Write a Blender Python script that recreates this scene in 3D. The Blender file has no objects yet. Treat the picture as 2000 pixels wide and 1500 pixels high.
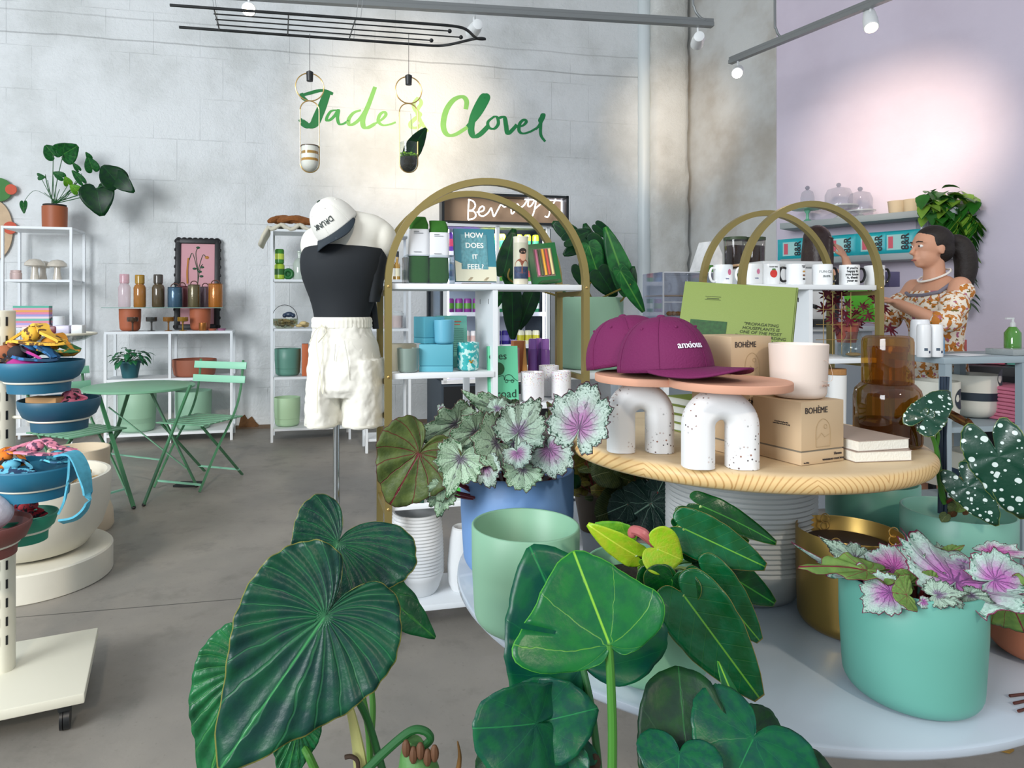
import bpy, math, random
from mathutils import Vector, Matrix, Euler
random.seed(7)
R = math.radians; PI = math.pi
scene = bpy.context.scene
C = scene.collection

# ---------------- camera ----------------
F, CX, HY, CH = 1300.0, 900.0, 600.0, 1.25      # focal length / principal column / horizon row (in 2000x1500 px), eye height
cam = bpy.data.cameras.new('camera'); cam_o = bpy.data.objects.new('camera', cam); C.objects.link(cam_o)
cam.lens = 36*F/2000; cam.sensor_width = 36
cam.shift_x = (1000-CX)/2000; cam.shift_y = (HY-750)/2000
cam.clip_start = 0.05
cam_o.location = (0, 0, CH); cam_o.rotation_euler = (R(90), 0, 0)
scene.camera = cam_o
# ---------------- world, exposure ----------------
scene.view_settings.view_transform = 'Standard'; scene.view_settings.look = 'None'
scene.view_settings.exposure = 0.12; scene.view_settings.gamma = 1
scene.view_settings.use_curve_mapping = False
w = bpy.data.worlds.new('world'); scene.world = w; w.use_nodes = True
w.node_tree.nodes['Background'].inputs[0].default_value = (0.80, 0.90, 1.0, 1)
w.node_tree.nodes['Background'].inputs[1].default_value = 0.72
def area(name, loc, target, sx, sy, power, col):
    l = bpy.data.lights.new(name, 'AREA'); l.shape = 'RECTANGLE'; l.size = sx; l.size_y = sy
    l.energy = power; l.color = col
    o = bpy.data.objects.new(name, l); C.objects.link(o); o.location = loc
    o.rotation_euler = (Vector(target)-Vector(loc)).to_track_quat('-Z', 'Y').to_euler()
    return o
area('shopfront_window_light', (-4.6, -2.6, 3.0), (-0.6, 5.5, 1.4), 3.2, 2.6, 470, (0.93, 0.97, 1.0))
sun = bpy.data.lights.new('low_sun', 'SUN'); sun.energy = 0.7; sun.color = (1.0, 0.86, 0.70); sun.angle = R(3)
sun_o = bpy.data.objects.new('low_sun', sun); C.objects.link(sun_o); sun_o.rotation_euler = Vector((-.26, .92, -.63)).to_track_quat('-Z', 'Y').to_euler()

# ---------------- helpers ----------------
def lin(h):
    h = h.lstrip('#'); o = []
    for i in (0, 2, 4):
        c = int(h[i:i+2], 16)/255
        o.append(c/12.92 if c <= .04045 else ((c+.055)/1.055)**2.4)
    return (*o, 1)
def ax(px, Z): return (px-CX)*Z/F
def az(py, Z): return CH-(py-HY)*Z/F
def P(px, py, Z): return Vector((ax(px, Z), Z, az(py, Z)))
def floorZ(py, zb=0.0): return (CH-zb)*F/(py-HY)

class NT:
    def __init__(s, m):
        s.t = m.node_tree; s.n = s.t.nodes; s.l = s.t.links
        s.b = s.n['Principled BSDF']
    def new(s, typ, **kw):
        x = s.n.new(typ)
        for k, v in kw.items(): setattr(x, k, v)
        return x
    def put(s, sock, v):
        if v is None: return
        if isinstance(v, bpy.types.NodeSocket): s.l.new(v, sock)
        else: sock.default_value = v
    def m(s, op, a, b=None, c=None):
        x = s.new('ShaderNodeMath', operation=op)
        for i, v in enumerate((a, b, c)): s.put(x.inputs[i], v)
        return x.outputs[0]
    def mix(s, f, a, b, mode='MIX'):
        x = s.new('ShaderNodeMix', data_type='RGBA', blend_type=mode)
        s.put(x.inputs[0], f); s.put(x.inputs[6], a); s.put(x.inputs[7], b); return x.outputs[2]
    def noise(s, scale, detail=3, vec=None, rough=.5, dist=0.0):
        x = s.new('ShaderNodeTexNoise'); x.inputs['Scale'].default_value = scale; x.inputs['Detail'].default_value = detail
        x.inputs['Roughness'].default_value = rough; x.inputs['Distortion'].default_value = dist
        if vec: s.l.new(vec, x.inputs['Vector'])
        return x.outputs[0]
    def ss(s, v, a, b):
        x = s.new('ShaderNodeMapRange', interpolation_type='SMOOTHSTEP'); s.put(x.inputs[0], v)
        x.inputs[1].default_value = a; x.inputs[2].default_value = b; return x.outputs[0]
    def obj(s): return s.new('ShaderNodeTexCoord').outputs['Object']
    def sep(s, v):
        x = s.new('ShaderNodeSeparateXYZ'); s.l.new(v, x.inputs[0]); return x.outputs
    def uv(s, name):
        x = s.new('ShaderNodeUVMap'); x.uv_map = name; return x.outputs[0]
    def bump(s, h, strength=.3, dist=.01):
        x = s.new('ShaderNodeBump'); x.inputs['Strength'].default_value = strength; x.inputs['Distance'].default_value = dist
        s.l.new(h, x.inputs['Height']); s.l.new(x.outputs[0], s.b.inputs['Normal'])
    def color(s, v): s.put(s.b.inputs['Base Color'], v)
_m = {}
def mat(hexcol, rough=.5, metal=0, bump=0, bscale=60, var=0, vscale=8, spec=None, emit=0, alpha=1, sub=0, coat=0, name=None):
    key = (hexcol, rough, metal, bump, bscale, var, vscale, spec, emit, alpha, sub, coat)
    if key in _m: return _m[key]
    m = bpy.data.materials.new(name or 'mat_'+hexcol.strip('#')); m.use_nodes = True; n = NT(m); b = n.b
    c = lin(hexcol); b.inputs['Base Color'].default_value = c
    b.inputs['Roughness'].default_value = rough; b.inputs['Metallic'].default_value = metal
    if spec is not None: b.inputs['Specular IOR Level'].default_value = spec
    if coat: b.inputs['Coat Weight'].default_value = coat
    if emit: b.inputs['Emission Color'].default_value = c; b.inputs['Emission Strength'].default_value = emit
    v = n.obj()
    if var:
        dark = tuple(x*(1-var) for x in c[:3])+(1,); light = tuple(min(1, x*(1+var)) for x in c[:3])+(1,)
        n.color(n.mix(n.noise(vscale, 4, v), dark, light))
    if bump: n.bump(n.noise(bscale, 4, v), bump, .004)
    if alpha < 1: b.inputs['Alpha'].default_value = alpha
    _m[key] = m; return m
def glass(hexcol='FFFFFF', rough=.02, tint=1.0, refl=.12, name=None):
    """thin-walled coloured glass: tinted see-through plus a clear surface reflection"""
    key = ('glass', hexcol, rough, tint, refl)
    if key in _m: return _m[key]
    m = bpy.data.materials.new(name or 'glass_'+hexcol); m.use_nodes = True; t = m.node_tree
    for n in list(t.nodes): t.nodes.remove(n)
    out = t.nodes.new('ShaderNodeOutputMaterial'); tr = t.nodes.new('ShaderNodeBsdfTransparent')
    gl = t.nodes.new('ShaderNodeBsdfGlossy'); mx = t.nodes.new('ShaderNodeMixShader'); lw = t.nodes.new('ShaderNodeLayerWeight')
    tr.inputs[0].default_value = lin(hexcol); gl.inputs['Roughness'].default_value = rough
    lw.inputs[0].default_value = .35
    mr = t.nodes.new('ShaderNodeMath'); mr.operation = 'MULTIPLY_ADD'; mr.inputs[1].default_value = .26; mr.inputs[2].default_value = refl*.3
    t.links.new(lw.outputs['Facing'], mr.inputs[0]); t.links.new(mr.outputs[0], mx.inputs[0])
    t.links.new(tr.outputs[0], mx.inputs[1]); t.links.new(gl.outputs[0], mx.inputs[2]); t.links.new(mx.outputs[0], out.inputs[0])
    _m[key] = m; return m

class MB:
    def __init__(s): s.v = []; s.f = []; s.uv = {}; s.mi = []; s.cur = 0
    def add(s, vs, fs):
        o = len(s.v); s.v += [Vector(p) for p in vs]
        for f in fs: s.f.append([i+o for i in f]); s.mi.append(s.cur)
        return s
    def box(s, c, d, rz=0, M=None, bev=0):
        x, y, z = (q/2 for q in d)
        if bev > 0:
            b = min(bev, x, y, z)
            vs = []; 
            import bmesh
            bm = bmesh.new(); bmesh.ops.create_cube(bm, size=1)
            for v in bm.verts: v.co = Vector((v.co.x*2*x, v.co.y*2*y, v.co.z*2*z))
            bmesh.ops.bevel(bm, geom=bm.edges[:], offset=b, segments=2, affect='EDGES', profile=.5)
            bm.verts.index_update(); vs = [v.co.copy() for v in bm.verts]; fs = [[v.index for v in f.verts] for f in bm.faces]; bm.free()
        else:
            vs = [Vector((a*x, b*y, e*z)) for a in (-1, 1) for b in (-1, 1) for e in (-1, 1)]
            fs = [(0, 1, 3, 2), (4, 6, 7, 5), (0, 4, 5, 1), (2, 3, 7, 6), (0, 2, 6, 4), (1, 5, 7, 3)]
        T = Matrix.Translation(c) @ (M if M is not None else Matrix.Rotation(rz, 4, 'Z'))
        return s.add([T @ v for v in vs], fs)
    def tube(s, pts, r, seg=8, cap=True, flat=1.0):
        pts = [Vector(p) for p in pts]; n = len(pts); rs = r if isinstance(r, (list, tuple)) else [r]*n
        vs = []; fs = []; up = None
        for i, p in enumerate(pts):
            t = (pts[min(i+1, n-1)]-pts[max(i-1, 0)]).normalized()
            if up is None: up = t.orthogonal().normalized() if abs(t.z) > .9 else Vector((0, 0, 1))
            a = t.cross(up)
            if a.length < 1e-4: a = t.orthogonal()
            a.normalize(); b = a.cross(t).normalized(); up = b
            for k in range(seg):
                th = 2*PI*k/seg; vs.append(p+a*math.cos(th)*rs[i]+b*math.sin(th)*rs[i]*flat)
        for i in range(n-1):
            for k in range(seg):
                k2 = (k+1) % seg; fs.append((i*seg+k, i*seg+k2, (i+1)*seg+k2, (i+1)*seg+k))
        if cap: fs.append(tuple(range(seg))[::-1]); fs.append(tuple((n-1)*seg+k for k in range(seg)))
        return s.add(vs, fs)
    def bar(s, p0, p1, w, h=None):      # rectangular bar between two points
        p0, p1 = Vector(p0), Vector(p1); h = h or w; t = (p1-p0); L = t.length; t.normalize()
        u = Vector((0, 0, 1)) if abs(t.z) < .95 else Vector((0, 1, 0))
        a = t.cross(u).normalized(); b = a.cross(t).normalized()
        vs = [p+a*i*w/2+b*j*h/2 for p in (p0, p1) for i, j in ((-1, -1), (1, -1), (1, 1), (-1, 1))]
        return s.add(vs, [(3, 2, 1, 0), (4, 5, 6, 7), (0, 1, 5, 4), (1, 2, 6, 5), (2, 3, 7, 6), (3, 0, 4, 7)])
    def cyl(s, p0, p1, r0, r1=None, seg=24): return s.tube([p0, p1], [r0, r0 if r1 is None else r1], seg)
    def lathe(s, prof, c=(0, 0, 0), seg=40, sx=1, sy=1, M=None, wob=None):
        c = Vector(c); vs = []; fs = []; n = len(prof)
        for i, (r, z) in enumerate(prof):
            for k in range(seg):
                th = 2*PI*k/seg; rr = r*(wob(th, i) if wob else 1)
                v = Vector((rr*math.cos(th)*sx, rr*math.sin(th)*sy, z))
                vs.append(c+(M @ v if M is not None else v))
        for i in range(n-1):
            for k in range(seg):
                k2 = (k+1) % seg; fs.append((i*seg+k, i*seg+k2, (i+1)*seg+k2, (i+1)*seg+k))
        if prof[0][0] > 1e-5: fs.append(tuple(range(seg))[::-1])
        if prof[-1][0] > 1e-5: fs.append(tuple((n-1)*seg+k for k in range(seg)))
        return s.add(vs, fs)
    def ball(s, c, r, seg=16, rings=10, M=None):
        if not isinstance(r, (tuple, list)): r = (r, r, r)
        vs = [Vector((0, 0, -1))]; 
        for i in range(1, rings):
            ph = -PI/2+PI*i/rings
            for k in range(seg):
                th = 2*PI*k/seg; vs.append(Vector((math.cos(ph)*math.cos(th), math.cos(ph)*math.sin(th), math.sin(ph))))
        vs.append(Vector((0, 0, 1))); fs = []
        for k in range(seg):
            k2 = (k+1) % seg; fs.append((0, 1+k2, 1+k)); b = 1+(rings-2)*seg; fs.append((b+k, b+k2, len(vs)-1))
            for i in range(rings-2): a = 1+i*seg; fs.append((a+k, a+k2, a+seg+k2, a+seg+k))
        c = Vector(c); o = []
        for v in vs:
            q = Vector((v.x*r[0], v.y*r[1], v.z*r[2])); o.append(c+(M @ q if M is not None else q))
        return s.add(o, fs)
    def prism(s, pts, z0, z1, M=None):
        n = len(pts); vs = [Vector((x, y, z0)) for x, y in pts]+[Vector((x, y, z1)) for x, y in pts]
        if M is not None: vs = [M @ v for v in vs]
        return s.add(vs, [tuple(range(n))[::-1], tuple(range(n, 2*n))]+[(i, (i+1) % n, n+(i+1) % n, n+i) for i in range(n)])
    def loft(s, secs, seg=32, cap=True):   # secs: (cx,cy,z,rx,ry[,exp])
        vs = []; fs = []
        for q in secs:
            cx, cy, z, rx, ry = q[:5]; e = q[5] if len(q) > 5 else 2
            for k in range(seg):
                th = 2*PI*k/seg; c_, s_ = math.cos(th), math.sin(th)
                vs.append((cx+rx*math.copysign(abs(c_)**(2/e), c_), cy+ry*math.copysign(abs(s_)**(2/e), s_), z))
        n = len(secs)
        for i in range(n-1):
            for k in range(seg):
                k2 = (k+1) % seg; fs.append((i*seg+k, i*seg+k2, (i+1)*seg+k2, (i+1)*seg+k))
        if cap: fs.append(tuple(range(seg))[::-1]); fs.append(tuple((n-1)*seg+k for k in range(seg)))
        return s.add(vs, fs)
    def build(s, name, m, parent=None, loc=None, rz=0, sharp=35, world=False, label=None):
        me = bpy.data.meshes.new(name); off = Vector((0, 0, 0))
        if world:
            q = parent
            off = Vector(parent.location) if parent else Vector(loc or (0, 0, 0))
            if parent and parent.parent: off = off+Vector(parent.parent.location)
        me.from_pydata([tuple(v-off) for v in s.v], [], s.f)
        ms = m if isinstance(m, (list, tuple)) else [m]
        for x in ms: me.materials.append(x)
        if len(ms) > 1: me.polygons.foreach_set('material_index', s.mi)
        for k, cb in s.uv.items():
            l = me.uv_layers.new(name=k); 
            for lp in me.loops: l.data[lp.index].uv = cb[lp.vertex_index]
        me.polygons.foreach_set('use_smooth', [True]*len(me.polygons))
        me.set_sharp_from_angle(angle=R(sharp)); me.update()
        o = bpy.data.objects.new(name, me); C.objects.link(o)
        if parent: o.parent = parent
        elif loc is not None: o.location = loc; o.rotation_euler = (0, 0, rz)
        if label: o['label'] = label
        return o
def tag(o, label, cat, group=None, kind=None):
    o['label'] = label; o['category'] = cat
    if group: o['group'] = group
    if kind: o['kind'] = kind
    return o
def thing(name, label, cat, loc=(0, 0, 0), rz=0, group=None):
    o = bpy.data.objects.new(name, None); C.objects.link(o); o.empty_display_size = .05
    o.location = loc; o.rotation_euler = (0, 0, rz); return tag(o, label, cat, group)
def struct(o): o['kind'] = 'structure'; return o
def dup(root, loc=None, rz=None, label=None, group=None, scale=None):
    r = root.copy(); C.objects.link(r)
    if loc is not None: r.location = loc
    if rz is not None: r.rotation_euler = (0, 0, rz)
    if label: r['label'] = label
    if group: r['group'] = group
    if scale: r.scale = scale
    for ch in list(root.children):
        c = ch.copy(); C.objects.link(c); c.parent = r
        for g in list(ch.children):
            d = g.copy(); C.objects.link(d); d.parent = c
    return r
def text(s, size, m, parent, loc, rot=(R(90), 0, 0), ext=.0005, name='lettering', align='CENTER', wrap=None, sx=1.0, offset=0.0, shear=0):
    cu = bpy.data.curves.new(name, 'FONT'); cu.body = s; cu.size = size; cu.extrude = ext; cu.align_x = align; cu.align_y = 'CENTER'
    cu.resolution_u = 3; cu.offset = offset; cu.shear = shear
    t = bpy.data.objects.new(name, cu); C.objects.link(t); bpy.context.view_layer.update()
    me = bpy.data.meshes.new_from_object(t.evaluated_get(bpy.context.evaluated_depsgraph_get()))
    bpy.data.objects.remove(t); bpy.data.curves.remove(cu)
    for v in me.vertices:
        v.co.x *= sx
        if wrap: v.co = wrap(v.co.copy())
    me.materials.clear(); me.materials.append(m)
    o = bpy.data.objects.new(name, me); C.objects.link(o)
    if parent: o.parent = parent
    if not wrap: o.location = loc; o.rotation_euler = rot
    return o
def catmull(pts, n=8):
    pts = [Vector(p) for p in pts]; out = []
    for i in range(len(pts)-1):
        p0, p1, p2, p3 = pts[max(i-1, 0)], pts[i], pts[i+1], pts[min(i+2, len(pts)-1)]
        for k in range(n):
            t = k/n
            out.append(.5*((2*p1)+(p2-p0)*t+(2*p0-5*p1+4*p2-p3)*t*t+(3*p1-p0-3*p2+p3)*t**3))
    out.append(pts[-1]); return out

# ---- pots ----
def pot_profile(r, h, t=.006, rb=.035, base=.93, depth=None):
    p = []
    n = 7
    for i in range(n+1):
        a = PI/2*i/n
        p.append(((r*base-rb)+rb*math.sin(a), rb*(1-math.cos(a))))
    p += [(r*.995, h*.6), (r, h-.002), (r-t*.3, h), (r-t*.7, h), (r-t, h-.002)]
    d = h*.82 if depth is None else depth
    p += [(r-t, h-d+.02), (r-t-.015, h-d), (0.0001, h-d)]
    return p
def soil_disc(r, z, parent, m=None):
    b = MB(); pr = [(r, z-.01), (r, z)]+[(r*k, z+.004) for k in (.8, .5, .2)]+[(.0001, z+.005)]
    b.lathe(pr, seg=32, wob=lambda th, i: 1)
    return b.build('soil', m or M_soil, parent)

# ---- leaves ----
def hshape(ctrl):
    A = [c[0] for c in ctrl]; B = [c[1] for c in ctrl]
    def f(deg):
        deg = min(max(deg, 0), 180)
        for i in range(len(A)-1):
            if deg <= A[i+1]:
                t = (deg-A[i])/(A[i+1]-A[i]); p1, p2 = B[i], B[i+1]
                p0 = B[i-1] if i > 0 else p2; p3 = B[i+2] if i+2 < len(B) else p1
                if i == 0: p0 = 2*p1-p2   # pointed tip
                return .5*((2*p1)+(p2-p0)*t+(2*p0-5*p1+4*p2-p3)*t*t+(3*p1-p0-3*p2+p3)*t**3)
        return B[-1]
    return f
HEART = hshape([(0, 1), (8, .88), (25, .72), (50, .6), (80, .54), (110, .53), (140, .5), (162, .38), (180, .08)])
ROUND = hshape([(0, 1), (8, .95), (25, .9), (50, .82), (80, .76), (110, .74), (140, .7), (162, .5), (180, .1)])
LANCE = hshape([(0, 1), (5, .78), (12, .55), (25, .36), (50, .22), (90, .165), (130, .15), (165, .09), (180, .02)])
OVAL = hshape([(0, 1), (6, .86), (15, .68), (30, .48), (55, .32), (90, .24), (130, .2), (165, .1), (180, .02)])
REX = hshape([(0, 1), (6, .82), (18, .66), (45, .59), (75, .55), (110, .53), (140, .5), (165, .36), (180, .06)])
WING = hshape([(0, 1), (6, .9), (18, .72), (40, .5), (70, .4), (110, .42), (145, .5), (168, .42), (180, .1)])
BROAD = hshape([(0, 1), (10, .93), (28, .85), (50, .76), (80, .68), (115, .62), (145, .58), (168, .42), (180, .08)])
def leaf(parent, O, T, m, shape=HEART, width=1.0, roll=0, bend=.15, cup=.1, corr=(0, 0), ruf=(0, 0), rag=0, seg=72, rings=9, name='leaf', label=None, twist=0, hole=None, asym=1.0):
    O = Vector(O); T = Vector(T); d = T-O; L = d.length; d.normalize()
    view = (Vector((0, 0, CH))-O).normalized()
    n = view-d*view.dot(d); n.normalize()
    if roll: n = Matrix.Rotation(R(roll), 3, d) @ n
    s_ = d.cross(n).normalized()
    rnd = random.Random(int(abs(O.x*1e4)+abs(T.z*1e4))); ph = [rnd.random()*6.28 for _ in range(6)]
    vs = [O.copy()]; uvp = [(0, .5)]; uvl = [(0.0, 0.0)]; fs = []
    for i in range(1, rings+1):
        rho = (i/rings)**.9
        for k in range(seg):
            th = -PI+2*PI*(k+.5)/seg; dg = abs(math.degrees(th))
            r = shape(dg)
            if rag: r *= 1+rag*rho*(math.sin(th*17+ph[0])*.5+math.sin(th*31+ph[1])*.35+math.sin(th*7+ph[2])*.5)
            x = rho*r*math.cos(th); y = rho*r*math.sin(th)*width*(asym if th > 0 else 1)
            z = -bend*(x*x if x > 0 else x*x*.6)-cup*y*y*(-1)
            if corr[0]: z += corr[1]*rho*(1-.35*rho)*math.cos(corr[0]*abs(th)*(1+.28*rho))
            if ruf[0]: z += ruf[1]*rho**4*math.sin(ruf[0]*th+ph[3])+ruf[1]*.6*rho**3*math.sin(ruf[0]*.4*th+ph[4])
            if twist: z += twist*y*x
            vs.append(O+L*(d*x+s_*y+n*z)); uvp.append((rho, (th+PI)/(2*PI))); uvl.append((x, y))
    for k in range(seg): fs.append((0, 1+k, 1+(k+1) % seg))
    for i in range(rings-1):
        for k in range(seg):
            k2 = (k+1) % seg; a = 1+i*seg
            if hole and any(h0 <= i <= h1 and (k % seg) in range(k0, k1) for h0, h1, k0, k1 in hole): continue
            fs.append((a+k, a+seg+k, a+seg+k2, a+k2))
    b = MB(); b.add(vs, fs); b.uv = {'polar': uvp, 'local': uvl}
    o = b.build(name, m, parent, sharp=180, world=True, label=label)
    so = o.modifiers.new('thickness', 'SOLIDIFY'); so.thickness = .0009; so.offset = 0
    return o
def stem(parent, pts, r, m, name='stem', n=8, seg=8):
    p = catmull(pts, n); k = len(p)
    rs = [r[0]+(r[1]-r[0])*i/(k-1) for i in range(k)] if isinstance(r, tuple) else r
    return MB().tube(p, rs, seg).build(name, m, parent, world=True)

# ---------------- plant materials ----------------
def leafmat(name, c1, c2, vein, nv=6, vw=.02, mid=.012, rough=.38, kind='palm', vamt=.6, edge=None, bumpst=.3, back=None, trans=.12):
    m = bpy.data.materials.new(name); m.use_nodes = True; n = NT(m)
    rho, th, _ = n.sep(n.uv('polar')); x, y, _ = n.sep(n.uv('local'))
    ab = n.m('ABSOLUTE', y)
    dist = n.noise(5, 3, n.uv('local'))
    base = n.mix(n.ss(dist, .35, .65), lin(c1), lin(c2))
    if kind == 'palm':
        ar = n.m('MULTIPLY', n.m('ABSOLUTE', n.m('SUBTRACT', th, .5)), n.m('MULTIPLY_ADD', rho, .28, 1.0))
        t = n.m('MULTIPLY', n.m('ADD', ar, n.m('MULTIPLY', n.m('SUBTRACT', n.noise(3.5, 2, n.uv('local')), .5), .035)), nv*2.0)
        pp = n.m('PINGPONG', t, .5)
        dv = n.m('MULTIPLY', pp, rho)
    else:
        t = n.m('MULTIPLY', n.m('SUBTRACT', x, n.m('MULTIPLY', ab, .9)), nv)
        pp = n.m('PINGPONG', t, .5); dv = n.m('MULTIPLY', pp, .6)
    vm = n.m('SUBTRACT', 1, n.ss(dv, vw*.3, vw*1.6))
    mm = n.m('SUBTRACT', 1, n.ss(ab, mid*.4, mid*1.3))
    v = n.m('MULTIPLY', n.m('MAXIMUM', n.m('MULTIPLY', vm, vamt), n.m('MULTIPLY', mm, n.ss(x, -.02, .02))), 1)
    col = n.mix(v, base, lin(vein))
    if edge: col = n.mix(n.ss(rho, .983, .995), col, lin(edge))
    if back:
        g = n.new('ShaderNodeNewGeometry'); col = n.mix(g.outputs['Backfacing'], col, lin(back))
    n.color(col); n.b.inputs['Roughness'].default_value = rough
    n.b.inputs['Specular IOR Level'].default_value = .32
    if bumpst: n.bump(n.m('ADD', n.m('MULTIPLY', vm, -.6), n.m('MULTIPLY', n.noise(14, 4, n.uv('local')), .8)), bumpst, .004)
    if trans:
        tb = n.new('ShaderNodeBsdfTranslucent'); n.put(tb.inputs[0], col); mx = n.new('ShaderNodeMixShader'); mx.inputs[0].default_value = trans
        out = n.n['Material Output']; n.l.new(n.b.outputs[0], mx.inputs[1]); n.l.new(tb.outputs[0], mx.inputs[2]); n.l.new(mx.outputs[0], out.inputs[0])
    return m
def rexmat(name, silver, pink, green, edge, pinkr=.35, vein='2A2438', nv=7, gedge=.72):
    m = bpy.data.materials.new(name); m.use_nodes = True; n = NT(m)
    rho, th, _ = n.sep(n.uv('polar')); loc = n.uv('local'); x, y, _ = n.sep(loc)
    ar = n.m('MULTIPLY', n.m('ABSOLUTE', n.m('SUBTRACT', th, .5)), n.m('MULTIPLY_ADD', rho, .3, 1.0)); t = n.m('MULTIPLY', n.m('ADD', ar, n.m('MULTIPLY', n.m('SUBTRACT', n.noise(5, 3, loc), .5), .07)), nv*2.0); pp = n.m('PINGPONG', t, .5)
    nz = n.noise(9, 4, loc, .65); nz2 = n.noise(24, 3, loc, .6)
    col = n.mix(n.ss(nz2, .35, .7), lin(silver), tuple(q*.75 for q in lin(silver)[:3])+(1,))
    pk = n.m('SUBTRACT', 1, n.ss(n.m('ADD', rho, n.m('MULTIPLY', n.m('SUBTRACT', nz, .5), .5)), pinkr*.4, pinkr*1.5))
    col = n.mix(n.m('MULTIPLY', pk, .85), col, lin(pink))
    # dark green feathering between the veins near the margin
    e = n.m('ADD', rho, n.m('ADD', n.m('MULTIPLY', n.m('SUBTRACT', nz, .5), .9), n.m('MULTIPLY', n.m('SUBTRACT', nz2, .5), .9)))
    col = n.mix(n.m('MULTIPLY', n.ss(e, gedge+.1, gedge+.24), n.m('SUBTRACT', 1, n.ss(n.noise(30, 2, loc), .5, .62))), col, lin(green))
    vm = n.m('MULTIPLY', n.m('SUBTRACT', 1, n.ss(n.m('MULTIPLY', pp, rho), .012, .04)), n.m('SUBTRACT', 1, n.ss(rho, .45, .85)))
    col = n.mix(n.m('MULTIPLY', vm, .75), col, lin(vein))
    col = n.mix(n.ss(rho, .955, .985), col, lin(edge))
    n.color(col); n.b.inputs['Roughness'].default_value = .42
    n.bump(n.m('ADD', n.m('MULTIPLY', n.ss(n.m('MULTIPLY', pp, rho), 0, .08), .8), nz2), .45, .004)
    return m
def spotmat(name, base, back):
    m = bpy.data.materials.new(name); m.use_nodes = True; n = NT(m); loc = n.uv('local')
    v = n.new('ShaderNodeTexVoronoi', voronoi_dimensions='2D'); v.inputs['Scale'].default_value = 7.5; v.inputs['Randomness'].default_value = .9
    n.l.new(loc, v.inputs['Vector'])
    rnd = n.sep(v.outputs['Color'])[0]
    d = n.m('SUBTRACT', v.outputs['Distance'], n.m('MULTIPLY', n.m('MULTIPLY', rnd, rnd), .34))
    sp = n.m('SUBTRACT', 1, n.ss(d, .0, .05))
    rho = n.sep(n.uv('polar'))[0]
    col = n.mix(sp, lin(base), lin('C9D6D2')); col = n.mix(n.ss(rho, .975, .99), col, lin('6E7F3F'))
    g = n.new('ShaderNodeNewGeometry'); col = n.mix(g.outputs['Backfacing'], col, lin(back)) if back else col
    n.color(col); n.b.inputs['Roughness'].default_value = .35; n.bump(n.noise(10, 3, loc), .2, .004); return m
M_soil = mat('2A2019', .95, bump=1, bscale=120, var=.5, vscale=90, name='soil')
ML_deep = leafmat('leaf_velvet_green', '0C4A30', '083630', '3A8A50', nv=9, vw=.03, mid=.007, rough=.38, vamt=.32, edge='7A7A3A', bumpst=.35)
ML_deep2 = leafmat('leaf_velvet_green_light', '1B6B3A', '12502F', '3F8A3E', nv=9, vw=.03, mid=.008, rough=.33, vamt=.4, bumpst=.4)
ML_mon = leafmat('leaf_bright_green', '14682C', '0C5A30', '7FB838', nv=4, vw=.007, mid=.014, rough=.3, vamt=.4, edge='4E9C36', bumpst=.12)
ML_mon2 = leafmat('leaf_blue_green', '0A5A34', '08483A', '1F7A45', nv=4, vw=.010, mid=.009, rough=.34, vamt=.22, bumpst=.12)
ML_dark = leafmat('leaf_dark_green', '0A3E14', '062E1C', '1A5A28', nv=4, vw=.010, mid=.008, rough=.4, vamt=.25, bumpst=.12)
ML_lime = leafmat('leaf_lime', '8FBF1E', 'A6B92A', 'C8D94A', nv=5, vw=.012, mid=.014, rough=.35, vamt=.5)
ML_lime2 = leafmat('leaf_yellow_green', '4F9322', '6AA52A', 'A9C93C', nv=5, vw=.012, mid=.012, rough=.35, vamt=.5)
ML_lance = leafmat('leaf_glossy_lance', '0C6038', '0A5024', '67A838', nv=7, vw=.02, mid=.008, rough=.25, kind='pin', vamt=.07, edge='8A7A3A', bumpst=.2)
ML_lance2 = leafmat('leaf_glossy_lance_dark', '0A4E1A', '083E1C', '3E8A30', nv=7, vw=.02, mid=.008, rough=.25, kind='pin', vamt=.07, edge='6A7A3A', bumpst=.2)
ML_small = leafmat('leaf_small_green', '1E6A2C', '0F4A24', '4E8A3A', nv=4, vw=.02, mid=.014, rough=.4, vamt=.4)
ML_under = leafmat('leaf_underside_red_veined', '5B6B36', '4A5A30', '6A1A28', nv=6, vw=.02, mid=.014, rough=.5, vamt=.9, edge='4A1420', bumpst=.5, trans=.2)
ML_under2 = leafmat('leaf_underside_green_red', '6F8F45', '5F7F3E', '7A1F38', nv=6, vw=.016, mid=.014, rough=.5, vamt=.9, edge='6A1A35', bumpst=.4, trans=.2)
ML_fit = leafmat('leaf_netted_olive', '3A4A22', '4E5A2A', '9AA070', nv=9, vw=.03, mid=.014, rough=.5, kind='pin', vamt=.5)
ML_fit2 = leafmat('leaf_netted_bronze', '5A4A20', '6E6A22', 'A08A3A', nv=9, vw=.02, mid=.014, rough=.5, kind='pin', vamt=.5)
ML_red = leafmat('leaf_burgundy', '6A1428', '4A0E20', '8A2A3A', nv=5, vw=.02, mid=.014, rough=.45, vamt=.5)
ML_pothos = leafmat('leaf_variegated_pothos', '2F7A1E', '8FB83A', '9FC84A', nv=3, vw=.02, mid=.02, rough=.35, vamt=.3)
ML_brown = leafmat('leaf_withered', '4A3A18', '5A2E12', '7A5A2A', nv=5, vw=.02, mid=.02, rough=.6, vamt=.5)
ML_rex = rexmat('leaf_silver_begonia', '9DB5A4', '74507E', '1A3A26', '4A2A38', .3)
ML_rexp = rexmat('leaf_silver_pink_begonia', 'A9BDB2', '96508E', '1A4030', '4A2A38', .5)
ML_rexg = rexmat('leaf_green_silver_begonia', '9DB89C', '6A5A70', '2E5A34', '4A3A30', .25)
ML_rexm = rexmat('leaf_magenta_begonia', '9FBFB0', 'A8208A', '1F5A48', '6A123E', .72, vein='5A1A5A', gedge=.85)
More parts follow.
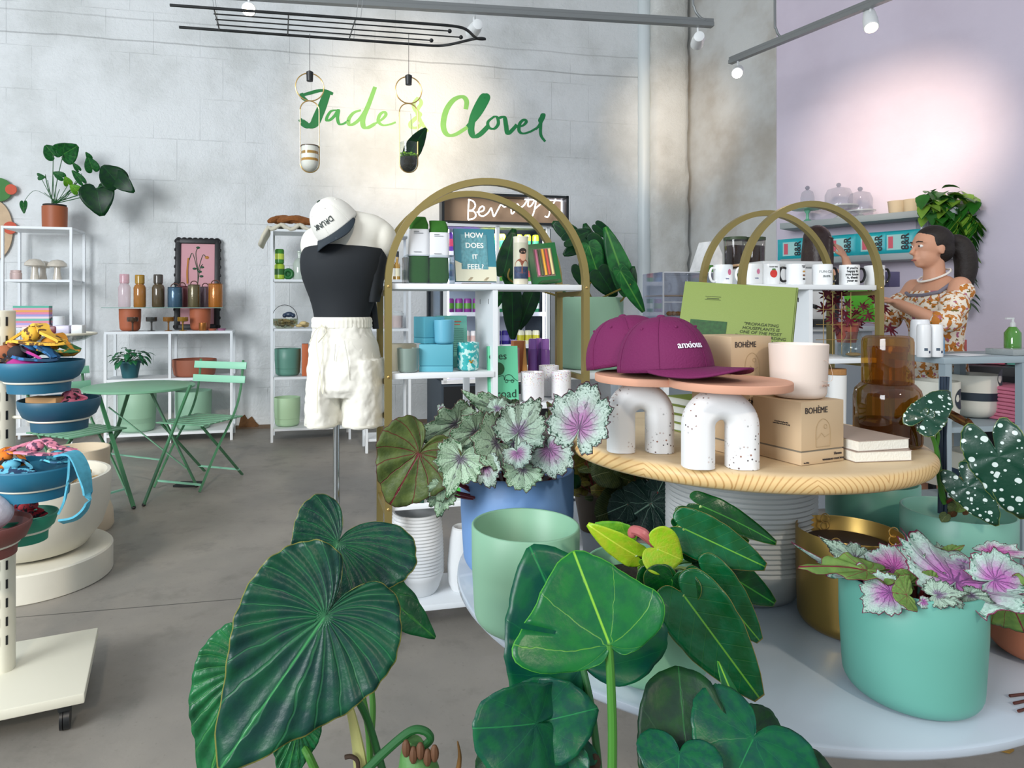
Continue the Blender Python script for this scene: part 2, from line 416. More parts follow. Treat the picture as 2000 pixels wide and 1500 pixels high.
ML_rexm2 = rexmat('leaf_magenta_pale_begonia', 'A5C0B5', 'A844A0', '2A6A55', '6A123E', .58, vein='4A2A5A', gedge=.8)
ML_spot = spotmat('leaf_white_spotted', '0B3B2A', None)
M_stemg = mat('3F7A2A', .45, name='stem_green'); M_stemd = mat('1F5A2A', .45, name='stem_dark_green'); M_stemr = mat('7A2A2A', .5, name='stem_red')
M_stemp = mat('8FA860', .5, name='stem_pale')
# ================= ROOM =================
WO = Vector((-2.207, 6.83)); WE = Vector((.98, .199)).normalized(); WYAW = math.atan2(WE.y, WE.x)
WN = Vector((WE.y, -WE.x))
def on_back(px, py):       # where a sight line meets the back wall: distance along it, height
    u = (px-CX)/F; t = (u*WO.y-WO.x)/(WE.x-u*WE.y); Z = WO.y+WE.y*t
    return t, CH-(py-HY)*Z/F, Z
def wallmat(name, colr, stain, blocks=True, sheen=.45, bst=.5, warm=None):
    m = bpy.data.materials.new(name); m.use_nodes = True; n = NT(m); o = n.obj(); x, y, z = n.sep(o)
    cb = n.new('ShaderNodeCombineXYZ'); n.l.new(x, cb.inputs[0]); n.l.new(z, cb.inputs[1])
    big = n.noise(.9, 5, o, .6); med = n.noise(4, 5, o, .65)
    col = n.mix(n.ss(big, .42, .68), lin(colr), lin(stain)); col = n.mix(n.m('MULTIPLY', n.ss(med, .6, .8), .35), col, lin(stain))
    h = n.m('ADD', n.m('MULTIPLY', n.noise(9, 6, o, .7), .5), n.m('MULTIPLY', n.noise(38, 4, o, .6), .25))
    if blocks:
        br = n.new('ShaderNodeTexBrick'); n.l.new(cb.outputs[0], br.inputs['Vector']); br.inputs['Scale'].default_value = 1
        br.inputs['Brick Width'].default_value = .44; br.inputs['Row Height'].default_value = .42; br.inputs['Mortar Size'].default_value = .006; br.inputs['Mortar Smooth'].default_value = .9
        gate = n.ss(n.noise(1.6, 3, o), .42, .6)
        f = n.m('MULTIPLY', br.outputs['Fac'], gate); h = n.m('SUBTRACT', h, n.m('MULTIPLY', f, .13))
        col = n.mix(n.m('MULTIPLY', f, .10), col, lin('8E9496'))
    if blocks:
        for zl, k_ in ((3.9, .5), (4.12, .3), (.62, .12)):
            ln = n.m('SUBTRACT', 1, n.ss(n.m('ABSOLUTE', n.m('SUBTRACT', n.m('ADD', z, n.m('MULTIPLY', n.noise(1.5, 4, o), .05)), zl+.025)), .002, .012)); col = n.mix(n.m('MULTIPLY', ln, k_), col, lin('77797A'))
    n.color(col); n.b.inputs['Roughness'].default_value = sheen; n.bump(h, bst, .03); return m
M_wall = wallmat('painted_block_wall', 'DFE2E3', 'C6C9C8', bst=.75)
M_pier = wallmat('rough_painted_concrete', 'DADBD8', 'BDBBB4', False, .42, .8)
M_grey = wallmat('stained_grey_wall', 'CFD0CE', 'AFA9A0', False, .5, .35)
M_lilac = wallmat('lilac_painted_wall', 'D6CBDA', 'CFC3D2', False, .6, .12)
def floor_mat():
    m = bpy.data.materials.new('polished_concrete_floor'); m.use_nodes = True; n = NT(m); o = n.obj(); x, y, z = n.sep(o)
    a = n.noise(.7, 6, o, .6); b_ = n.noise(5, 5, o, .65); c_ = n.noise(60, 3, o)
    col = n.mix(n.ss(a, .35, .65), lin('7E7A74'), lin('948E85'))
    col = n.mix(n.m('MULTIPLY', n.ss(b_, .5, .75), .5), col, lin('676660'))
    col = n.mix(n.m('MULTIPLY', n.ss(c_, .62, .75), .25), col, lin('4E4B47'))
    # saw-cut joint running parallel to the back wall
    d = n.m('ABSOLUTE', n.m('SUBTRACT', n.m('ADD', n.m('MULTIPLY', x, -WE.y), n.m('MULTIPLY', y, WE.x)), 2.985))
    col = n.mix(n.m('SUBTRACT', 1, n.ss(d, .001, .005)), col, lin('3A3835'))
    n.color(col); n.b.inputs['Roughness'].default_value = .42
    n.put(n.b.inputs['Roughness'], n.m('ADD', .38, n.m('MULTIPLY', b_, .25))); n.bump(n.m('ADD', b_, n.m('MULTIPLY', c_, .3)), .12, .01); return m
fl = MB().box((0.5, 3, -.05), (14, 15, .1)).build('floor', floor_mat(), None, (0, 0, 0)); struct(fl)
wb = MB().box((.1, .1, 2.5), (9.4, .2, 5)).build('wall_back', M_wall, None, (WO.x, WO.y, 0), WYAW); struct(wb)
# rough pier, smooth pipe chase beside it, stained return wall, lilac wall
s0 = on_back(1243, 600)[0]; s1 = on_back(1281, 600)[0]; s2 = 4.80
def wloc(s, off): return (WO.x+WE.x*s+WN.x*off, WO.y+WE.y*s+WN.y*off)
pier = MB()
pts = []
N = 40
for j in range(N+1):
    z = 5*j/N
    for k, (s, off) in enumerate([(s0+.12, -.02), (s0+.14, .12), (s0+.2, .17), (s0+.3, .18), (s0+.4, .19), (s0+.5, .18), (s0+.56, .16), (s0+.6, .05), (s0+.6, -.02)]):
        rr = random.Random(j*31+k); e = .012 if 0 < k < 8 else 0
        pts.append((s+rr.uniform(-e, e), -(off+rr.uniform(-e, e)), z))
fs = [(j*9+k, j*9+k+1, j*9+10+k, j*9+9+k) for j in range(N) for k in range(8)]
pier.add(pts, fs); o = pier.build('trim_1', M_pier, None, (WO.x, WO.y, 0), WYAW, sharp=60); struct(o)
chase = MB().lathe([(.07, 0), (.07, 5)], seg=20); p_ = wloc(s0+.08, .03)
o = chase.build('trim_2', mat('D6DEE0', .4), None, (p_[0], p_[1], 0), WYAW); struct(o)
pa = Vector(wloc(s0+.62, 0.0)); pb = Vector((3.12, 6.6)); d_ = pb-pa
o = MB().box((d_.length/2, .1, 2.5), (d_.length+.02, .2, 5)).build('wall_right', M_grey, None, (pa.x, pa.y, 0), math.atan2(d_.y, d_.x)); struct(o)
LE = Vector((.89, -1.05)).normalized(); LYAW = math.atan2(LE.y, LE.x); LO = pb; LN = Vector((-LE.y, LE.x))*-1
if LN.dot(-LO) < 0: LN = -LN
o = MB().box((2.6, .1, 2.5), (5.2, .2, 5)).build('wall_lilac', M_lilac, None, (LO.x, LO.y, 0), LYAW); struct(o)
def on_lilac(px, py):
    u = (px-CX)/F; t = (u*LO.y-LO.x)/(LE.x-u*LE.y); Z = LO.y+LE.y*t
    return t, CH-(py-HY)*Z/F, Z
o = MB().box((0.5, 4.2, 5.05), (14, 9, .1)).build('ceiling', mat('DADADA', .8), None, (0, 0, 0)); struct(o)
# grime line along the wall foot
o = MB().box((0, -.004, .02), (8.8, .012, .04)).build('trim_3', mat('6E5F50', .9, bump=.5, var=.4, vscale=6), None, (WO.x, WO.y, 0), WYAW); struct(o)
o = MB()
rr = random.Random(5); ptsx = [( -.09, 0), (-.07, .1), (-.03, .13), (0, .08), (.04, .11), (.08, .05), (.11, .02), (.1, 0)]
o.prism(ptsx, 0, .006, Matrix.Rotation(R(90), 4, 'X')); q = wloc(on_back(484, 838)[0], .008)
o = o.build('paint_flake', mat('6B4A2C', .9, bump=.6, var=.5, vscale=30), None, (q[0], q[1], .02), WYAW); tag(o, 'brown chipped patch at the foot of the white wall', 'chipped paint')

# ---- hand lettered wall sign ----
G0, G1, G2, G3, G4 = '067038', '3F9A48', '7FBE62', 'B2D488', '0F7A42'
M_lets = {}
def letters():
    sc = 700/2000.0
    S = [   # (strokes in crop pixels, stroke half-widths, colours)
      ([(250,535),(300,520),(370,505),(430,525)], 9, G0, 'J'),
      ([(400,505),(375,580),(350,640),(325,690),(290,702),(255,680)], 17, G0, 'J'),
      ([(255,680),(245,665)], 8, G0, 'J'), ([(252,520),(262,545),(285,562)], 8, G0, 'J'),
      ([(455,615),(420,620),(398,650),(395,672),(415,668),(440,645),(460,615),(455,660),(465,692),(490,690),(520,670)], 6, G1, 'a'),
      ([(585,615),(545,630),(518,665),(520,695),(548,690),(590,650),(640,560),(665,485)], 7, G2, 'd'), ([(665,485),(630,580),(598,660),(600,705),(625,712),(665,690)], 9, G2, 'd'),
      ([(665,690),(705,665),(725,640),(715,625),(692,640),(682,675),(705,698),(745,695),(780,682)], 6, G2, 'e'),
      ([(905,545),(880,580),(890,615),(915,640),(885,665),(862,690),(870,712),(905,710),(930,680)], 8, G3, '&'), ([(905,545),(922,575),(900,620),(920,680),(958,735)], 7, G3, '&'),
      ([(1170,610),(1175,565),(1150,540),(1100,560),(1060,620),(1045,700),(1065,750),(1110,752),(1180,710)], 10, G2, 'C'),
      ([(1180,710),(1240,640),(1285,560),(1285,535),(1262,545),(1215,640),(1200,720),(1215,760),(1250,750),(1300,700)], 12, G4, 'l'),
      ([(1330,650),(1295,680),(1300,712),(1330,718),(1352,690),(1345,655),(1325,650)], 6, G4, 'o'), ([(1352,660),(1385,655),(1395,700),(1405,745),(1440,715),(1455,695)], 8, G4, 'v'),
      ([(1455,710),(1490,700),(1508,680),(1495,668),(1472,690),(1468,730),(1490,745),(1530,735),(1565,715)], 6, G4, 'e'),
      ([(1560,722),(1580,700),(1602,660),(1606,640),(1595,645),(1588,700),(1590,755),(1614,790)], 6, G4, 'r'), ([(1604,645),(1588,655),(1580,672),(1584,684)], 4, G4, 'r'),
    ]
    root = thing('wall_lettering', 'large green brush lettering painted across the white block wall', 'wall sign', (WO.x, WO.y, 0), WYAW)
    bs = {}
    for pts, hw, colr, ch in S:
        p = catmull([(x, y, 0) for x, y in pts], 7)
        b = bs.setdefault((colr, ch), MB()); n = len(p); vs = []; fs = []
        for i, q in enumerate(p):
            t = (p[min(i+1, n-1)]-p[max(i-1, 0)]).normalized(); a = Vector((-t.y, t.x, 0))
            wv = 1.45*hw*(.62+.5*abs(t.y))*(.75+.25*math.sin(PI*min(1, max(0, (i+.5)/n))))
            for sg in (-1, 1):
                px = 500+(q.x+a.x*wv*sg)*sc; py = (q.y+a.y*wv*sg)*sc
                s, z, _ = on_back(px, py); vs.append((s, -.0015-.0002*(i % 3), z))
        for i in range(n-1): fs.append((2*i, 2*i+1, 2*i+3, 2*i+2))
        b.add(vs, fs)
    for (colr, ch), b in bs.items():
        nm = 'letter'; b.build(nm, mat(colr, .5, bump=.3, bscale=30, var=.12, vscale=12), root)
letters()

# ---- ceiling tracks, spots ----
M_rail = mat('8C8F8F', .35, .6); M_white = mat('E6E8E8', .45); M_blk = mat('15181A', .4); M_glow = mat('FFF0D8', .5, emit=14)
def rail(name, label, p0, p1, drops, arc=None):
    p0, p1 = Vector(p0), Vector(p1); t = thing(name, label, 'track', tuple(p0)); d = p1-p0
    MB().bar(p0-p0, d, .045, .03).bar(Vector((0, 0, .03)), d+Vector((0, 0, .03)), .03, .022).build('rail', M_rail, t)
    for k in drops:
        q = d*k; MB().tube(catmull([q+Vector((.09, 0, .03)), q+Vector((.05, 0, .05)), q+Vector((.01, 0, .12)), q+Vector((0, 0, .3)), q+Vector((0, 0, 5-p0.z))], 5), .009, 8).build('conduit', M_rail, t)
    return t
A0 = P(470, -2, 4.42); A1 = Vector(P(1392, 50, 4.42)); zz = 3.28
def atz(px, py, z): Z = (z-CH)*F/(HY-py); return P(px, py, Z)
rail('lighting_track', 'long grey ceiling track in front of the lettered wall', atz(440, -8, zz), atz(1392, 49, zz), (.2, .955))
rail('lighting_track', 'grey ceiling track running toward the lilac wall', atz(1426, 122, zz), atz(1760, -14, zz), (.13*2.4, .9))
def spot(label, px, py, z, aim, on, power, visible_power=True, r=.045, col=(1.0, .78, .55), blend=.6, size=38):
    p = atz(px, py, z); d = (Vector(aim)-p).normalized()
    t = thing('spotlight', label, 'spotlight', tuple(p), group='white track spotlights')
    MB().tube([-d*.1, -d*.095, -d*.02, d*.06, d*.065], [r*.55, r*.8, r, r*1.02, r*.9], 20).build('housing', M_white, t)
    MB().tube([d*.0655, d*.068], [r*.86, r*.86], 20).build('lamp_lens', M_glow if on else mat('D8D0C4', .3), t)
    MB().tube([Vector((0, 0, r*.8)), Vector((0, 0, max(.06, zz-p.z-.012)))], .008, 8).build('stem', M_white, t)
    if power:
        l = bpy.data.lights.new('spot_lamp', 'SPOT'); l.energy = power; l.color = col; l.spot_size = R(size); l.spot_blend = blend; l.shadow_soft_size = .04
        o = bpy.data.objects.new('spot_lamp', l); C.objects.link(o); o.location = p+d*.1; o.rotation_euler = d.to_track_quat('-Z', 'Y').to_euler()
def wall3(px, py, off=0): s, z, _ = on_back(px, py); q = wloc(s, off); return Vector((q[0], q[1], z))
spot('white spotlight aimed at the green lettering, behind the black rod rack', 926, 58, zz-.1, wall3(795, 250), False, 220, col=(1, .78, .52), size=62, blend=1)
spot('lit white spotlight at top left above the black rod rack', 486, 18, zz-.09, P(484, 60, 2.6), True, 0)
spot('unlit-looking white spotlight at the right end of the long track', 1363, 80, zz-.11, wall3(1312, 262), False, 150, size=40, blend=1)
spot('small lit spotlight at the near end of the lilac wall track', 1441, 140, zz-.1, P(1410, 230, 4.3), True, 10)
def lil3(px, py): s, z, _ = on_lilac(px, py); return Vector((LO.x+LE.x*s, LO.y+LE.y*s, z))
spot('larger lit spotlight hanging from the track above the lilac wall', 1700, 42, zz-.1, lil3(1765, 300)*.35+P(1690, 120, 3.2)*.65, True, 0)
spot_l = bpy.data.lights.new('spot_lamp', 'SPOT'); spot_l.energy = 260; spot_l.color = (1, .8, .6); spot_l.spot_size = R(60); spot_l.spot_blend = 1; spot_l.shadow_soft_size = .05
so = bpy.data.objects.new('spot_lamp', spot_l); C.objects.link(so); so.location = atz(1700, 55, zz-.16); so.rotation_euler = (lil3(1760, 265)-so.location).to_track_quat('-Z', 'Y').to_euler()

# ---- black rod rack hung above, with planters ----
def rod_rack():
    z = 2.68
    a0, a1 = atz(332, 10, z), atz(840, 47, z); b0, b1 = atz(350, 53, z), atz(815, 87, z)
    t = thing('hanging_rod_rack', 'black metal looped rod rack hanging below the ceiling', 'hanging rack', tuple(a0))
    d = (a1-a0).normalized(); mid = (a1+b1)/2; tip = mid+d*.33
    loop = [a0, a0.lerp(a1, .5), a1]+catmull([a1, a1+d*.17+(b1-a1)*.06, a1.lerp(tip, .85)+(b1-a1)*.06, tip, b1.lerp(tip, .85)-(b1-a1)*.06, b1+d*.14-(b1-a1)*.04, b1], 6)[1:]+[b0.lerp(b1, .5), b0]
    MB().tube(loop, .0075, 8).build('loop_rod', M_blk, t, world=True)
    for k, (f, e) in enumerate(((.25, .98), (.5, 1.06), (.75, .9))):
        q0 = a0.lerp(b0, f)+d*.19; q1 = a1.lerp(b1, f)+d*(.12 if k == 0 else .2 if k == 1 else .06)
        MB().tube([q0, q1], .0035, 6).build('inner_rod', M_blk, t, world=True)
        MB().ball(q1, .011, 12, 8).build('rod_ball', M_blk, t, world=True)
    for f in (.16, .44, .7):
        q0 = a0.lerp(a1, f); q1 = b0.lerp(b1, f); MB().tube([q0, q1], .0035, 6).build('cross_rod', mat('7A7C7C', .4, .5), t, world=True)
    for f, dx in ((.16, -.35), (.72, .25)):
        q0 = a0.lerp(a1, f); MB().tube([q0, q0+Vector((dx, .1, 5-z))], .0015, 5).build('hanging_wire', mat('9A9C9C', .4, .4), t, world=True)
        q0 = b0.lerp(b1, f); MB().tube([q0, q0+Vector((dx, .1, 5-z))], .0015, 5).build('hanging_wire', mat('9A9C9C', .4, .4), t, world=True)
    return t
rod_rack()
M_gold = mat('938350', .42, .55); M_brass = mat('C9A86A', .3, .8)
def pill_planter(px, label, kind, yr=(143, 197), yc=(197, 337), ytop=66, Z=3.38, cap_y=150):
    zc = az((yr[0]+yr[1])/2, Z); X = ax(px, Z); base = Vector((X, Z, az(yc[1], Z)))
    t = thing('hanging_planter', label, 'hanging planter', tuple(base), .25)
    r1 = (yr[1]-yr[0])/2*Z/F; H = (yc[1]-yc[0])*Z/F; rc = .047
    ring = [(r1*math.sin(2*PI*k/32), 0, H+r1+r1*math.cos(2*PI*k/32)) for k in range(33)]
    MB().tube(ring, .003, 6).build('ring', M_brass, t)
    cap = [(rc*math.sin(a), 0, H-rc+rc*math.cos(a)) for a in [PI*(-.5+k/12) for k in range(13)]]
    cap2 = [(rc*math.sin(a), 0, rc+rc*math.cos(a)) for a in [PI*(.5+k/12) for k in range(13)]]
    MB().tube(cap+cap2+[cap[0]], .003, 6).build('hoop', M_brass, t)
    MB().tube([(0, 0, H+2*r1-.04), (0, 0, H+2*r1+.005), (0, 0, H+2*r1+.012)], [.016, .018, .006], 16).build('socket_cap', M_blk, t)
    MB().tube([(0, 0, H+2*r1), (0, 0, az(ytop, Z)-base.z)], .0015, 5).build('cord', M_blk, t)
    hc = .135 if kind == 'sand' else .12
    pr = [(.0001, .003)]+[(.043*math.sin(a), .003+.043*(1-math.cos(a))) for a in [PI/2*k/8 for k in range(1, 9)]]
    if kind == 'sand':
        bands = [(.0, .055, 'E4E2DC'), (.055, .068, 'B8862E'), (.068, .09, 'ECEAE4'), (.09, .104, 'A8803A'), (.104, .13, 'E6E4DE')]
        for z0, z1, cc in bands:
            q = [(r, z) for r, z in pr if z0 <= z <= z1] if z0 < .046 else []
            q = q+[(.043, max(z0, .046)), (.043, z1), (.0001, z1+.0005)] if z0 < .046 else [(.0001, z0), (.043, z0), (.043, z1), (.0001, z1)]
            MB().lathe([(r*.975, z+.0012) for r, z in q], seg=28).build('sand_layer', mat(cc, .8, bump=.3), t)
        MB().lathe(pr+[(.0445, .05), (.0445, hc), (.0425, hc)], seg=28).build('glass_cup', glass('F4F6F4'), t)
        MB().lathe([(.0448, hc-.004), (.0455, hc-.004), (.0455, hc), (.0448, hc)], seg=28).build('rim_band', mat('5A4A3A', .4), t)
    else:
        MB().lathe([(r*.975, z+.001) for r, z in pr]+[(.042, .075), (.0001, .078)], seg=28).build('soil', mat('2A2624', .9, bump=.5, bscale=80), t)
        b = MB()
        for k in range(60):
            a = random.random()*6.28; rr_ = random.random()*.045; b.ball((rr_*math.cos(a), rr_*math.sin(a), .082+random.random()*.012), (.008, .008, .006), 6, 4)
        b.build('moss', mat('6F9A2E', .9, bump=1), t)
        MB().lathe(pr+[(.0455, .05), (.0455, .15), (.044, .15)], seg=28).build('glass_cup', glass('F2F8F4'), t)
        O = base+Vector((0, 0, .09)); leaf(t, O+Vector((0, 0, 0)), O+Vector((.085, .0, .15)), ML_dark, OVAL, 1.15, roll=20, bend=-.12, cup=.5, label='upright dark leaf')
        MB().tube(catmull([(.02, 0, .17), (.015, 0, .24), (.01, 0, .3)], 4), .0012, 5).build('stem', M_stemd, t)
    return t
pill_planter(605, 'left hanging glass planter with layered white and ochre sand', 'sand')
pill_planter(798, 'right hanging glass planter with dark soil, moss and one leaf', 'leaf', (150, 202), (202, 337))

# ---- wooden disc wall hanging at far left ----
def wall_art():
    s, z, _ = on_back(10, 420); t = thing('wall_hanging', 'wooden disc wall hanging in green, beige and orange at far left', 'wall decoration', (*wloc(s, .01), z), WYAW)
    def disc(px, py, rx, ry, colr, off, nm):
        s2, z2, Z = on_back(px, py); b = MB(); k = Z/F
        b.prism([(rx*k*math.cos(a), ry*k*math.sin(a)) for a in [2*PI*i/40 for i in range(40)]], 0, .012, Matrix.Translation((s2-s, -off, z2-z)) @ Matrix.Rotation(R(90), 4, 'X')); b.build(nm, mat(colr, .7, var=.15, vscale=20), t)
    disc(-8, 450, 32, 58, 'C9AE8E', .012, 'beige_oval'); disc(2, 372, 23, 23, '3F7A3A', .026, 'green_disc')
    disc(27, 372, 10, 10, 'C8553A', .04, 'orange_disc'); disc(24, 446, 12, 12, 'C8553A', .026, 'orange_disc')
wall_art()
# ================= SHELVES ALONG THE BACK WALL =================
M_wsteel = mat('E3E7EA', .45); M_gpot = mat('8FB59A', .5, name='sage_glaze'); M_terra = mat('B0603E', .6, bump=.15, bscale=90)
M_terra2 = mat('9A5A42', .6); M_ltgreen = mat('B5D6AE', .5)
FYAW = R(13)
def etagere(label, px0, px1, Z0, top, levels, depth=.36, yaw=FYAW, feet=True, t=.022):
    X0 = ax(px0, Z0); u1 = (px1-CX)/F
    wd = (u1*Z0-X0)/(math.cos(yaw)-u1*math.sin(yaw))
    th = thing('shelving_unit', label, 'shelf', (X0, Z0, 0), yaw)
    for x, y in ((0, 0), (wd, 0), (0, depth), (wd, depth)): MB().box((x, y, top/2), (t, t, top)).build('post', M_wsteel, th)
    for z in levels: MB().box((wd/2, depth/2, z-.012), (wd-t, depth, .022)).build('shelf', M_wsteel, th)
    MB().box((wd/2, 0, top-.01), (wd, t*.9, .02)).box((wd/2, depth, top-.01), (wd, t*.9, .02)).box((0, depth/2, top-.01), (t*.9, depth, .02)).box((wd, depth/2, top-.01), (t*.9, depth, .02)).build('top_rail', M_wsteel, th)
    return th, X0, Z0, yaw, wd
def on_shelf(S, px, f, z):    # point on a shelf seen at column px, fraction f of depth .36
    th, X0, Z0, yaw, wd = S; dx, dy = -math.sin(yaw), math.cos(yaw); bx, by = X0+dx*f, Z0+dy*f
    u = (px-CX)/F; t = (u*by-bx)/(math.cos(yaw)-u*math.sin(yaw)); return (bx+math.cos(yaw)*t, by+math.sin(yaw)*t, z)
E1Z = 5.95
E1 = etagere('tall white metal shelving unit at far left holding glass mushrooms and a potted plant', 5, 139, E1Z, az(441, E1Z), [az(441, E1Z), az(545, E1Z), az(640, E1Z), az(742, E1Z), .12])
E2Z = 6.15
E2 = etagere('tall white metal shelving unit behind the mannequin holding drink cans and green pots', 531, 683, E2Z, az(447, E2Z), [az(447, E2Z), az(545, E2Z), az(642, E2Z), az(737, E2Z), az(838, E2Z)])
E3 = etagere('white shelving unit between the mannequin and the drinks cooler, with bottles', 716, 800, 5.7, az(455, 5.7), [az(455, 5.7), az(545, 5.7), az(642, 5.7), az(737, 5.7), .12], depth=.3)
# low white console
LZ = 6.0; X0 = ax(206, LZ); yaw = R(15); u1 = (452-CX)/F; wd = (u1*LZ-X0)/(math.cos(yaw)-u1*math.sin(yaw)); LU_top = az(648, LZ); LD = .36
LU = thing('console_shelf', 'low white two-tier console shelf behind the green bistro table', 'shelf', (X0, LZ, 0), yaw)
for x in (0, wd/2, wd):
    for y in (0, LD): MB().box((x, y, LU_top/2-.01), (.024, .024, LU_top-.02)).build('post', M_wsteel, LU)
lv = [LU_top, az(742, LZ), az(850, LZ)]
for z in lv: MB().box((wd/2, LD/2, z-.012), (wd+.02, LD+.02, .024)).build('shelf', M_wsteel, LU)
LUS = (LU, X0, LZ, yaw, wd)
def pot(label, loc, r, h, m, name='plant_pot', group=None, base=.93, rb=.035, t=.006, depth=None, cat='pot'):
    o = MB().lathe(pot_profile(r, h, t, rb, base, depth), seg=48).build(name, m, None, loc, sharp=50)
    return tag(o, label, cat, group)
# console lower shelves
q = on_shelf(LUS, 268, .18, lv[2]); pot('large sage green pot on the lower console shelf, left of two', q, .165, .36, M_gpot)
q = on_shelf(LUS, 378, .18, lv[2]); pot('large sage green pot on the lower console shelf, right of two', q, .165, .36, mat('86AE95', .5))
q = on_shelf(LUS, 254, .15, lv[1]); t = thing('potted_plant', 'small leafy plant in a dark teal nursery pot on the console middle shelf', 'potted plant', q)
MB().lathe([(.0001, 0), (.065, 0), (.088, .13), (.096, .135), (.096, .155), (.088, .155), (.086, .14), (.0001, .138)], seg=28).build('pot', mat('1E5A62', .5), t)
rr = random.Random(3)
b = MB()
def blob_leaf(b, c, d, L, w, droop=.3):
    c = Vector(c); d = Vector(d).normalized(); s = d.cross(Vector((0, 0, 1))); s = s.normalized() if s.length > .01 else Vector((1, 0, 0)); n = s.cross(d)
    rows = [(0, .04), (.15, .6), (.35, 1), (.6, .9), (.82, .5), (1, .03)]; vs = []
    for f, wf in rows:
        m_ = c+d*L*f-Vector((0, 0, 1))*droop*L*f*f
        vs += [m_-s*w*wf*.5+n*w*.12*wf, m_, m_+s*w*wf*.5+n*w*.12*wf]
    fs = []
    for i in range(len(rows)-1):
        for k in range(2): a = 3*i+k; fs.append((a, a+1, a+4, a+3))
    b.add(vs, fs)
def bush(parent, m, n, base, spread, h, L, w, seed, droop=.5, name='foliage'):
    rr = random.Random(seed); b = MB(); base = Vector(base); st = MB()
    for k in range(n):
        a = rr.random()*6.28; e = rr.random()**.6; p = base+Vector((math.cos(a)*spread*e, math.sin(a)*spread*e, h*(.25+.75*rr.random())*(1-.4*e)))
        blob_leaf(b, p, (math.cos(a), math.sin(a), .5-e*.7+rr.uniform(-.3, .3)), L*rr.uniform(.7, 1.2), w*rr.uniform(.7, 1.2), droop)
        if k % 3 == 0: st.tube([base, base.lerp(p, .5)+Vector((0, 0, .01)), p], .0018, 4)
    o = b.build(name, m, parent, sharp=180); s = o.modifiers.new('thickness', 'SOLIDIFY'); s.thickness = .001
    st.build('stems', M_stemd, parent)
    return o
bush(t, mat('1F6A3E', .4, var=.3, vscale=30), 60, (0, 0, .13), .15, .16, .07, .05, 4)
q = on_shelf(LUS, 380, .19, lv[1])
o = MB().lathe(pot_profile(.2, .16, .01, .03), seg=40).build('bowl_planter', M_terra2, None, q); tag(o, 'wide brown terracotta planter on the console shelf behind the chair back', 'planter')
q = on_shelf(LUS, 352, .1, lv[1]); 
# console top: glass shelf on two terracotta pots
tp = lv[0]; gz = az(602, LZ+.15)
q1 = on_shelf(LUS, 254, .2, tp); o = pot('upturned terracotta pot propping the left end of the glass shelf', q1, .095, gz-tp-.005, M_terra, depth=.02)
q2 = on_shelf(LUS, 391, .2, tp); o = pot('upturned terracotta pot propping the right end of the glass shelf', q2, .095, gz-tp-.005, M_terra, depth=.02)
qm = on_shelf(LUS, 323, .2, gz); o = MB().box((0, 0, .005), (1.04, .26, .008)).build('glass_shelf', [mat('8FB8AC', .05, alpha=.55)], None, (qm[0], qm[1], gz-.001), yaw); tag(o, 'clear greenish glass shelf resting on two terracotta pots', 'shelf')
gz += .0085
def bottle_lathe(h, r, rn, m, m2, loc, label):
    t = thing('glass_bottle', label, 'bottle', loc, group=None)
    MB().lathe([(.0001, .002), (r*.9, 0), (r, .01), (r, h*.6), (r*.85, h*.67), (rn, h*.7), (rn, h*.74)], seg=24).build('body', m, t)
    MB().lathe([(rn*1.05, h*.72), (rn*1.18, h*.74), (rn*1.18, h*.97), (rn*1.1, h), (.0001, h)], seg=24).build('cup_stopper', m2, t)
def gcol(h, a=.75): return mat(h, .12, alpha=a, coat=.5)
bx = on_shelf(LUS, 243, .2, gz); bottle_lathe(.31, .054, .036, gcol('E4C8D0', .45), gcol('E0A8B4', .6), bx, 'pale pink glass bottle with cup stopper at left on the glass shelf')
bx = on_shelf(LUS, 273, .2, gz); bottle_lathe(.305, .054, .036, gcol('B0701A', .85), gcol('B58A1E', .85), bx, 'amber glass bottle with cup stopper on the glass shelf')
bx = on_shelf(LUS, 309, .2, gz); bottle_lathe(.31, .056, .036, gcol('5A4A30', .88), gcol('4A4238', .88), bx, 'smoky brown glass bottle with cup stopper on the glass shelf')
for px, r, h, cc, lb in ((342, .066, .19, '3E6078', 'blue iridescent hammered glass jar beside the smoky bottle'), (379, .056, .215, '6A6040', 'olive hammered glass jar in the middle of the glass shelf'), (356, .05, .205, '8A4A52', 'rosy hammered glass jar behind the blue one'), (401, .05, .2, '8A7480', 'mauve clear hammered glass jar behind the amber one'), (421, .066, .225, 'B87026', 'amber hammered glass jar at the right end of the glass shelf')):
    f = .14 if px in (342, 379, 421) else .28; bx = on_shelf(LUS, px, f, gz); t = thing('glass_jar', lb, 'jar', bx)
    MB().lathe([(.0001, 0), (r*.95, 0), (r, .008), (r, h-.012), (r*.97, h-.008), (r*1.03, h), (r*.5, h+.004), (.0001, h+.004)], seg=28).build('body', mat(cc, .15, .3, bump=.5, bscale=70, alpha=.9, coat=.5), t)
    MB().tube([(r*.6*math.cos(a), 0, h+.004+.03*math.sin(a)) for a in [PI*k/10 for k in range(11)]], .005, 8).build('handle', mat('5A3A30', .3), t)
def goblet(px, cc, lb):
    bx = on_shelf(LUS, px, .05, tp); 
    o = MB().lathe([(.0001, 0), (.036, 0), (.034, .005), (.008, .012), (.007, .075), (.012, .085), (.045, .09), (.048, .095), (.048, .13), (.044, .13), (.042, .1), (.0001, .096)], seg=24).build('coupe_glass', gcol(cc, .85), None, bx); tag(o, lb, 'glass', 'coloured coupe glasses')
goblet(259, '4A3626', 'smoky brown coupe glass in front of the left terracotta pot'); goblet(296, '3A3A38', 'dark grey coupe glass under the glass shelf')
goblet(329, '8A5A16', 'amber coupe glass under the glass shelf, left of two'); goblet(357, '96701A', 'amber coupe glass under the glass shelf, right of two')
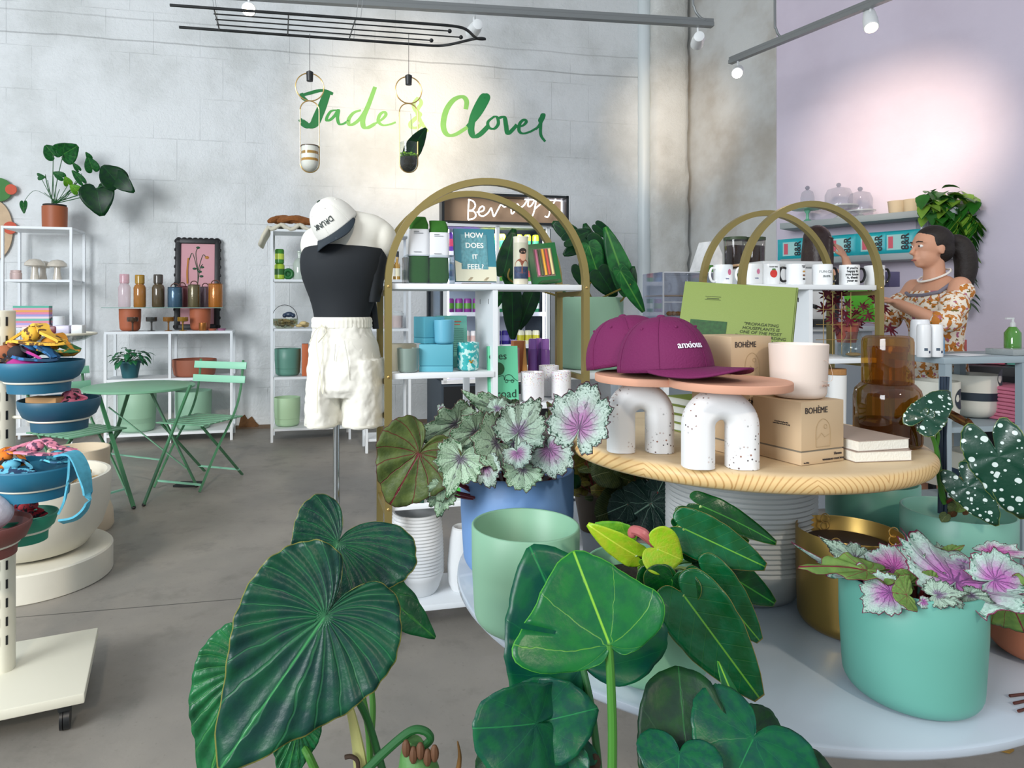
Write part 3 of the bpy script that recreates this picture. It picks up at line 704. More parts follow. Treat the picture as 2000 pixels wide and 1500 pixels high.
bx = on_shelf(LUS, 396, .05, tp); o = MB().lathe([(.0001, 0), (.03, 0), (.036, .01), (.035, .075), (.032, .075), (.03, .01), (.0001, .008)], seg=24).build('copper_cup', mat('B5763E', .3, .8), None, bx); tag(o, 'small hammered copper cup on the white console', 'cup')
for px, cc, lb, z in ((415, 'A85A42', 'small rust coloured dish stacked on the console corner', 0), (433, 'A06A86', 'small mauve dish at the right corner of the console', 0)):
    bx = on_shelf(LUS, px, .07, tp); o = MB().lathe([(.0001, 0), (.03, 0), (.042, .02), (.04, .02), (.0001, .006)], seg=24).build('small_dish', mat(cc, .4), None, bx); tag(o, lb, 'dish')
# framed print
s, z, Z = on_back(376, 505); fz = .25
q = on_shelf(LUS, 376, .36, tp); FR = thing('picture_frame', 'black ornate frame with pink flower print leaning on the wall', 'picture', (q[0]+.02, q[1]+.06, gz), yaw)
FR.rotation_euler = (R(-6), 0, yaw); fw, fh = .42, .6
FR.location = (FR.location.x, FR.location.y-.0, tp)
base = .045; fh = az(458, q[1])-tp-.02
b = MB()
for x in (-fw/2+.025, fw/2-.025): b.box((x, 0, fh/2), (.055, .03, fh), bev=.012)
for z_ in (.027, fh-.027): b.box((0, 0, z_), (fw, .03, .055), bev=.012)
for k in range(11):
    for x in (-fw/2, fw/2): b.ball((x, -.004, .03+k*(fh-.06)/10), (.012, .014, .018), 8, 6)
for k in range(8):
    b.ball((-fw/2+.03+k*(fw-.06)/7, -.004, fh), (.022, .014, .01), 8, 6)
b.build('frame', mat('1C1B1E', .45, bump=.4, bscale=50), FR)
MB().box((0, .006, fh/2), (fw-.09, .01, fh-.09)).build('print', mat('D29AA2', .6), FR)
gr = MB()
for pts in ([(-.0, .25), (.0, .38), (-.02, .5), (0, .54)], [(0, .38), (.045, .49), (.08, .47)], [(.0, .38), (-.05, .5), (-.08, .46)], [(.0, .3), (.02, .4), (.045, .43)]): gr.tube(catmull([(x, -.001, z_*fh/.6) for x, z_ in pts], 5), .004, 5, flat=.5)
for x, z_ in ((.02, .38), (.035, .35), (-.03, .4), (.04, .41), (0, .54)): gr.ball((x, -.001, z_*fh/.6), (.02, .003, .012), 8, 5)
gr.build('printed_stem', mat('1F4A30', .6), FR)
MB().tube(catmull([(-.09, -.001, .47*fh/.6), (-.1, -.001, .38*fh/.6), (-.095, -.001, .3*fh/.6)], 5), [.012]*5+[.014]*6, 6, flat=.3).ball((.085, -.001, .475*fh/.6), (.02, .003, .016), 8, 5).build('printed_flower', mat('B5782A', .6), FR)
# étagère 1 contents
ZZ = az(441, E1Z); q = on_shelf(E1, 107, .15, ZZ)
EP = thing('potted_plant', 'long-stemmed dark green plant in a terracotta pot on the tall left shelf', 'potted plant', q)
MB().lathe(pot_profile(.105, .205, .007, .01, .97, .03), seg=36).build('pot', mat('A55A36', .5), EP)
MB().lathe([(.096, .2), (.098, .222), (.088, .224), (.0001, .215)], seg=30).build('inner_liner', mat('22201E', .7), EP)
def epl(jx, jy, tx, ty, w=1.0, m=None, sh=None, roll=10, Z=None): 
    Z = Z or q[1]-.05; O = P(jx, jy, Z); leaf(EP, O, P(tx, ty, Z-.04), m or ML_dark, sh or HEART, w, roll, bend=.3, cup=.3, seg=36, rings=6)
root_ = P(107, 397, q[1])
def est(jx, jy, mx, my, r=.004): 
    O = P(jx, jy, q[1]-.05); stem(EP, [root_+Vector((random.uniform(-.03, .03), 0, 0)), P(mx, my, q[1]-.03), O], r, M_stemd, n=6, seg=6)
est(104, 302, 103, 350); epl(104, 302, 88, 281, 1.3, ML_small); est(123, 303, 112, 350); epl(125, 300, 150, 287, 1.3, ML_small); epl(122, 296, 108, 283, 1.2, ML_small)
est(222, 355, 170, 375, .005); epl(225, 352, 198, 318, 1.2); epl(232, 350, 258, 374, .8); epl(190, 375, 197, 421, 1.2); est(188, 373, 160, 385)
epl(175, 308, 168, 297, .8, ML_small); epl(180, 328, 172, 305, 1.1, ML_small); est(160, 345, 140, 370, .003); epl(152, 330, 142, 317, .7, ML_small); epl(158, 352, 140, 330, .6, ML_small)
epl(120, 345, 103, 335, 1.0, ML_small); epl(133, 358, 128, 345, 1.1, ML_lime2); epl(150, 372, 137, 360, 1.2, ML_lime2); epl(76, 345, 85, 346, .8, ML_small); est(80, 347, 92, 370, .003); est(46, 395, 70, 372, .002); epl(46, 398, 46, 415, .6, ML_small)
for k in range(14): a = random.uniform(-35, 60); est(107+a*.9, 397-random.uniform(20, 60), 107+a*.4, 385, .003)
zs = az(545, E1Z)
q = on_shelf(E1, 31, .14, zs); o = MB().lathe([(.0001, 0), (.045, 0), (.048, .01), (.048, .06), (.043, .065), (.044, .085), (.0001, .09)], seg=24).build('candle_jar', mat('E0C4BE', .4), None, q); tag(o, 'small pink lidded candle jar beside glass mushrooms', 'candle')
for px, f, sc, lb in ((68, .12, 1, 'iridescent glass mushroom at the left of the shelf trio'), (84, .25, .95, 'iridescent glass mushroom partly behind the left one'), (112, .14, .98, 'iridescent glass mushroom at the right of the trio')):
    q = on_shelf(E1, px, f, zs); t = thing('glass_mushroom', lb, 'ornament', q, group='glass mushrooms')
    mm = mat('E2D8C8', .12, .1, bump=.4, bscale=40, var=.25, vscale=25, alpha=.88, coat=1)
    MB().lathe([(.0001, 0), (.038*sc, 0), (.036*sc, .02), (.026*sc, .08), (.028*sc, .13*sc), (.0001, .13*sc)], seg=20).build('stalk', mm, t)
    MB().lathe([(.0001, .125*sc), (.06*sc, .118*sc), (.085*sc, .13*sc), (.08*sc, .155*sc), (.05*sc, .185*sc), (.0001, .195*sc)], seg=24).build('cap', mm, t)
zs = az(640, E1Z); q = on_shelf(E1, 62, .1, zs)
o = MB(); cs = ['5AB8A0', 'E8A0B8', 'F0A860', 'E88AA8', 'A8A0D8', 'F2D8E0', '70C0B0', 'E890A0', 'B8A8E0', 'F0C8D8']
for k in range(10): o.cur = k; o.box((0, .03, .010+k*.0195), (.29, .1, .019))
o = o.build('striped_pouch', [mat(c_, .6) for c_ in cs[::-1]], None, q, yaw); tag(o, 'rainbow striped pouch standing on the left shelf', 'pouch')
def mug(loc, rz, label, r=.041, h=.095, hm=None, group='white printed mugs', m=None, dy=0):
    t = thing('mug', label, 'mug', loc, rz, group)
    MB().lathe([(.0001, .002), (r*.93, 0), (r, .006), (r, h-.001), (r-.001, h), (r-.004, h-.001), (r-.0045, .01), (.0001, .008)], seg=36).build('body', m or mat('EDEFF0', .2, coat=.5), t)
    MB().tube(catmull([(r-.004, 0, h*.8), (r+.02, 0, h*.82), (r+.03, 0, h*.5), (r+.018, 0, h*.2), (r-.004, 0, h*.2)], 5), .0055, 8).build('handle', hm or mat('EDEFF0', .2, coat=.5), t)
    return t
q = on_shelf(E1, 115, .1, zs); mug(q, PI, 'white mug with grey handle, stacked above another on the left shelf', .05, .1, mat('4A4A50', .3), 'shelf mugs')
# étagère 2 contents
zt = az(447, E2Z); q = on_shelf(E2, 583, .17, zt)
cl = MB(); n1, n2 = 26, 12; rr = random.Random(8); vs = []
for i in range(n1):
    for j in range(n2):
        x = -.36+.72*i/(n1-1); y = -.19+.36*j/(n2-1); z_ = .035+.018*math.sin(i*1.1)+.01*math.sin(j*2+i)+rr.uniform(-.004, .004)
        if x < -.27: z_ -= (-.27-x)*2.0
        vs.append((x, y, z_))
cl.add(vs, [(i*n2+j, (i+1)*n2+j, (i+1)*n2+j+1, i*n2+j+1) for i in range(n1-1) for j in range(n2-1)])
o = cl.build('folded_cloth', mat('D8D2BE', .9, bump=.3), None, (q[0], q[1], zt), FYAW, sharp=180); so_ = o.modifiers.new('t', 'SOLIDIFY'); so_.thickness = .03; so_.offset = -1
tag(o, 'cream folded cloth draped over the top of the shelving unit behind the mannequin', 'cloth')
dr = MB()
for k in range(7): 
    rr = random.Random(k); x0 = -.2+k*.03; dr.tube(catmull([(x0-.06, rr.uniform(-.05, .05), .04), (x0+.05, rr.uniform(-.05, .05), .06+rr.uniform(0, .03)), (x0+.2, rr.uniform(-.04, .04), .045), (x0+.3, rr.uniform(-.04, .04), .02)], 5), [.012, .02, .028, .03, .026, .028, .03, .026, .022, .02, .02, .018, .016, .012, .01, .006], 8)
o = dr.build('driftwood', mat('8A5426', .85, bump=1, bscale=40, var=.4, vscale=25), None, (q[0]-.02, q[1]-.03, zt+.045), FYAW); tag(o, 'brown driftwood pieces lying on the cream cloth', 'driftwood')
zs = az(545, E2Z)
def can(loc, label, c1, c2, r=.033, h=.12, group='striped green cans', metal=0):
    t = thing('drink_can', label, 'can', loc, group=group)
    MB().lathe([(.0001, .003), (r*.8, 0), (r, .01), (r, h-.012), (r*.82, h), (r*.78, h-.003), (.0001, h-.003)], seg=20).build('body', mat(c1, .3, metal), t)
    MB().lathe([(r*1.01, h*.3), (r*1.01, h*.68)], seg=20).build('label_band', mat(c2, .35), t); return t
bx = on_shelf(E2, 546, .1, zs); r_ = .046
can(bx, 'green and yellow can, bottom of the small stack', 'A8C838', '2F6A28', r_, .145); can((bx[0], bx[1], bx[2]+.146), 'green and yellow can balanced on top of another can', '3F8A2E', 'C8DC50', r_-.004, .14)
bx = on_shelf(E2, 563, .1, zs); o = MB().lathe([(.02+.0, 0)]+[(.037+.017*math.cos(a), .017*math.sin(a)) for a in [2*PI*k/12 for k in range(13)]], seg=24, M=Matrix.Rotation(R(90), 4, 'X'), c=(0, 0, .054)).build('green_ring', mat('1F6A30', .4), None, bx, FYAW); tag(o, 'dark green ring ornament leaning beside the can stack', 'ring')
bx = on_shelf(E2, 585, .14, zs); o = MB().lathe([(.0001, 0), (.06, 0), (.064, .01), (.064, .15), (.045, .19), (.018, .21), (.018, .255), (.024, .26), (.024, .275), (.0001, .275)], seg=24).build('spirit_bottle', mat('C8D4C8', .1, alpha=.7, coat=1), None, bx); tag(o, 'clear glass bottle with long neck beside the can stack', 'bottle')
zs = az(642, E2Z); bx = on_shelf(E2, 556, .12, zs); t = thing('glass_basket', 'round glass bowl with wire handle filled with shells', 'bowl', bx)
MB().lathe([(.0001, 0), (.07, 0), (.12, .04), (.125, .09), (.12, .09), (.11, .04), (.0001, .005)], seg=28).build('bowl', glass('E0E4D8'), t)
MB().tube([(.12*math.cos(a), 0, .09+.13*math.sin(a)) for a in [PI*k/14 for k in range(15)]], .003, 6).build('handle', M_blk, t)
b = MB(); rr = random.Random(2)
for k in range(40): a = rr.random()*6.28; e = rr.random()*.09; b.ball((e*math.cos(a), e*math.sin(a), .02+rr.random()*.06), (.018, .014, .012), 7, 5)
b.build('shells', mat('B09468', .7, var=.5, vscale=30), t)
o = MB().ball((0, 0, .03), (.045, .02, .026), 12, 8).ball((-.04, 0, .02), (.022, .022, .022), 10, 7).ball((.04, 0, .02), (.022, .022, .022), 10, 7).build('toy_car', [mat('2A3A52', .3)], None, (bx[0]+.04, bx[1], zs+.1)); tag(o, 'small dark blue and white toy resting on the shells in the glass bowl', 'toy')
bx = on_shelf(E2, 594, .12, zs); b = MB()
for k in range(12): a = rr.random()*6.28; b.ball((.07*math.cos(a)*rr.random(), .05*math.sin(a), .02+.035*rr.random()), (.035, .03, .016), 9, 6)
o = b.build('dried_leaves', mat('D8C08A', .8, bump=.6, var=.3, vscale=30), None, bx); tag(o, 'crumpled cream dried leaves beside the glass bowl', 'dried leaves')
zs = az(737, E2Z); q = on_shelf(E2, 562, .17, zs); pot('dark sage green pot on the shelf behind the mannequin', q, .122, .255, mat('5F9080', .4))
q = on_shelf(E2, 596, .12, zs); o = MB().box((0, 0, .15), (.06, .12, .3), bev=.004).build('orange_book', mat('C8683A', .6), None, q, FYAW); tag(o, 'upright orange book beside the dark sage pot', 'book')
zs = az(838, E2Z); q = on_shelf(E2, 561, .17, zs); pot('pale mint green pot on the lowest shelf behind the mannequin', q, .122, .27, M_ltgreen)
# étagère 3 contents
zs = az(545, 5.7)
for px, cc, c2, lb in ((776, 'B8882A', 'E8E0C0', 'small golden oil bottle with black cap, right on the shelf behind the mannequin'), (768, '8A6A22', 'E8E4D8', 'small dark amber bottle with black cap, left on the shelf behind the mannequin')):
    bx = on_shelf(E3, px, .1, zs); t = thing('oil_bottle', lb, 'bottle', bx)
    MB().lathe([(.0001, 0), (.026, 0), (.026, .13), (.012, .16), (.012, .2), (.0001, .2)], seg=18).build('body', mat(cc, .2, coat=1), t)
    MB().lathe([(.014, .2), (.014, .25), (.0001, .25)], seg=14).build('cap', M_blk, t); MB().lathe([(.0265, .03), (.0265, .1)], seg=18).build('paper_label', mat(c2, .6), t)
bx = on_shelf(E3, 746, .1, zs); o = MB().box((0, 0, .07), (.12, .06, .14), bev=.004); o = o.build('gift_box', mat('C8402A', .5, var=.8, vscale=14), None, bx, FYAW); tag(o, 'small dark box with orange and pink triangles beside the mannequin shoulder', 'box')
zs = az(642, 5.7)
for px, lb in ((750, 'glass jar of pastel sweets, left on the shelf behind the gold rack post'), (776, 'glass jar of pastel sweets, right on the shelf behind the gold rack post')):
    bx = on_shelf(E3, px, .1, zs); t = thing('sweet_jar', lb, 'jar', bx)
    MB().lathe([(.0001, 0), (.05, 0), (.055, .02), (.055, .13), (.045, .14), (.045, .15), (.0001, .15)], seg=20).build('glass', mat('D8E0E0', .1, alpha=.45), t)
    MB().lathe([(.0001, .005), (.045, .005), (.045, .11), (.0001, .11)], seg=16).build('sweets', mat('D89A90', .6, var=.6, vscale=40), t)

# ================= DRINKS COOLER =================
FZ = 5.6; FX = ax(862, FZ); fy = R(14); FW = .98; FD = .62; FT = 1.96
FR_ = thing('drinks_cooler', 'glass-door drinks cooler lit from inside, behind the gold arched rack', 'cooler', (FX, FZ, 0), fy)
M_slate = mat('39444E', .5); M_cool = mat('E8EAF4', .4)
MB().box((FW/2, FD/2, .31), (FW, FD, .62)).build('base_cabinet', M_slate, FR_)
MB().box((FW/2, .0, .3), (FW-.04, .02, .56)).build('base_grille', mat('14171A', .5), FR_)
MB().box((FW/2, FD-.02, 1.28), (FW, .04, 1.32)).build('back_panel', M_cool, FR_)
MB().box((FW-.015, FD/2, 1.28), (.03, FD, 1.32)).build('right_side', M_slate, FR_)
MB().box((FW/2, FD/2, 1.95), (FW, FD, .04)).build('top_panel', M_slate, FR_)
MB().box((.02, FD-.03, 1.28), (.05, .06, 1.32)).box((.02, .03, 1.28), (.04, .05, 1.32)).build('corner_post', mat('22282E', .5), FR_)
MB().box((.012, FD/2, 1.28), (.006, FD-.12, 1.3)).build('side_window', glass('DCE6EC'), FR_)
for x in (.03, FW*.5, FW-.03): MB().box((x, -.01, 1.28), (.03, .025, 1.34)).build('door_frame', M_white, FR_)
for z in (.62, 1.95): MB().box((FW/2, -.01, z), (FW, .025, .03)).build('door_frame', M_white, FR_)
slev = [.66, .92, 1.2, 1.47, 1.72]
for z in slev:
    b = MB().box((FW/2, .26, z-.006), (FW-.07, .46, .008)); b.box((FW/2, .03, z-.01), (FW-.07, .012, .035)); b.build('wire_shelf', M_cool, FR_)
for x in (.06, FW-.06): MB().box((x, .012, 1.28), (.015, .015, 1.26)).build('light_strip', mat('F2F2FF', .5, emit=4), FR_)
for z in (1.9, 1.44): pass
l = bpy.data.lights.new('cooler_lamp', 'AREA'); l.shape = 'RECTANGLE'; l.size = .8; l.size_y = .1; l.energy = 9; l.color = (.9, .9, 1)
lo = bpy.data.objects.new('cooler_lamp', l); C.objects.link(lo); lo.location = (FX+.45*math.cos(fy), FZ+.06+.45*math.sin(fy), 1.92)
def cl_(x, y, z): return (FX+x*math.cos(fy)-y*math.sin(fy), FZ+x*math.sin(fy)+y*math.cos(fy), z)
rows = [(slev[0], .12, .03, [('F0E8E8', 'D8A8A8', 'pale pink can in the cooler bottom row')]*3+[('E8E4F0', 'B8B0D8', 'pale lilac can in the cooler bottom row')]*2, .1),
        (slev[1], .125, .033, [('E8E4E4', 'D8B8B0', 'pale blush can on the blue-can shelf of the cooler')]*4+[('3A2A90', '8A80D0', 'purple-blue can on the second cooler shelf')]*5+[('E8E6C8', 'C8C030', 'white and yellow can on the second cooler shelf')]*3, .14),
        (slev[2], .125, .033, [('8A3A90', '5A9A3A', 'purple and green can on the middle cooler shelf')]*4+[('2F8A5A', 'E8F0E8', 'green can with white band on the middle cooler shelf')]*7, .14),
        (slev[3], .15, .034, [('6A9AD0', '3A5A9A', 'light blue can on the fourth cooler shelf')]*4+[('5AA83A', 'D85A4A', 'green can with red fruit picture on the fourth cooler shelf')]*7, .14),
        (slev[4], .17, .03, [('6A3AA0', 'D84A6A', 'purple and pink bottle on the top cooler shelf')]*4+[('C8D82A', '3A9A6A', 'yellow and green bottle on the top cooler shelf')]*7, .14)]
for z, h, r, items, x0 in rows:
    protos = {}
    n = len(items)
    for k, (c1, c2, lb) in enumerate(items):
        x = .1+k*(FW-.2)/(n-1) if n > 5 else .12+k*.09
        loc = cl_(x, .1+(.0 if k % 2 else .005), z)
        if lb in protos: dup(protos[lb], loc)
        else: protos[lb] = can((loc[0], loc[1], loc[2]), lb, c1, c2, r, h, group=lb.split(' in the ')[0].split(' on the ')[0]+'s, cooler row')
# neon sign box on top
SG = thing('neon_sign', 'black framed wooden box sign with white neon script above the cooler', 'sign', cl_(.0, -.02, 0), R(11))
sw = .99+.13; sz0 = az(436, FZ); sz1 = az(375, FZ); b = MB(); sh_ = sz1-sz0
for z in (sz0+.012, sz1-.012): b.box((sw/2, .07, z), (sw, .14, .022))
for x in (.011, sw-.011): b.box((x, .07, (sz0+sz1)/2), (.022, .14, sh_))
b.build('frame', M_blk, SG); MB().box((sw/2, .135, (sz0+sz1)/2), (sw-.03, .012, sh_-.03)).build('wood_panel', mat('A5876C', .6, var=.12, vscale=6), SG)
def sgp(x, y):   # crop pixel (x 740..1180 at 4.286) -> sign local
    px = 740+x/4.286; py = 330+y/4.286; u = (px-CX)/F; bx_, by_ = SG.location.x, SG.location.y; yw = R(11)
    t_ = (u*by_-bx_)/(math.cos(yw)-u*math.sin(yw)); Z = by_+math.sin(yw)*t_; return (t_, .05, az(py, Z))
neon = [[(765, 245), (758, 330), (757, 418)], [(757, 250), (800, 262), (818, 300), (795, 335), (765, 342), (808, 350), (822, 385), (800, 410), (757, 418)],
        [(830, 355), (880, 345), (893, 318), (875, 305), (850, 330), (850, 375), (885, 388), (925, 360), (950, 320), (960, 345), (975, 390), (1005, 340), (1035, 290), (1060, 310), (1100, 300), (1118, 315), (1122, 360), (1135, 365), (1165, 325), (1172, 285), (1195, 312), (1225, 300), (1265, 245), (1262, 300), (1290, 300), (1330, 240), (1318, 330), (1300, 385), (1270, 415)],
        [(1318, 330), (1365, 290), (1415, 260), (1440, 262), (1425, 300), (1445, 350), (1430, 395), (1405, 390)], [(1415, 260), (1470, 285), (1500, 235)]]
nb = MB()
for s_ in neon: nb.tube(catmull([sgp(*p) for p in s_], 6), .0058, 8)
nb.build('neon_script', mat('FFFFFF', .5, emit=2.2), SG)
MB().box((sw-.03, .1, (sz0+sz1)/2), (.01, .01, sh_-.05)).box((sw*.82, .1, sz1-.028), (sw*.3, .01, .008)).build('edge_light', mat('F4F4FF', .5, emit=2.5), SG)
# ================= GREEN BISTRO SET =================
M_bis = mat('6FA383', .42, name='bistro_green'); M_bisd = mat('3F7450', .45); M_bisl = mat('8CC9AC', .42)
TZ = 4.56; T = thing('bistro_table', 'round folding bistro table in sage green metal', 'table', (ax(273, TZ), TZ, 0), 0)
MB().lathe([(.0001, .695), (.35, .695), (.355, .698), (.355, .71), (.35, .713), (.0001, .713)], seg=56).build('table_top', M_bis, T)
def leg(parent, a, b_, w=.02, m=None): MB().bar(a, b_, w, w*.45).build('leg', m or M_bisd, parent)
def tp_(px, py, Z): return P(px, py, Z)-Vector(T.location)
for a, b_ in (((190, 762, 4.45), (261, 995, 4.12)), ((372, 752, 4.42), (281, 990, 4.18)), ((293, 762, 4.6), (384, 952, 4.62)), ((250, 770, 4.85), (208, 905, 5.3))):
    A = tp_(*a); B = tp_(*b_); B.z = .012; leg(T, A, B, .024); MB().ball(B+Vector((0, 0, -.002)), (.014, .014, .01), 8, 6).build('foot_cap', M_blk, T)
for a, b_ in (((212, 795, 4.45), (365, 915, 4.6)), ((208, 885, 4.7), (315, 898, 4.35))): MB().bar(tp_(*a), tp_(*b_), .02, .006).build('brace', M_bis if a[0] == 212 else M_bisl, T)
def bchair(label, loc, rz, slats=7, back=True):
    t = thing('folding_chair', label, 'chair', loc, rz)
    w = .4
    for k in range(slats): MB().box((0, -.19+k*.38/(slats-1), .45), (w, .045, .01), bev=.002).build('seat_slat', M_bis, t)
    for sx in (-1, 1):
        MB().tube(catmull([(sx*w*.47, -.24, .01), (sx*w*.47, -.06, .26), (sx*w*.47, .12, .47), (sx*w*.47, .2, .64), (sx*w*.47, .235, .86)], 5), .011, 6, flat=.6).build('side_frame', M_bisd, t)
        MB().bar((sx*w*.42, -.19, .44), (sx*w*.42, .25, .01), .02, .01).build('leg', M_bisd, t)
    for z, y in ((.82, .228), (.72, .212)):
        MB().box((0, y-.012, z), (w+.06, .008, .052), M=Matrix.Rotation(R(-9), 4, 'X'), bev=.002).build('back_slat', M_bisl, t)
    MB().bar((-w*.45, .2, .06), (w*.45, .2, .06), .012).build('stretcher', M_bisl, t); MB().bar((-w*.45, -.21, .05), (w*.45, -.21, .05), .012).build('stretcher', M_bisl, t)
    return t
bchair('green folding bistro chair with back slats, standing right of the table', (ax(402, 4.85), 4.75, 0), R(-18))
bchair('green folding bistro chair half hidden behind the hanging bowls, left of the table', (ax(148, 4.3), 4.32, 0), R(64))
o = MB().prism([(-.08, -.06), (.08, -.06), (.09, .06), (-.07, .06)], 0, .012).build('floor_tile', mat('1E2124', .6), None, (ax(367, 4.68), 4.68, .001)); tag(o, 'small black square mat on the floor under the bistro table', 'mat')

# ================= ROLLING RACK WITH BOWLS =================
M_cream = mat('E0DDCB', .45)
RZ = 2.08; RX = ax(4, RZ); RK = thing('display_rack', 'cream slotted pole display stand on a wheeled base at far left', 'stand', (RX, RZ, 0), R(24))
MB().box((-.05, -.035, .105), (.6, .44, .03), bev=.004).build('base_plate', M_cream, RK)
b = MB(); b.lathe([(.036, .12), (.036, 1.238), (.033, 1.24), (.0001, 1.24)], seg=28); b.build('pole', M_cream, RK)
for k in range(18):
    for a in (-95, -60):
        th = R(a); sl = MB().box((.0365*math.cos(th), .0365*math.sin(th), .22+k*.058), (.002, .006, .028), rz=th); sl.build('slot', M_blk, RK)
for x, y in ((.20, -.2), (.20, .15), (-.3, -.2), (-.3, .15)):
    MB().tube([(x-.008, y, .034), (x+.008, y, .034)], .034, 20).tube([(x-.018, y, .034), (x-.01, y, .034)], .034, 20).build('caster', M_blk, RK)
    MB().box((x-.005, y, .075), (.036, .05, .03), bev=.005).build('caster_fork', mat('24282A', .4), RK)
KB_ = .855
def rbowl(label, cx, rimy, r, cy, mcol, Z, h=.075, content=None):
    Z *= KB_; X = ax(cx, Z); zr = az(rimy, Z); H = h+.035; t = thing('display_bowl', label, 'bowl', (X, Z, zr-H*KB_), 0); t.scale = (KB_, KB_, KB_)
    MB().lathe([(.0001, .004), (r*.62, 0), (r*.68, .0), (r*.7, .036), (r*.88, .052), (r*.985, .085), (r, H-.004), (r*.985, H), (r*.955, H), (r*.95, .09), (r*.7, .05), (.0001, .045)], seg=48).build('bowl', mat(mcol, .5), t)
    MB().lathe([(r*.72+.006*math.cos(a), .04+.006*math.sin(a)) for a in [2*PI*k/10 for k in range(11)]], seg=44).build('support_ring', M_cream, t)
    d = (Vector((RX, RZ, 0))-Vector((X, Z, 0)))/KB_; 
    if d.length > r*.72: dn = d.normalized(); MB().tube([dn*r*.72+Vector((0, 0, .04)), d+Vector((0, 0, .04))], .006, 8).build('support_arm', M_cream, t)
    return t, (X, Z, zr)
def ribbon(b, pts, w, thick=.003, tw=0):
    p = catmull(pts, 6); vs = []; n = len(p)
    for i, q in enumerate(p):
        t = (p[min(i+1, n-1)]-p[max(i-1, 0)]).normalized(); s = t.cross(Vector((0, 0, 1))); s = s.normalized() if s.length > .01 else Vector((1, 0, 0)); s = Matrix.Rotation(tw*i/n, 3, t) @ s; u = s.cross(t)*thick
        vs += [q-s*w/2-u, q+s*w/2-u, q+s*w/2+u, q-s*w/2+u]
    fs = [(4*i+k, 4*i+(k+1) % 4, 4*i+4+(k+1) % 4, 4*i+4+k) for i in range(n-1) for k in range(4)]+[(3, 2, 1, 0), (4*n-4, 4*n-3, 4*n-2, 4*n-1)]
    b.add(vs, fs)
def band(loc, label, c1, c2, seed, sx=.09, sy=.06, vs=40, name='headband', cat='headband', rz=0):
    rr = random.Random(seed); b = MB()
    pts = [(-sx, rr.uniform(-.02, .02), .012), (-sx*.5, sy*.7, .03+rr.random()*.02), (0, sy*.4, .035+rr.random()*.02), (sx*.5, -sy*.3, .03+rr.random()*.02), (sx, 0, .012), (sx*.4, -sy, .012), (-sx*.3, -sy*.8, .016), (-sx, -sy*.2, .008)]
    ribbon(b, pts, .032, .003, rr.uniform(-.8, .8)); b.ball((-sx*.1, -sy*.2, .03), (.03, .022, .018), 10, 7)
    m = bpy.data.materials.new('patterned_cloth'); m.use_nodes = True; n = NT(m); n.color(n.mix(n.ss(n.noise(vs, 3, n.obj()), .52, .58), lin(c1), lin(c2))); n.b.inputs['Roughness'].default_value = .8
    o = b.build(name, m, None, loc, rz, sharp=60)
    o.scale = (1.25*KB_, 1.25*KB_, 1.6*KB_) if seed <= 5 else (KB_, KB_, KB_)
    return tag(o, label, cat, 'fabric headbands in the hanging bowls')
B1, l1 = rbowl('large teal bowl holding yellow headbands, topmost of the hanging bowls', 77, 704, .143, 0, '1C6380', 2.38)
B2, l2 = rbowl('dark teal bowl hanging furthest right on the stand, second from top', 117, 778, .133, 0, '154E66', 2.42)
B3, l3 = rbowl('teal bowl with pink and orange headbands at mid height of the stand', 68, 905, .152, 0, '1F6C8A', 2.28)
B4, l4 = rbowl('small emerald green bowl under the pink-headband bowl', 48, 1003, .105, 0, '238A6E', 2.36, .06)
B5, l5 = rbowl('mauve brown bowl at the left edge of the picture', -32, 1022, .135, 0, '7A4640', 2.16, .07)
def inb(l, dx, dy, dz=-.06): return (l[0]+dx*KB_, l[1]+dy*KB_, l[2]+dz*KB_)
band(inb(l1, -.01, 0, .045), 'long mustard yellow patterned knot headband lying highest in the top bowl', 'E0B03A', '5A3A14', 1, .1, .04, 45, rz=-.35)
band(inb(l1, .04, .03, .01), 'yellow knot headband at the right rim of the top bowl', 'D8922A', '2F6A3A', 2, .08, .05, 30, rz=-.3)
band(inb(l1, .0, -.03, -.01), 'bright blue headband under the yellow ones', '2A6AA0', '123A5A', 3, .09, .04, 30, rz=-.4)
band(inb(l1, -.03, -.05, -.02), 'black headband with magenta patch in the top bowl', '1A1A22', 'A82A80', 4, .08, .03, 14, rz=-.3)
band(inb(l1, -.1, -.01, -.02), 'rust coloured headband at the left of the top bowl', '9A5A38', '2A2420', 5, .05, .05, 30)
o = MB().box((0, 0, .0), (.1, .052, .026), rz=-.1, bev=.002).build('kraft_box', mat('C89A68', .8), None, inb(l2, -.03, -.03, -.005)); tag(o, 'small kraft cardboard box in the dark teal bowl', 'box')
band(inb(l2, .04, .01, -.02), 'pink and black checked headband beside the kraft box', 'D07088', '16141A', 6, .05, .05, 60)
band(inb(l3, .02, 0, .03), 'pink knotted headband draped over the middle bowl', 'E08AA0', '5A3A52', 7, .12, .05, 50)
band(inb(l3, -.08, -.02, .0), 'orange and black headband in the middle bowl', 'E07A1E', '17120E', 8, .06, .05, 26)
band(inb(l3, -.03, -.06, -.02), 'sky blue printed headband at the front of the middle bowl', '62AFC8', '1F3A5A', 9, .06, .03, 40)
band(inb(l3, .09, .0, .0), 'turquoise patterned headband at the right rim of the middle bowl', '5AB4C4', '2A5A7A', 10, .05, .05, 40)
b = MB(); ribbon(b, [(.0, 0, .03), (.05, -.01, .035), (.085, -.02, -.02), (.095, -.02, -.1), (.07, -.03, -.14), (.03, -.04, -.15)], .04, .003, .5)
ribbon(b, [(.03, 0, .03), (.045, -.03, -.03), (.035, -.03, -.09), (.02, -.035, -.13)], .006)
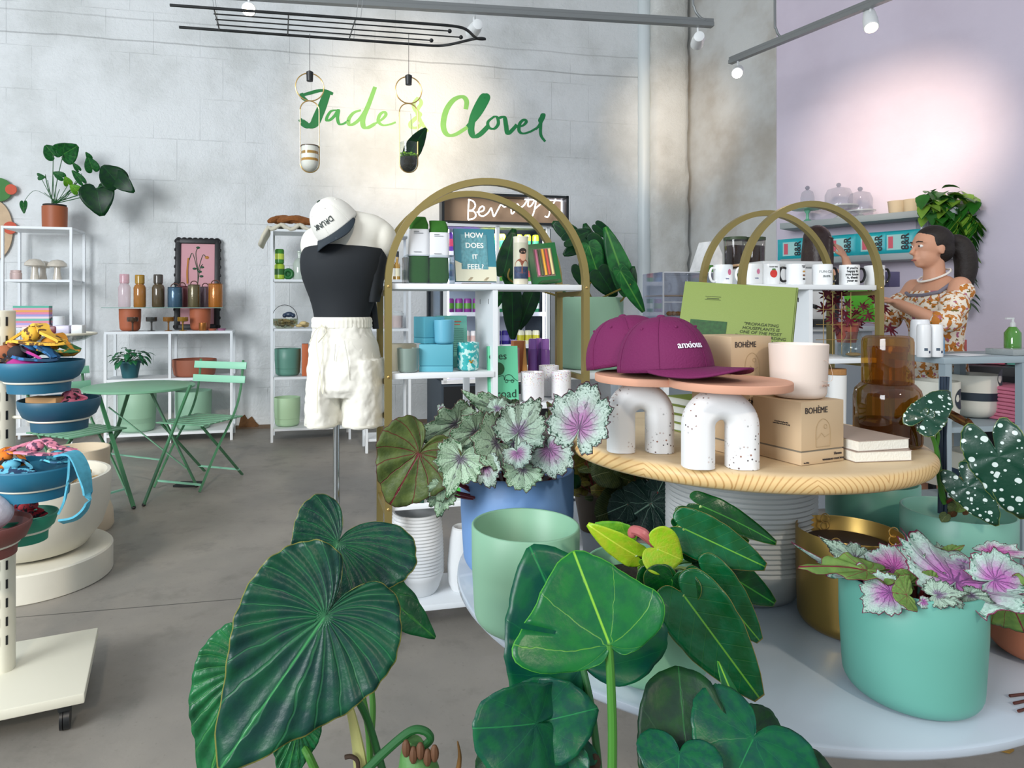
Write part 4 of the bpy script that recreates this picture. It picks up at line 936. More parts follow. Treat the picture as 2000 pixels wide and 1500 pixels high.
m = bpy.data.materials['patterned_cloth.001']; o = b.build('headband', mat('4FA3BC', .8, var=.35, vscale=60), None, inb(l3, .1, -.03, 0)); tag(o, 'turquoise headband strap hanging down over the middle bowl edge', 'headband')
band(inb(l4, -.02, 0, .01), 'blue and red headband in the emerald bowl', '3A7A9A', '8A1E2A', 11, .05, .04, 40); band(inb(l4, .03, -.02, .0), 'red plaid headband in the emerald bowl', 'A02430', '16161E', 12, .05, .03, 60)
o = MB().ball((0, 0, 0), (.073, .068, .053), 24, 16).build('cotton_ball', mat('DAD4DE', .95, bump=.8, bscale=60), None, inb(l5, .0, 0, .03)); tag(o, 'fluffy white ball in the mauve bowl at the left edge', 'pompom')
# clear tray behind
TZ2 = 2.75; t = thing('clear_tray', 'clear acrylic dish of trinkets behind the top bowl', 'dish', (ax(112, TZ2), TZ2, az(652, TZ2)-.05))
MB().lathe([(.0001, 0), (.05, 0), (.055, .02), (.1, .03), (.14, .052), (.145, .052), (.1, .024), (.0001, .004)], seg=36).build('bowl', glass('E6E8E8'), t)
MB().lathe([(.142+.005*math.cos(a), .05+.005*math.sin(a)) for a in [2*PI*k/8 for k in range(9)]], seg=40).build('ring', M_cream, t)
for x, cc, lb, d in ((-.02, '6A2A34', 'dark red small packet in the clear dish', (.08, .05, .03)), (.035, 'B8B4C8', 'pale lilac labelled packet in the clear dish', (.07, .04, .035)), (.1, 'D0D4D4', 'crumpled clear wrapper in the clear dish', (.045, .04, .04)), (-.09, 'C8B8B0', 'pale small packet at left of the clear dish', (.06, .05, .025))):
    o = MB().box((0, 0, 0), d, bev=.006).build('small_packet', mat(cc, .4), None, (ax(112, TZ2)+x, TZ2-.02, az(652, TZ2)+.018), .1*x*10); tag(o, lb, 'packet')
# cream floor planters
M_cer = mat('D9D5C6', .55, bump=.15, bscale=30, var=.06); M_cer2 = mat('D8C7AC', .6)
PZ = 3.08; PX = ax(62, PZ)
o = MB().lathe([(.0001, 0), (.33, 0), (.335, .004), (.335, .12), (.328, .127), (.0001, .127)], seg=64).build('plinth', M_cer, None, (PX, PZ, 0)); tag(o, 'round cream ceramic plinth under the big bowl planter', 'plinth')
o = MB().lathe([(.0001, 0), (.17, 0), (.23, .02), (.29, .1), (.322, .2), (.33, .33), (.325, .345), (.31, .345), (.305, .3), (.25, .26), (.0001, .25)], seg=64).build('bowl_planter', M_cer, None, (PX, PZ, .1275)); tag(o, 'big cream bowl planter filled with dried loofah, on a round plinth', 'planter')
b = MB(); rr = random.Random(4)
for k in range(110): a = rr.random()*6.28; e = .29*math.sqrt(rr.random()); b.ball((e*math.cos(a), e*math.sin(a), .28+.05*rr.random()), (.024, .02, .016), 7, 5)
o = b.build('dried_loofah_chips', mat('B89A6A', .95, bump=1, var=.35, vscale=40), None, (PX, PZ, .1275)); tag(o, 'tan dried loofah chips filling the cream planter', 'dried loofah', kind='stuff')
for k, (dx, dy, h, lb) in enumerate(((.02, -.12, .16, 'small beige cone ornament standing in the loofah'), (-.08, -.05, .14, 'brown textured cone standing in the loofah'))):
    o = MB().lathe([(.0001, 0), (.045, 0), (.02, h*.8), (.0001, h)], seg=16).build('cone_ornament', mat('C8B08A' if k == 0 else '8A7040', .8, bump=.8, bscale=80), None, (PX+dx+.08, PZ+dy, .44)); tag(o, lb, 'ornament')
QZ = 3.75; o = MB().lathe(pot_profile(.155, .26, .012, .05), seg=44).build('striped_planter', M_cer2, None, (ax(155, QZ), QZ, .2)); tag(o, 'cream cylinder planter with a black stripe behind the big bowl', 'planter')
o = MB().lathe([(.1565, .07), (.1565, .11)], seg=44).build('black_stripe', M_blk, None); o.parent = bpy.data.objects['striped_planter']
o = MB().lathe([(.0001, 0), (.16, 0), (.17, .02), (.165, .1), (.14, .17), (.1, .199), (.0001, .1995)], seg=44).build('dome_plinth', M_cer2, None, (ax(157, QZ), QZ, 0)); tag(o, 'cream rounded ceramic block under the striped planter', 'planter')

# ================= MANNEQUIN =================
MZ = 2.60; MX = ax(672, MZ)
M_man = mat('DCDAD0', .5, bump=.1)
MN = thing('mannequin', 'headless cream female dress form on a chrome pole', 'mannequin', (MX, MZ, 0), 0)
def mz(py): return az(py, MZ)
def mx(px): return ax(px, MZ)-MX
def sec(y, xl, xr, dep, e=2, cy=0): 
    a, b_ = mx(xl), mx(xr); return ((a+b_)/2, cy, mz(y), (b_-a)/2, dep, e)
body = MB().loft([sec(745, 640, 715, .05), sec(742, 612, 742, .105), sec(730, 606, 746, .118), sec(720, 606, 748, .13), sec(670, 610, 738, .12), sec(640, 616, 722, .095), sec(615, 622, 716, .085), sec(580, 614, 728, .09), sec(540, 598, 742, .115, 2, -.01), sec(505, 594, 746, .125, 2, -.015), sec(480, 604, 750, .115), sec(462, 606, 758, .1), sec(447, 608, 762, .085), sec(432, 616, 756, .07), sec(420, 632, 735, .055), sec(412, 640, 694, .045), sec(406, 646, 688, .04), sec(402, 652, 682, .03)], 44)
ob = body.ball((mx(748), .0, mz(470)), (.055, .06, .075), 20, 14).ball((mx(612), -.0, mz(480)), (.05, .055, .07), 20, 14).build('torso', M_man, MN)
rm = ob.modifiers.new('r', 'REMESH'); rm.mode = 'VOXEL'; rm.voxel_size = .006; rm.use_smooth_shade = True
sm = ob.modifiers.new('s', 'SMOOTH'); sm.iterations = 8; sm.factor = .6
MB().cyl((mx(655), .02, .02), (mx(655), .02, mz(830)), .0125, seg=20).build('pole', mat('A8AEB2', .15, .95), MN)
MB().lathe([(.0001, 0), (.15, 0), (.15, .008), (.02, .022), (.0001, .022)], (mx(655), .02, 0), seg=40).build('base', mat('A8AEB2', .2, .9), MN)
# top: one-shoulder black jersey
tb = MB(); tsec = [(630, 617, 719, .09), (615, 616, 720, .092), (580, 608, 733, .097), (545, 592, 748, .12), (510, 589, 752, .132), (492, 592, 754, .128)]
seg = 56; vs = []; fs = []
rings = []
def tr(y, xl, xr, d, cy, e=2):
    a, b_ = mx(xl), mx(xr); return [((a+b_)/2+(b_-a)/2*math.cos(2*PI*k/seg), cy+d*math.sin(2*PI*k/seg), mz(y)) for k in range(seg)]
for q in tsec: rings.append(tr(*q, -.012 if 500 < q[0] < 560 else 0))
a, b_ = mx(597), mx(754)
top = []
for k in range(seg):     # neckline slants from under the left arm up over the right bust
    c_, s_ = math.cos(2*PI*k/seg), math.sin(2*PI*k/seg); xx = (a+b_)/2+(b_-a)/2*c_*.985; yy = 487-6*c_ if s_ > 0 else 488-(1-c_*c_)*4
    if c_ < 0: yy -= 2
    top.append((xx, .122*s_-.004, mz(yy)))
rings.append(top)
for r in rings: vs += r
for i in range(len(rings)-1):
    for k in range(seg): k2 = (k+1) % seg; fs.append((i*seg+k, i*seg+k2, (i+1)*seg+k2, (i+1)*seg+k))
tb.add(vs, fs); o = tb.build('jersey_top', mat('141A20', .8, bump=.1), None, (MX, MZ, 0), sharp=180); so_ = o.modifiers.new('t', 'SOLIDIFY'); so_.thickness = .004; so_.offset = 1; sb = o.modifiers.new('s', 'SUBSURF'); sb.levels = sb.render_levels = 1
tag(o, 'black strapless jersey top worn by the dress form', 'top')
sl_ = MB().loft([(mx(731), -.02, mz(590), .024, .04), (mx(735), -.02, mz(540), .035, .06), (mx(742), -.01, mz(505), .03, .06), (mx(746), 0, mz(487), .02, .05)], 24); o2 = sl_.build('side_drape', mat('12181E', .8), o)
MB().loft([(mx(731), .05, mz(643), .012, .03), (mx(724), .05, mz(600), .018, .03), (mx(722), .05, mz(560), .01, .02)], 12).build('back_tail', mat('12181E', .8), o)
# shorts
sh = MB()
sh.loft([sec(624, 614, 723, .1), sec(648, 611, 726, .108), sec(680, 605, 738, .126), sec(720, 601, 746, .138), sec(755, 600, 749, .14), sec(770, 606, 744, .12)], 64)
for xl, xr, o1 in ((599, 671, 0), (671, 752, 0)): sh.loft([sec(700, xl+6, xr-4, .115), sec(755, xl+1, xr, .128), sec(790, xl-1, xr-3 if xl < 600 else xr, .124), sec(829, xl-2, xr-5 if xl < 600 else xr+1, .12)], 48)
o = sh.build('linen_shorts', mat('E6E4DA', .9, bump=.35, bscale=25), None, (MX, MZ, 0)); r_ = o.modifiers.new('union', 'REMESH'); r_.mode = 'VOXEL'; r_.voxel_size = .005; r_.use_smooth_shade = True; s_ = o.modifiers.new('smooth', 'SMOOTH'); s_.iterations = 4; s_.factor = .5
nt_ = bpy.data.textures.new('folds', 'CLOUDS'); nt_.noise_scale = .045; dm = o.modifiers.new('folds', 'DISPLACE'); dm.texture = nt_; dm.strength = .014; dm.mid_level = .5
tag(o, 'off-white linen drawstring shorts on the dress form', 'shorts')
for xl, xr in ((598, 667), (673, 753)):
    q_ = sec(826, xl, xr, .1225); MB().loft([q_, (q_[0], q_[1], q_[2]+.004, q_[3]+.001, q_[4]+.001), (q_[0], q_[1], q_[2]+.008, q_[3], q_[4])], 48, cap=False).build('hem', mat('DAD7CA', .9), o)
wbd = MB(); 
wbd.lathe([(.98, 0), (1.04, .004), (1.05, .012), (1.03, .02), (1.05, .028), (1.03, .038), (.98, .044)], (0, 0, 0), seg=120, wob=lambda th, i: 1+.012*math.sin(th*44)); wbd.v = [Vector(((mx(615)+mx(721))/2+v.x*.112, v.y*.102, mz(641)+v.z)) for v in wbd.v]
wbd.build('waistband', mat('E4E2D6', .9), o)
for pts in ([(640, 632), (632, 660), (640, 720), (645, 760)], [(640, 632), (646, 680), (636, 740), (635, 795)], [(640, 634), (628, 645), (620, 668)], [(640, 634), (650, 645), (636, 665)]):
    n_ = len(pts); MB().tube(catmull([(mx(x_), -.112-.03*min(1, (y_-630)/40.), mz(y_)) for x_, y_ in pts], 5), .0028, 6, flat=.6).build('drawstring', mat('DCD8C4', .9), o)
MB().tube([(mx(668), -.137, mz(668)), (mx(666), -.139, mz(700))], .0012, 5).tube([(mx(684), -.132, mz(662)), (mx(692), -.139, mz(700)), (mx(694), -.139, mz(735))], .0012, 5).build('pleat_seam', mat('CFCDC2', .9), o)

# ================= CAPS =================
def cap_thing(name, label, loc, rz, crown_m, brim_m, btn_m, a=.079, b=.094, h=.112, rx=0, ry=0, brimL=.072, low=.0):
    t = thing(name, label, 'cap', loc, rz); t.rotation_euler = (rx, ry, rz)
    m = MB(); seg = 72; rings = 16; vs = []; fs = []
    def S(th, ph, o_=0.0):     # th 0 = front (-Y)
        sm_ = 1-.012*max(0, 1-abs(((math.degrees(th)+30) % 60)-30)/5.0)
        c_ = math.cos(ph)**.8; 
        return Vector(((a+o_)*math.sin(th)*c_*sm_, -(b+o_)*math.cos(th)*c_*sm_, (h+o_)*math.sin(ph)**1.05*sm_))
    for i in range(rings+1):
        ph = PI/2*i/rings*.985
        for k in range(seg): vs.append(S(2*PI*k/seg, ph))
    for i in range(rings):
        for k in range(seg):
            k2 = (k+1) % seg; fs.append((i*seg+k, i*seg+k2, (i+1)*seg+k2, (i+1)*seg+k))
    fs.append(tuple(rings*seg+k for k in range(seg)))
    m.add(vs, fs); o = m.build('crown', crown_m, t, sharp=180); s_ = o.modifiers.new('t', 'SOLIDIFY'); s_.thickness = .0022; s_.offset = -1
    sm2 = MB(); [sm2.tube([S(R(k*60), PI/2*j/12, .0006) for j in range(13)], .0007, 5) for k in range(6)]; [sm2.ball(S(R(30+60*k), R(52), .0004), (.0028, .0028, .0028), 8, 5) for k in range(6)]; sm2.build('seam', crown_m, t)
    MB().ball((0, 0, h), (.008, .008, .004), 12, 8).build('button', btn_m, t)
    br = MB(); n1, n2 = 36, 9; vs = []; fs = []
    for i in range(n1+1):
        th = R(-74+148*i/n1); 
        for j in range(n2+1):
            s = j/n2; base = S(th, 0.02); L = brimL*max(0, math.cos(th*90/74.5))**.62
            x = base.x*(1+.04*s); y = base.y-L*s-(0); z = .003-.008*s-.030*(x/.08)**2*s*(L/brimL)+low*s
            vs.append((x, y, z))
    for i in range(n1):
        for j in range(n2): q = i*(n2+1)+j; fs.append((q, q+n2+1, q+n2+2, q+1))
    br.add(vs, fs); o = br.build('brim', brim_m, t, sharp=180); s_ = o.modifiers.new('t', 'SOLIDIFY'); s_.thickness = .0035
    st = MB()
    for s in (.3, .45, .6, .75, .88): st.tube([Vector(vs[i*(n2+1)+min(n2, int(s*n2+.5))])+Vector((0, 0, .0022)) for i in range(3, n1-2)], .0005, 4)
    st.build('stitching', brim_m, t)
    return t, S
M_pur = mat('690F4A', .8, bump=.35, bscale=300, var=.1, vscale=10, name='purple_cotton')
# ================= GOLD ARCHED RACKS =================
def arch_rack(label, pxl, Z, yaw, W, D, zs, shelves, divs, foot=True, t=.026):
    X = ax(pxl, Z); th = thing('arched_rack', label, 'shelf', (X, Z, 0), yaw); r = W/2
    for y in (0, D):
        b = MB(); path = [(0, .03), (0, zs)]+[(r-r*math.cos(a), zs+r*math.sin(a)) for a in [PI*k/40 for k in range(1, 40)]]+[(W, zs), (W, .03)]
        vs = []; n = len(path)
        for i, (x, z) in enumerate(path):
            p0, p1 = path[max(i-1, 0)], path[min(i+1, n-1)]; dx, dz = p1[0]-p0[0], p1[1]-p0[1]; L = math.hypot(dx, dz); nx, nz = -dz/L, dx/L
            for s, e in ((-1, -1), (1, -1), (1, 1), (-1, 1)): vs.append((x+nx*t/2*s, y+e*t/2, z+nz*t/2*s))
        b.add(vs, [(4*i+k, 4*i+(k+1) % 4, 4*i+4+(k+1) % 4, 4*i+4+k) for i in range(n-1) for k in range(4)]+[(3, 2, 1, 0), (4*n-4, 4*n-3, 4*n-2, 4*n-1)])
        b.build('arched_frame', M_gold, th, sharp=40)
    for x in (0, W):
        for z in [s[0] for s in shelves]: MB().box((x, D/2, z-.035), (.02, D, .02)).build('side_rail', M_gold, th)
        for y in (0, D): MB().lathe([(.014, 0), (.016, .006), (.01, .014), (.007, .03)], (x, y, 0), seg=16).build('foot', M_blk, th)
    for z, x0, x1 in shelves:
        MB().box(((x0+x1)/2, D/2, z-.011), (x1-x0-.03, D, .022), bev=.002).build('shelf', M_wsteel, th)
        for x in (x0, x1):
            if x in (0, W): MB().ball((x, -t/2, z-.012), (.006, .003, .006), 10, 6).build('bolt', M_brass, th)
    for x, z0, z1 in divs:
        MB().box((x, D/2, (z0+z1)/2), (.02, D-.01, z1-z0)).build('divider', M_wsteel, th)
        b = MB()
        for y in (.07, .2): b.box((x-.0102, y, z1-.045), (.001, .006, .02))
        b.build('slot', M_blk, th)
    return th
def rloc(th, px, d, z):
    yaw = th.rotation_euler.z; X0, Z0 = th.location.x, th.location.y; dx, dy = -math.sin(yaw), math.cos(yaw); bx, by = X0+dx*d, Z0+dy*d
    u = (px-CX)/F; t = (u*by-bx)/(math.cos(yaw)-u*math.sin(yaw)); return (bx+math.cos(yaw)*t, by+math.sin(yaw)*t, z)
RY = R(13); RW = .795; dv = .43
RA = arch_rack('gold arched display rack with white shelves in the middle of the shop', 758, 2.5, RY, RW, .29, 1.34, [(1.34, 0, RW), (1.0, 0, dv), (.87, dv, RW), (.505, 0, RW), (.115, 0, RW)], [(dv-.01, .51, 1.318)])
MB().bar((0, 0, .2), (0, .29, .33), .02).build('side_brace', M_gold, RA)
RB = arch_rack('gold arched display rack at right holding a row of printed mugs', 1449, 2.86, RY, .71, .29, 1.35, [(1.35, 0, .71), (1.02, .36, .71), (.68, 0, .71), (.12, 0, .71)], [(.35, .7, 1.328)])
yw = RY
# --- top shelf of the left rack ---
z1 = 1.341
def wbox(name, label, cat, loc, d, m, rz=yw, rx=0, bev=.002, group=None):
    o = MB().box((0, 0, d[2]/2), d, bev=bev).build(name, m, None, loc, rz); o.rotation_euler = (rx, 0, rz); return tag(o, label, cat, group)
for px, d, lb, hh in ((817, .06, 'rolled green linen towel in a white paper sleeve, left of two', .245), (856, .06, 'rolled green linen towel in a white paper sleeve, right of two', .232)):
    t = thing('rolled_towel', lb, 'towel', rloc(RA, px, d, z1+.004), yw)
    MB().loft([(0, 0, 0, .036, .026, 3), (0, 0, .02, .042, .03, 3), (.001, 0, .1, .038, .028, 3), (0, 0, hh-.05, .036, .026, 3), (.003, 0, hh-.02, .036, .024, 3), (-.004, 0, hh+.01, .032, .016, 3)], 32).build('towel', mat('2F6A1E', .9, bump=.8, bscale=50, var=.15), t)
    MB().loft([(0, 0, hh*.42, .041, .031, 4), (0, 0, hh*.84, .040, .030, 4)], 32, cap=False).build('paper_sleeve', mat('E4E6EA', .7), t)
    MB().box((-.012, -.032, hh*.8), (.02, .001, .002)).box((-.004, -.032, hh*.775), (.036, .001, .0015)).box((-.008, -.033, hh*.48), (.03, .001, .0015)).build('small_print', mat('6A6E72', .7), t)
q = rloc(RA, 838, .06, z1); t = thing('acrylic_tray', 'clear acrylic holder around the two rolled green towels', 'holder', q, yw)
MB().box((0, -.046, .055), (.185, .003, .11)).box((-.092, 0, .055), (.003, .09, .11)).box((.092, 0, .055), (.003, .09, .11)).box((0, 0, .0015), (.185, .09, .003)).build('clear_panel', glass('EEF2F4'), t)
q = rloc(RA, 792, .05, z1); o = MB().box((0, 0, .05), (.02, .05, .1)).build('acrylic_box', glass('D8D4D0'), None, q, yw); tag(o, 'slim clear acrylic box at the left end of the top shelf', 'box')
# standing book
def sbook(name, label, cat, loc, w, h, th_, cover, rz, rx, group=None, pages='E8E4DA'):
    t = thing(name, label, cat, loc, rz, group); t.rotation_euler = (rx, 0, rz)
    MB().box((0, th_/2, h/2), (w-.004, th_-.004, h-.006)).build('pages', mat(pages, .8), t)
    MB().box((0, .001, h/2), (w, .002, h)).box((0, th_-.001, h/2), (w, .002, h)).box((-w/2+.001, th_/2, h/2), (.002, th_, h)).build('cover', cover, t)
    return t
q = rloc(RA, 931, .07, z1+.012); t = sbook('poetry_book', 'teal poetry book reading How does it feel with a sea photo', 'book', q, .17, .218, .016, mat('1F7A8C', .45), yw, R(-12))
MB().box((-.004, -.0005, .122), (.11, .001, .145)).build('sea_photo', mat('4F8A98', .5, bump=.9, bscale=60, var=.5, vscale=70), t)
MB().box((0, -.0003, .03), (.168, .001, .06)).prism([(-.084, .06), (-.055, .06), (-.055, .072), (-.084, .085)], 0, .001, Matrix.Rotation(R(90), 4, 'X')).build('cream_corner', mat('D9D6BE', .5), t)
MB().box((-.002, -.0012, .122), (.105, .001, .14)).build('sea_photo', mat('5A949E', .5, bump=.9, bscale=60, var=.5, vscale=70), t)
for s, zz_ in (('HOW', .19), ('DOES', .147), ('IT', .1), ('FEEL?', .058)): text(s, .03 if s != 'IT' else .027, mat('EDEFEA', .5), t, (-.002, -.002, zz_), offset=.0006)
MB().box((-.03, -.02, .004), (.01, .05, .003)).box((.035, -.02, .004), (.01, .05, .003)).box((0, .04, -.008), (.12, .08, .003)).build('display_stand', glass('E8E0D8'), t)
q = rloc(RA, 1017, .04, z1); t = thing('prayer_candle', 'tall glass prayer candle with a printed man in a patterned jumper', 'candle', q, yw)
MB().lathe([(.0001, 0), (.028, 0), (.03, .006), (.03, .18), (.031, .19), (.027, .19), (.026, .17), (.0001, .165)], seg=32).build('glass', mat('D8D2BE', .2, coat=1), t)
def cyl_patch(b, r, a0, a1, z0, z1, n=14):
    vs = []; 
    for i in range(n+1):
        a = R(a0+(a1-a0)*i/n)-PI/2; vs += [(r*math.cos(a), r*math.sin(a), z0), (r*math.cos(a), r*math.sin(a), z1)]
    b.add(vs, [(2*i, 2*i+2, 2*i+3, 2*i+1) for i in range(n)]); return b
cyl_patch(MB(), .0305, -80, 80, .02, .165).build('printed_label', mat('B9B8A2', .5), t)
def ell_patch(b, r, ca, cz, ra, rz_, n=24):
    vs = [((r)*math.cos(R(ca)-PI/2), r*math.sin(R(ca)-PI/2), cz)]
    for k in range(n): a = 2*PI*k/n; th = R(ca+ra*math.cos(a))-PI/2; vs.append((r*math.cos(th), r*math.sin(th), cz+rz_*math.sin(a)))
    b.add(vs, [(0, 1+k, 1+(k+1) % n) for k in range(n)]); return b
cyl_patch(MB(), .0312, -75, 60, .022, .07).build('printed_jumper', mat('2A3A5A', .6, var=.9, vscale=90), t)
ell_patch(MB(), .0313, -8, .072, 58, .03).build('printed_jumper', mat('8A4A32', .6, var=.7, vscale=120), t)
ell_patch(MB(), .0318, 0, .112, 24, .02).build('printed_face', mat('C89A80', .6), t); ell_patch(MB(), .0322, -2, .131, 28, .012).build('printed_hair', mat('2A1C16', .7), t)
q = rloc(RA, 1070, .05, z1+.006); t = thing('candle_gift_set', 'green framed box of five coloured taper candles', 'gift box', q, yw); t.rotation_euler = (R(-12), R(-6), yw)
MB().box((0, .012, .085), (.125, .02, .17), bev=.002).build('box', mat('1B6A35', .4), t)
MB().box((0, .001, .088), (.078, .002, .118)).build('window', mat('8A7A70', .5), t)
for k, cc in enumerate(('D87A9A', '4A5A3A', 'E8A82A', 'C04A3A', 'D8C88A')): MB().tube([(-.03+k*.015, -.002, .034), (-.03+k*.015, -.002, .143)], .0052, 10).build('candle', mat(cc, .5, bump=.5, bscale=60), t)
MB().box((0, -.02, .003), (.08, .05, .003)).build('display_stand', glass('E8E0D8'), t)
q = rloc(RA, 1060, .14, z1); o = MB().box((0, 0, .0015), (.19, .12, .003)).build('cream_mat', mat('D8CBB0', .8), None, q, yw); tag(o, 'flat cream card under the candle gift set', 'card')
# --- second shelf, left bay ---
z2 = 1.001
def tumbler(name, label, cat, loc, r, h, m, wax='E8E2D4', group=None, fill=.8, rz=0, taper=.93):
    t = thing(name, label, cat, loc, rz, group)
    pr = [(.0001, .001), (r*taper-.012, 0)]+[(r*taper-.012+.012*math.sin(a), .012*(1-math.cos(a))) for a in [PI/2*k/5 for k in range(1, 6)]]+[(r, h-.001), (r-.001, h), (r-.0025, h), (r-.003, h-.002), (r-.0035, h*fill), ]
    MB().lathe(pr+[(r-.006, h*fill-.001)], seg=48).build('vessel', m, t)
    MB().lathe([(r-.004, h*fill-.002), (r-.0045, h*fill), (.0001, h*fill)], seg=40).build('wax', mat(wax, .6), t); return t
q = rloc(RA, 786, .12, z2); wbox('taupe_box', 'taupe candle box behind the grey-green candle', 'box', q, (.1, .08, .105), mat('8F8A78', .7))
q = rloc(RA, 797, .045, z2); tumbler('candle', 'grey-green glass candle at the left of the blue boxes', 'candle', q, .043, .092, mat('7E9088', .35, coat=.4))
def band_box(name, label, loc, w, d, h, cc, rz, group=None, rx=0):
    t = thing(name, label, 'box', loc, rz, group)
    MB().box((0, 0, h*.1), (w, d, h*.2), bev=.001).build('base', mat(cc, .6), t); MB().box((0, 0, h*.21), (w*.97, d*.97, h*.03)).build('inner_sleeve', mat('7A7264' if cc[0] in 'CB' else '2F7A90', .7), t)
    MB().box((0, 0, h*.225+h*.775/2), (w, d, h*.775), bev=.001).build('lid', mat(cc, .6), t); return t
q = rloc(RA, 853, .08, z2); band_box('candle_box', 'turquoise candle box lying under the blue candle', q, .13, .11, .105, '56A3B5', yw+R(-14))
q2 = (q[0]-.03, q[1]+.045, z2+.106); 
band_box('candle_box', 'turquoise candle box stacked on top, behind the blue candle', (q[0]-.032, q[1]+.035, z2+.1065), .09, .09, .105, '4F9DB0', yw+R(20))
tumbler('candle', 'sky blue candle standing on the turquoise box', 'candle', (q[0]+.03, q[1]-.022, z2+.1065), .04, .093, mat('62A9C2', .4), 'B8D8E0', fill=.9)
q = rloc(RA, 884, .19, z2); t = sbook('teal_book', 'pale teal book with red title text behind the candle boxes', 'book', q, .13, .215, .02, mat('6FB8A8', .6), yw, R(-6))
b = MB(); [b.box((-.005, -.001, .19-.012*k), (.09-.01*(k % 3), .001, .004)) for k in (0, 1)]; b.build('title_print', mat('C85A4A', .6), t); b = MB(); [b.box((0, -.001, .16-.0085*k), (.1, .001, .0022)) for k in range(12)]; b.build('text_print', mat('4A8A80', .6), t)
q = rloc(RA, 914, .06, z2); mg = bpy.data.materials.new('mottled_turquoise_glass'); mg.use_nodes = True; n = NT(mg); n.color(n.mix(n.ss(n.noise(55, 3, n.obj()), .5, .58), lin('2FA7A8'), lin('BFE3DC'))); n.b.inputs['Roughness'].default_value = .2; n.b.inputs['Coat Weight'].default_value = .8
t = tumbler('candle', 'mottled turquoise glass candle with a small bee emblem', 'candle', q, .044, .11, mg, 'D8ECE6', taper=.98)
MB().ball((.012, -.044, .035), (.006, .003, .004), 10, 6).ball((.006, -.044, .041), (.004, .002, .003), 8, 5).ball((.018, -.044, .041), (.004, .002, .003), 8, 5).build('bee_emblem', mat('A8842A', .3, .8), t)
# --- right bay, z .87 ---
z3 = .871
q = rloc(RA, 984, .03, z3); t = sbook('green_book', 'mint green booklet with black words ending in road', 'book', q, .125, .225, .012, mat('62C096', .6), yw, R(-5))
text('eyes', .042, mat('12382A', .6), t, (-.02, -.0012, .185), shear=0); text('road', .045, mat('12382A', .6), t, (.012, -.0012, .035)); MB().lathe([(.026, -.0006), (.026, .0006), (.0001, .0006)], (-.02, -.001, .135), 24, M=Matrix.Rotation(R(90), 4, 'X')).build('round_emblem', mat('14502A', .6), t)
MB().tube(catmull([(-.03, -.0015, .1), (0, -.0015, .108), (.005, -.0015, .09), (.01, -.0015, .108), (.03, -.0015, .11), (.045, -.0015, .095), (.06, -.0015, .085)], 6), .001, 4).tube([(.01, -.0015, .09), (.045, -.0015, .087)], .001, 4).tube([(.06*0+.013+.006*math.cos(a), -.0015, .086+.006*math.sin(a)) for a in [2*PI*k/10 for k in range(11)]], .001, 4).tube([(.037+.006*math.cos(a), -.0015, .086+.006*math.sin(a)) for a in [2*PI*k/10 for k in range(11)]], .001, 4).build('car_drawing', mat('12382A', .6), t)
msp = bpy.data.materials.new('confetti_speckled_glass'); msp.use_nodes = True; n = NT(msp)
v_ = n.new('ShaderNodeTexVoronoi'); v_.inputs['Scale'].default_value = 160; n.l.new(n.obj(), v_.inputs[0]); zz3 = n.sep(n.obj())[2]; n.color(n.mix(n.m('MULTIPLY', n.m('SUBTRACT', 1, n.ss(v_.outputs['Distance'], .25, .35)), n.m('ADD', .15, n.ss(zz3, .05, .11))), lin('E2E0E2'), n.mix(.5, v_.outputs['Color'], lin('C87A6A')))); n.b.inputs['Roughness'].default_value = .3
for px, d, lb, r_ in ((1040, .06, 'confetti speckled candle tumbler, nearest the mint booklet', .047), (1096, .07, 'confetti speckled candle tumbler at right beside the gold post', .04), (1072, .19, 'dark flecked candle tumbler behind the two confetti ones', .043)):
    q = rloc(RA, px, d, z3); tumbler('candle', lb, 'candle', q, r_, .118 if d < .1 else .13, msp, 'F0EAE4', 'speckled candle tumblers', .75, taper=.99)
# --- low shelf and base ---
q = rloc(RA, 797, .09, .506); t = thing('gift_book', 'dark green book with a twine bow lying on the low rack shelf', 'book', q, yw-R(12)); MB().box((0, 0, .0125), (.13, .16, .025), bev=.002).build('cover', mat('1E4A3A', .6), t)
MB().box((-.068, 0, .0125), (.006, .15, .02)).build('pages', mat('E0D8C4', .8), t); MB().tube([(-.05, 0, .027), (.05, 0.01, .027)], .0025, 5).tube([(.01, -.07, .027), (.0, .07, .027)], .0025, 5).build('twine', mat('C0A878', .9), t)
q = rloc(RA, 850, .1, .506); wbox('green_card_box', 'deep green box standing on the low shelf behind leaves', 'box', (q[0]-.01, q[1]+.1, q[2]), (.12, .02, .12), mat('2A6A50', .6))
q = rloc(RA, 888, .05, .506); o = MB().ball((0, 0, .02), (.03, .02, .022), 12, 8).build('green_soap', mat('3ABA3A', .5), None, q); tag(o, 'bright green small soap at the low shelf edge', 'soap')
M_vase = mat('DADCDD', .6, bump=.1)
def ribbed(label, loc, r, h, nr, name='ribbed_vase', body=None, m=None, cat='vase', amp=.0025):
    pr = [(.0001, 0), (r*.74, 0), (r*.84, h*.06), (r*.97, h*.2)]; k = nr*4
    for i in range(k+1):
        f = i/k; z = h*(.25+.73*f); rr_ = r*((1.0-.12*f*f) if body is None else body(f)); pr.append((rr_+amp*math.cos(2*PI*f*nr), z))
    rt = pr[-1][0]; pr += [(rt-.003, h), (rt-.01, h), (rt-.014, h*.96), (rt-.016, h*.5), (.0001, h*.45)]
    o = MB().lathe(pr, seg=56).build(name, m or M_vase, None, loc, sharp=60); return tag(o, label, cat)
q = rloc(RA, 814, .15, .116); ribbed('tall white ribbed vase on the base shelf of the gold rack', q, .108, .315, 18)
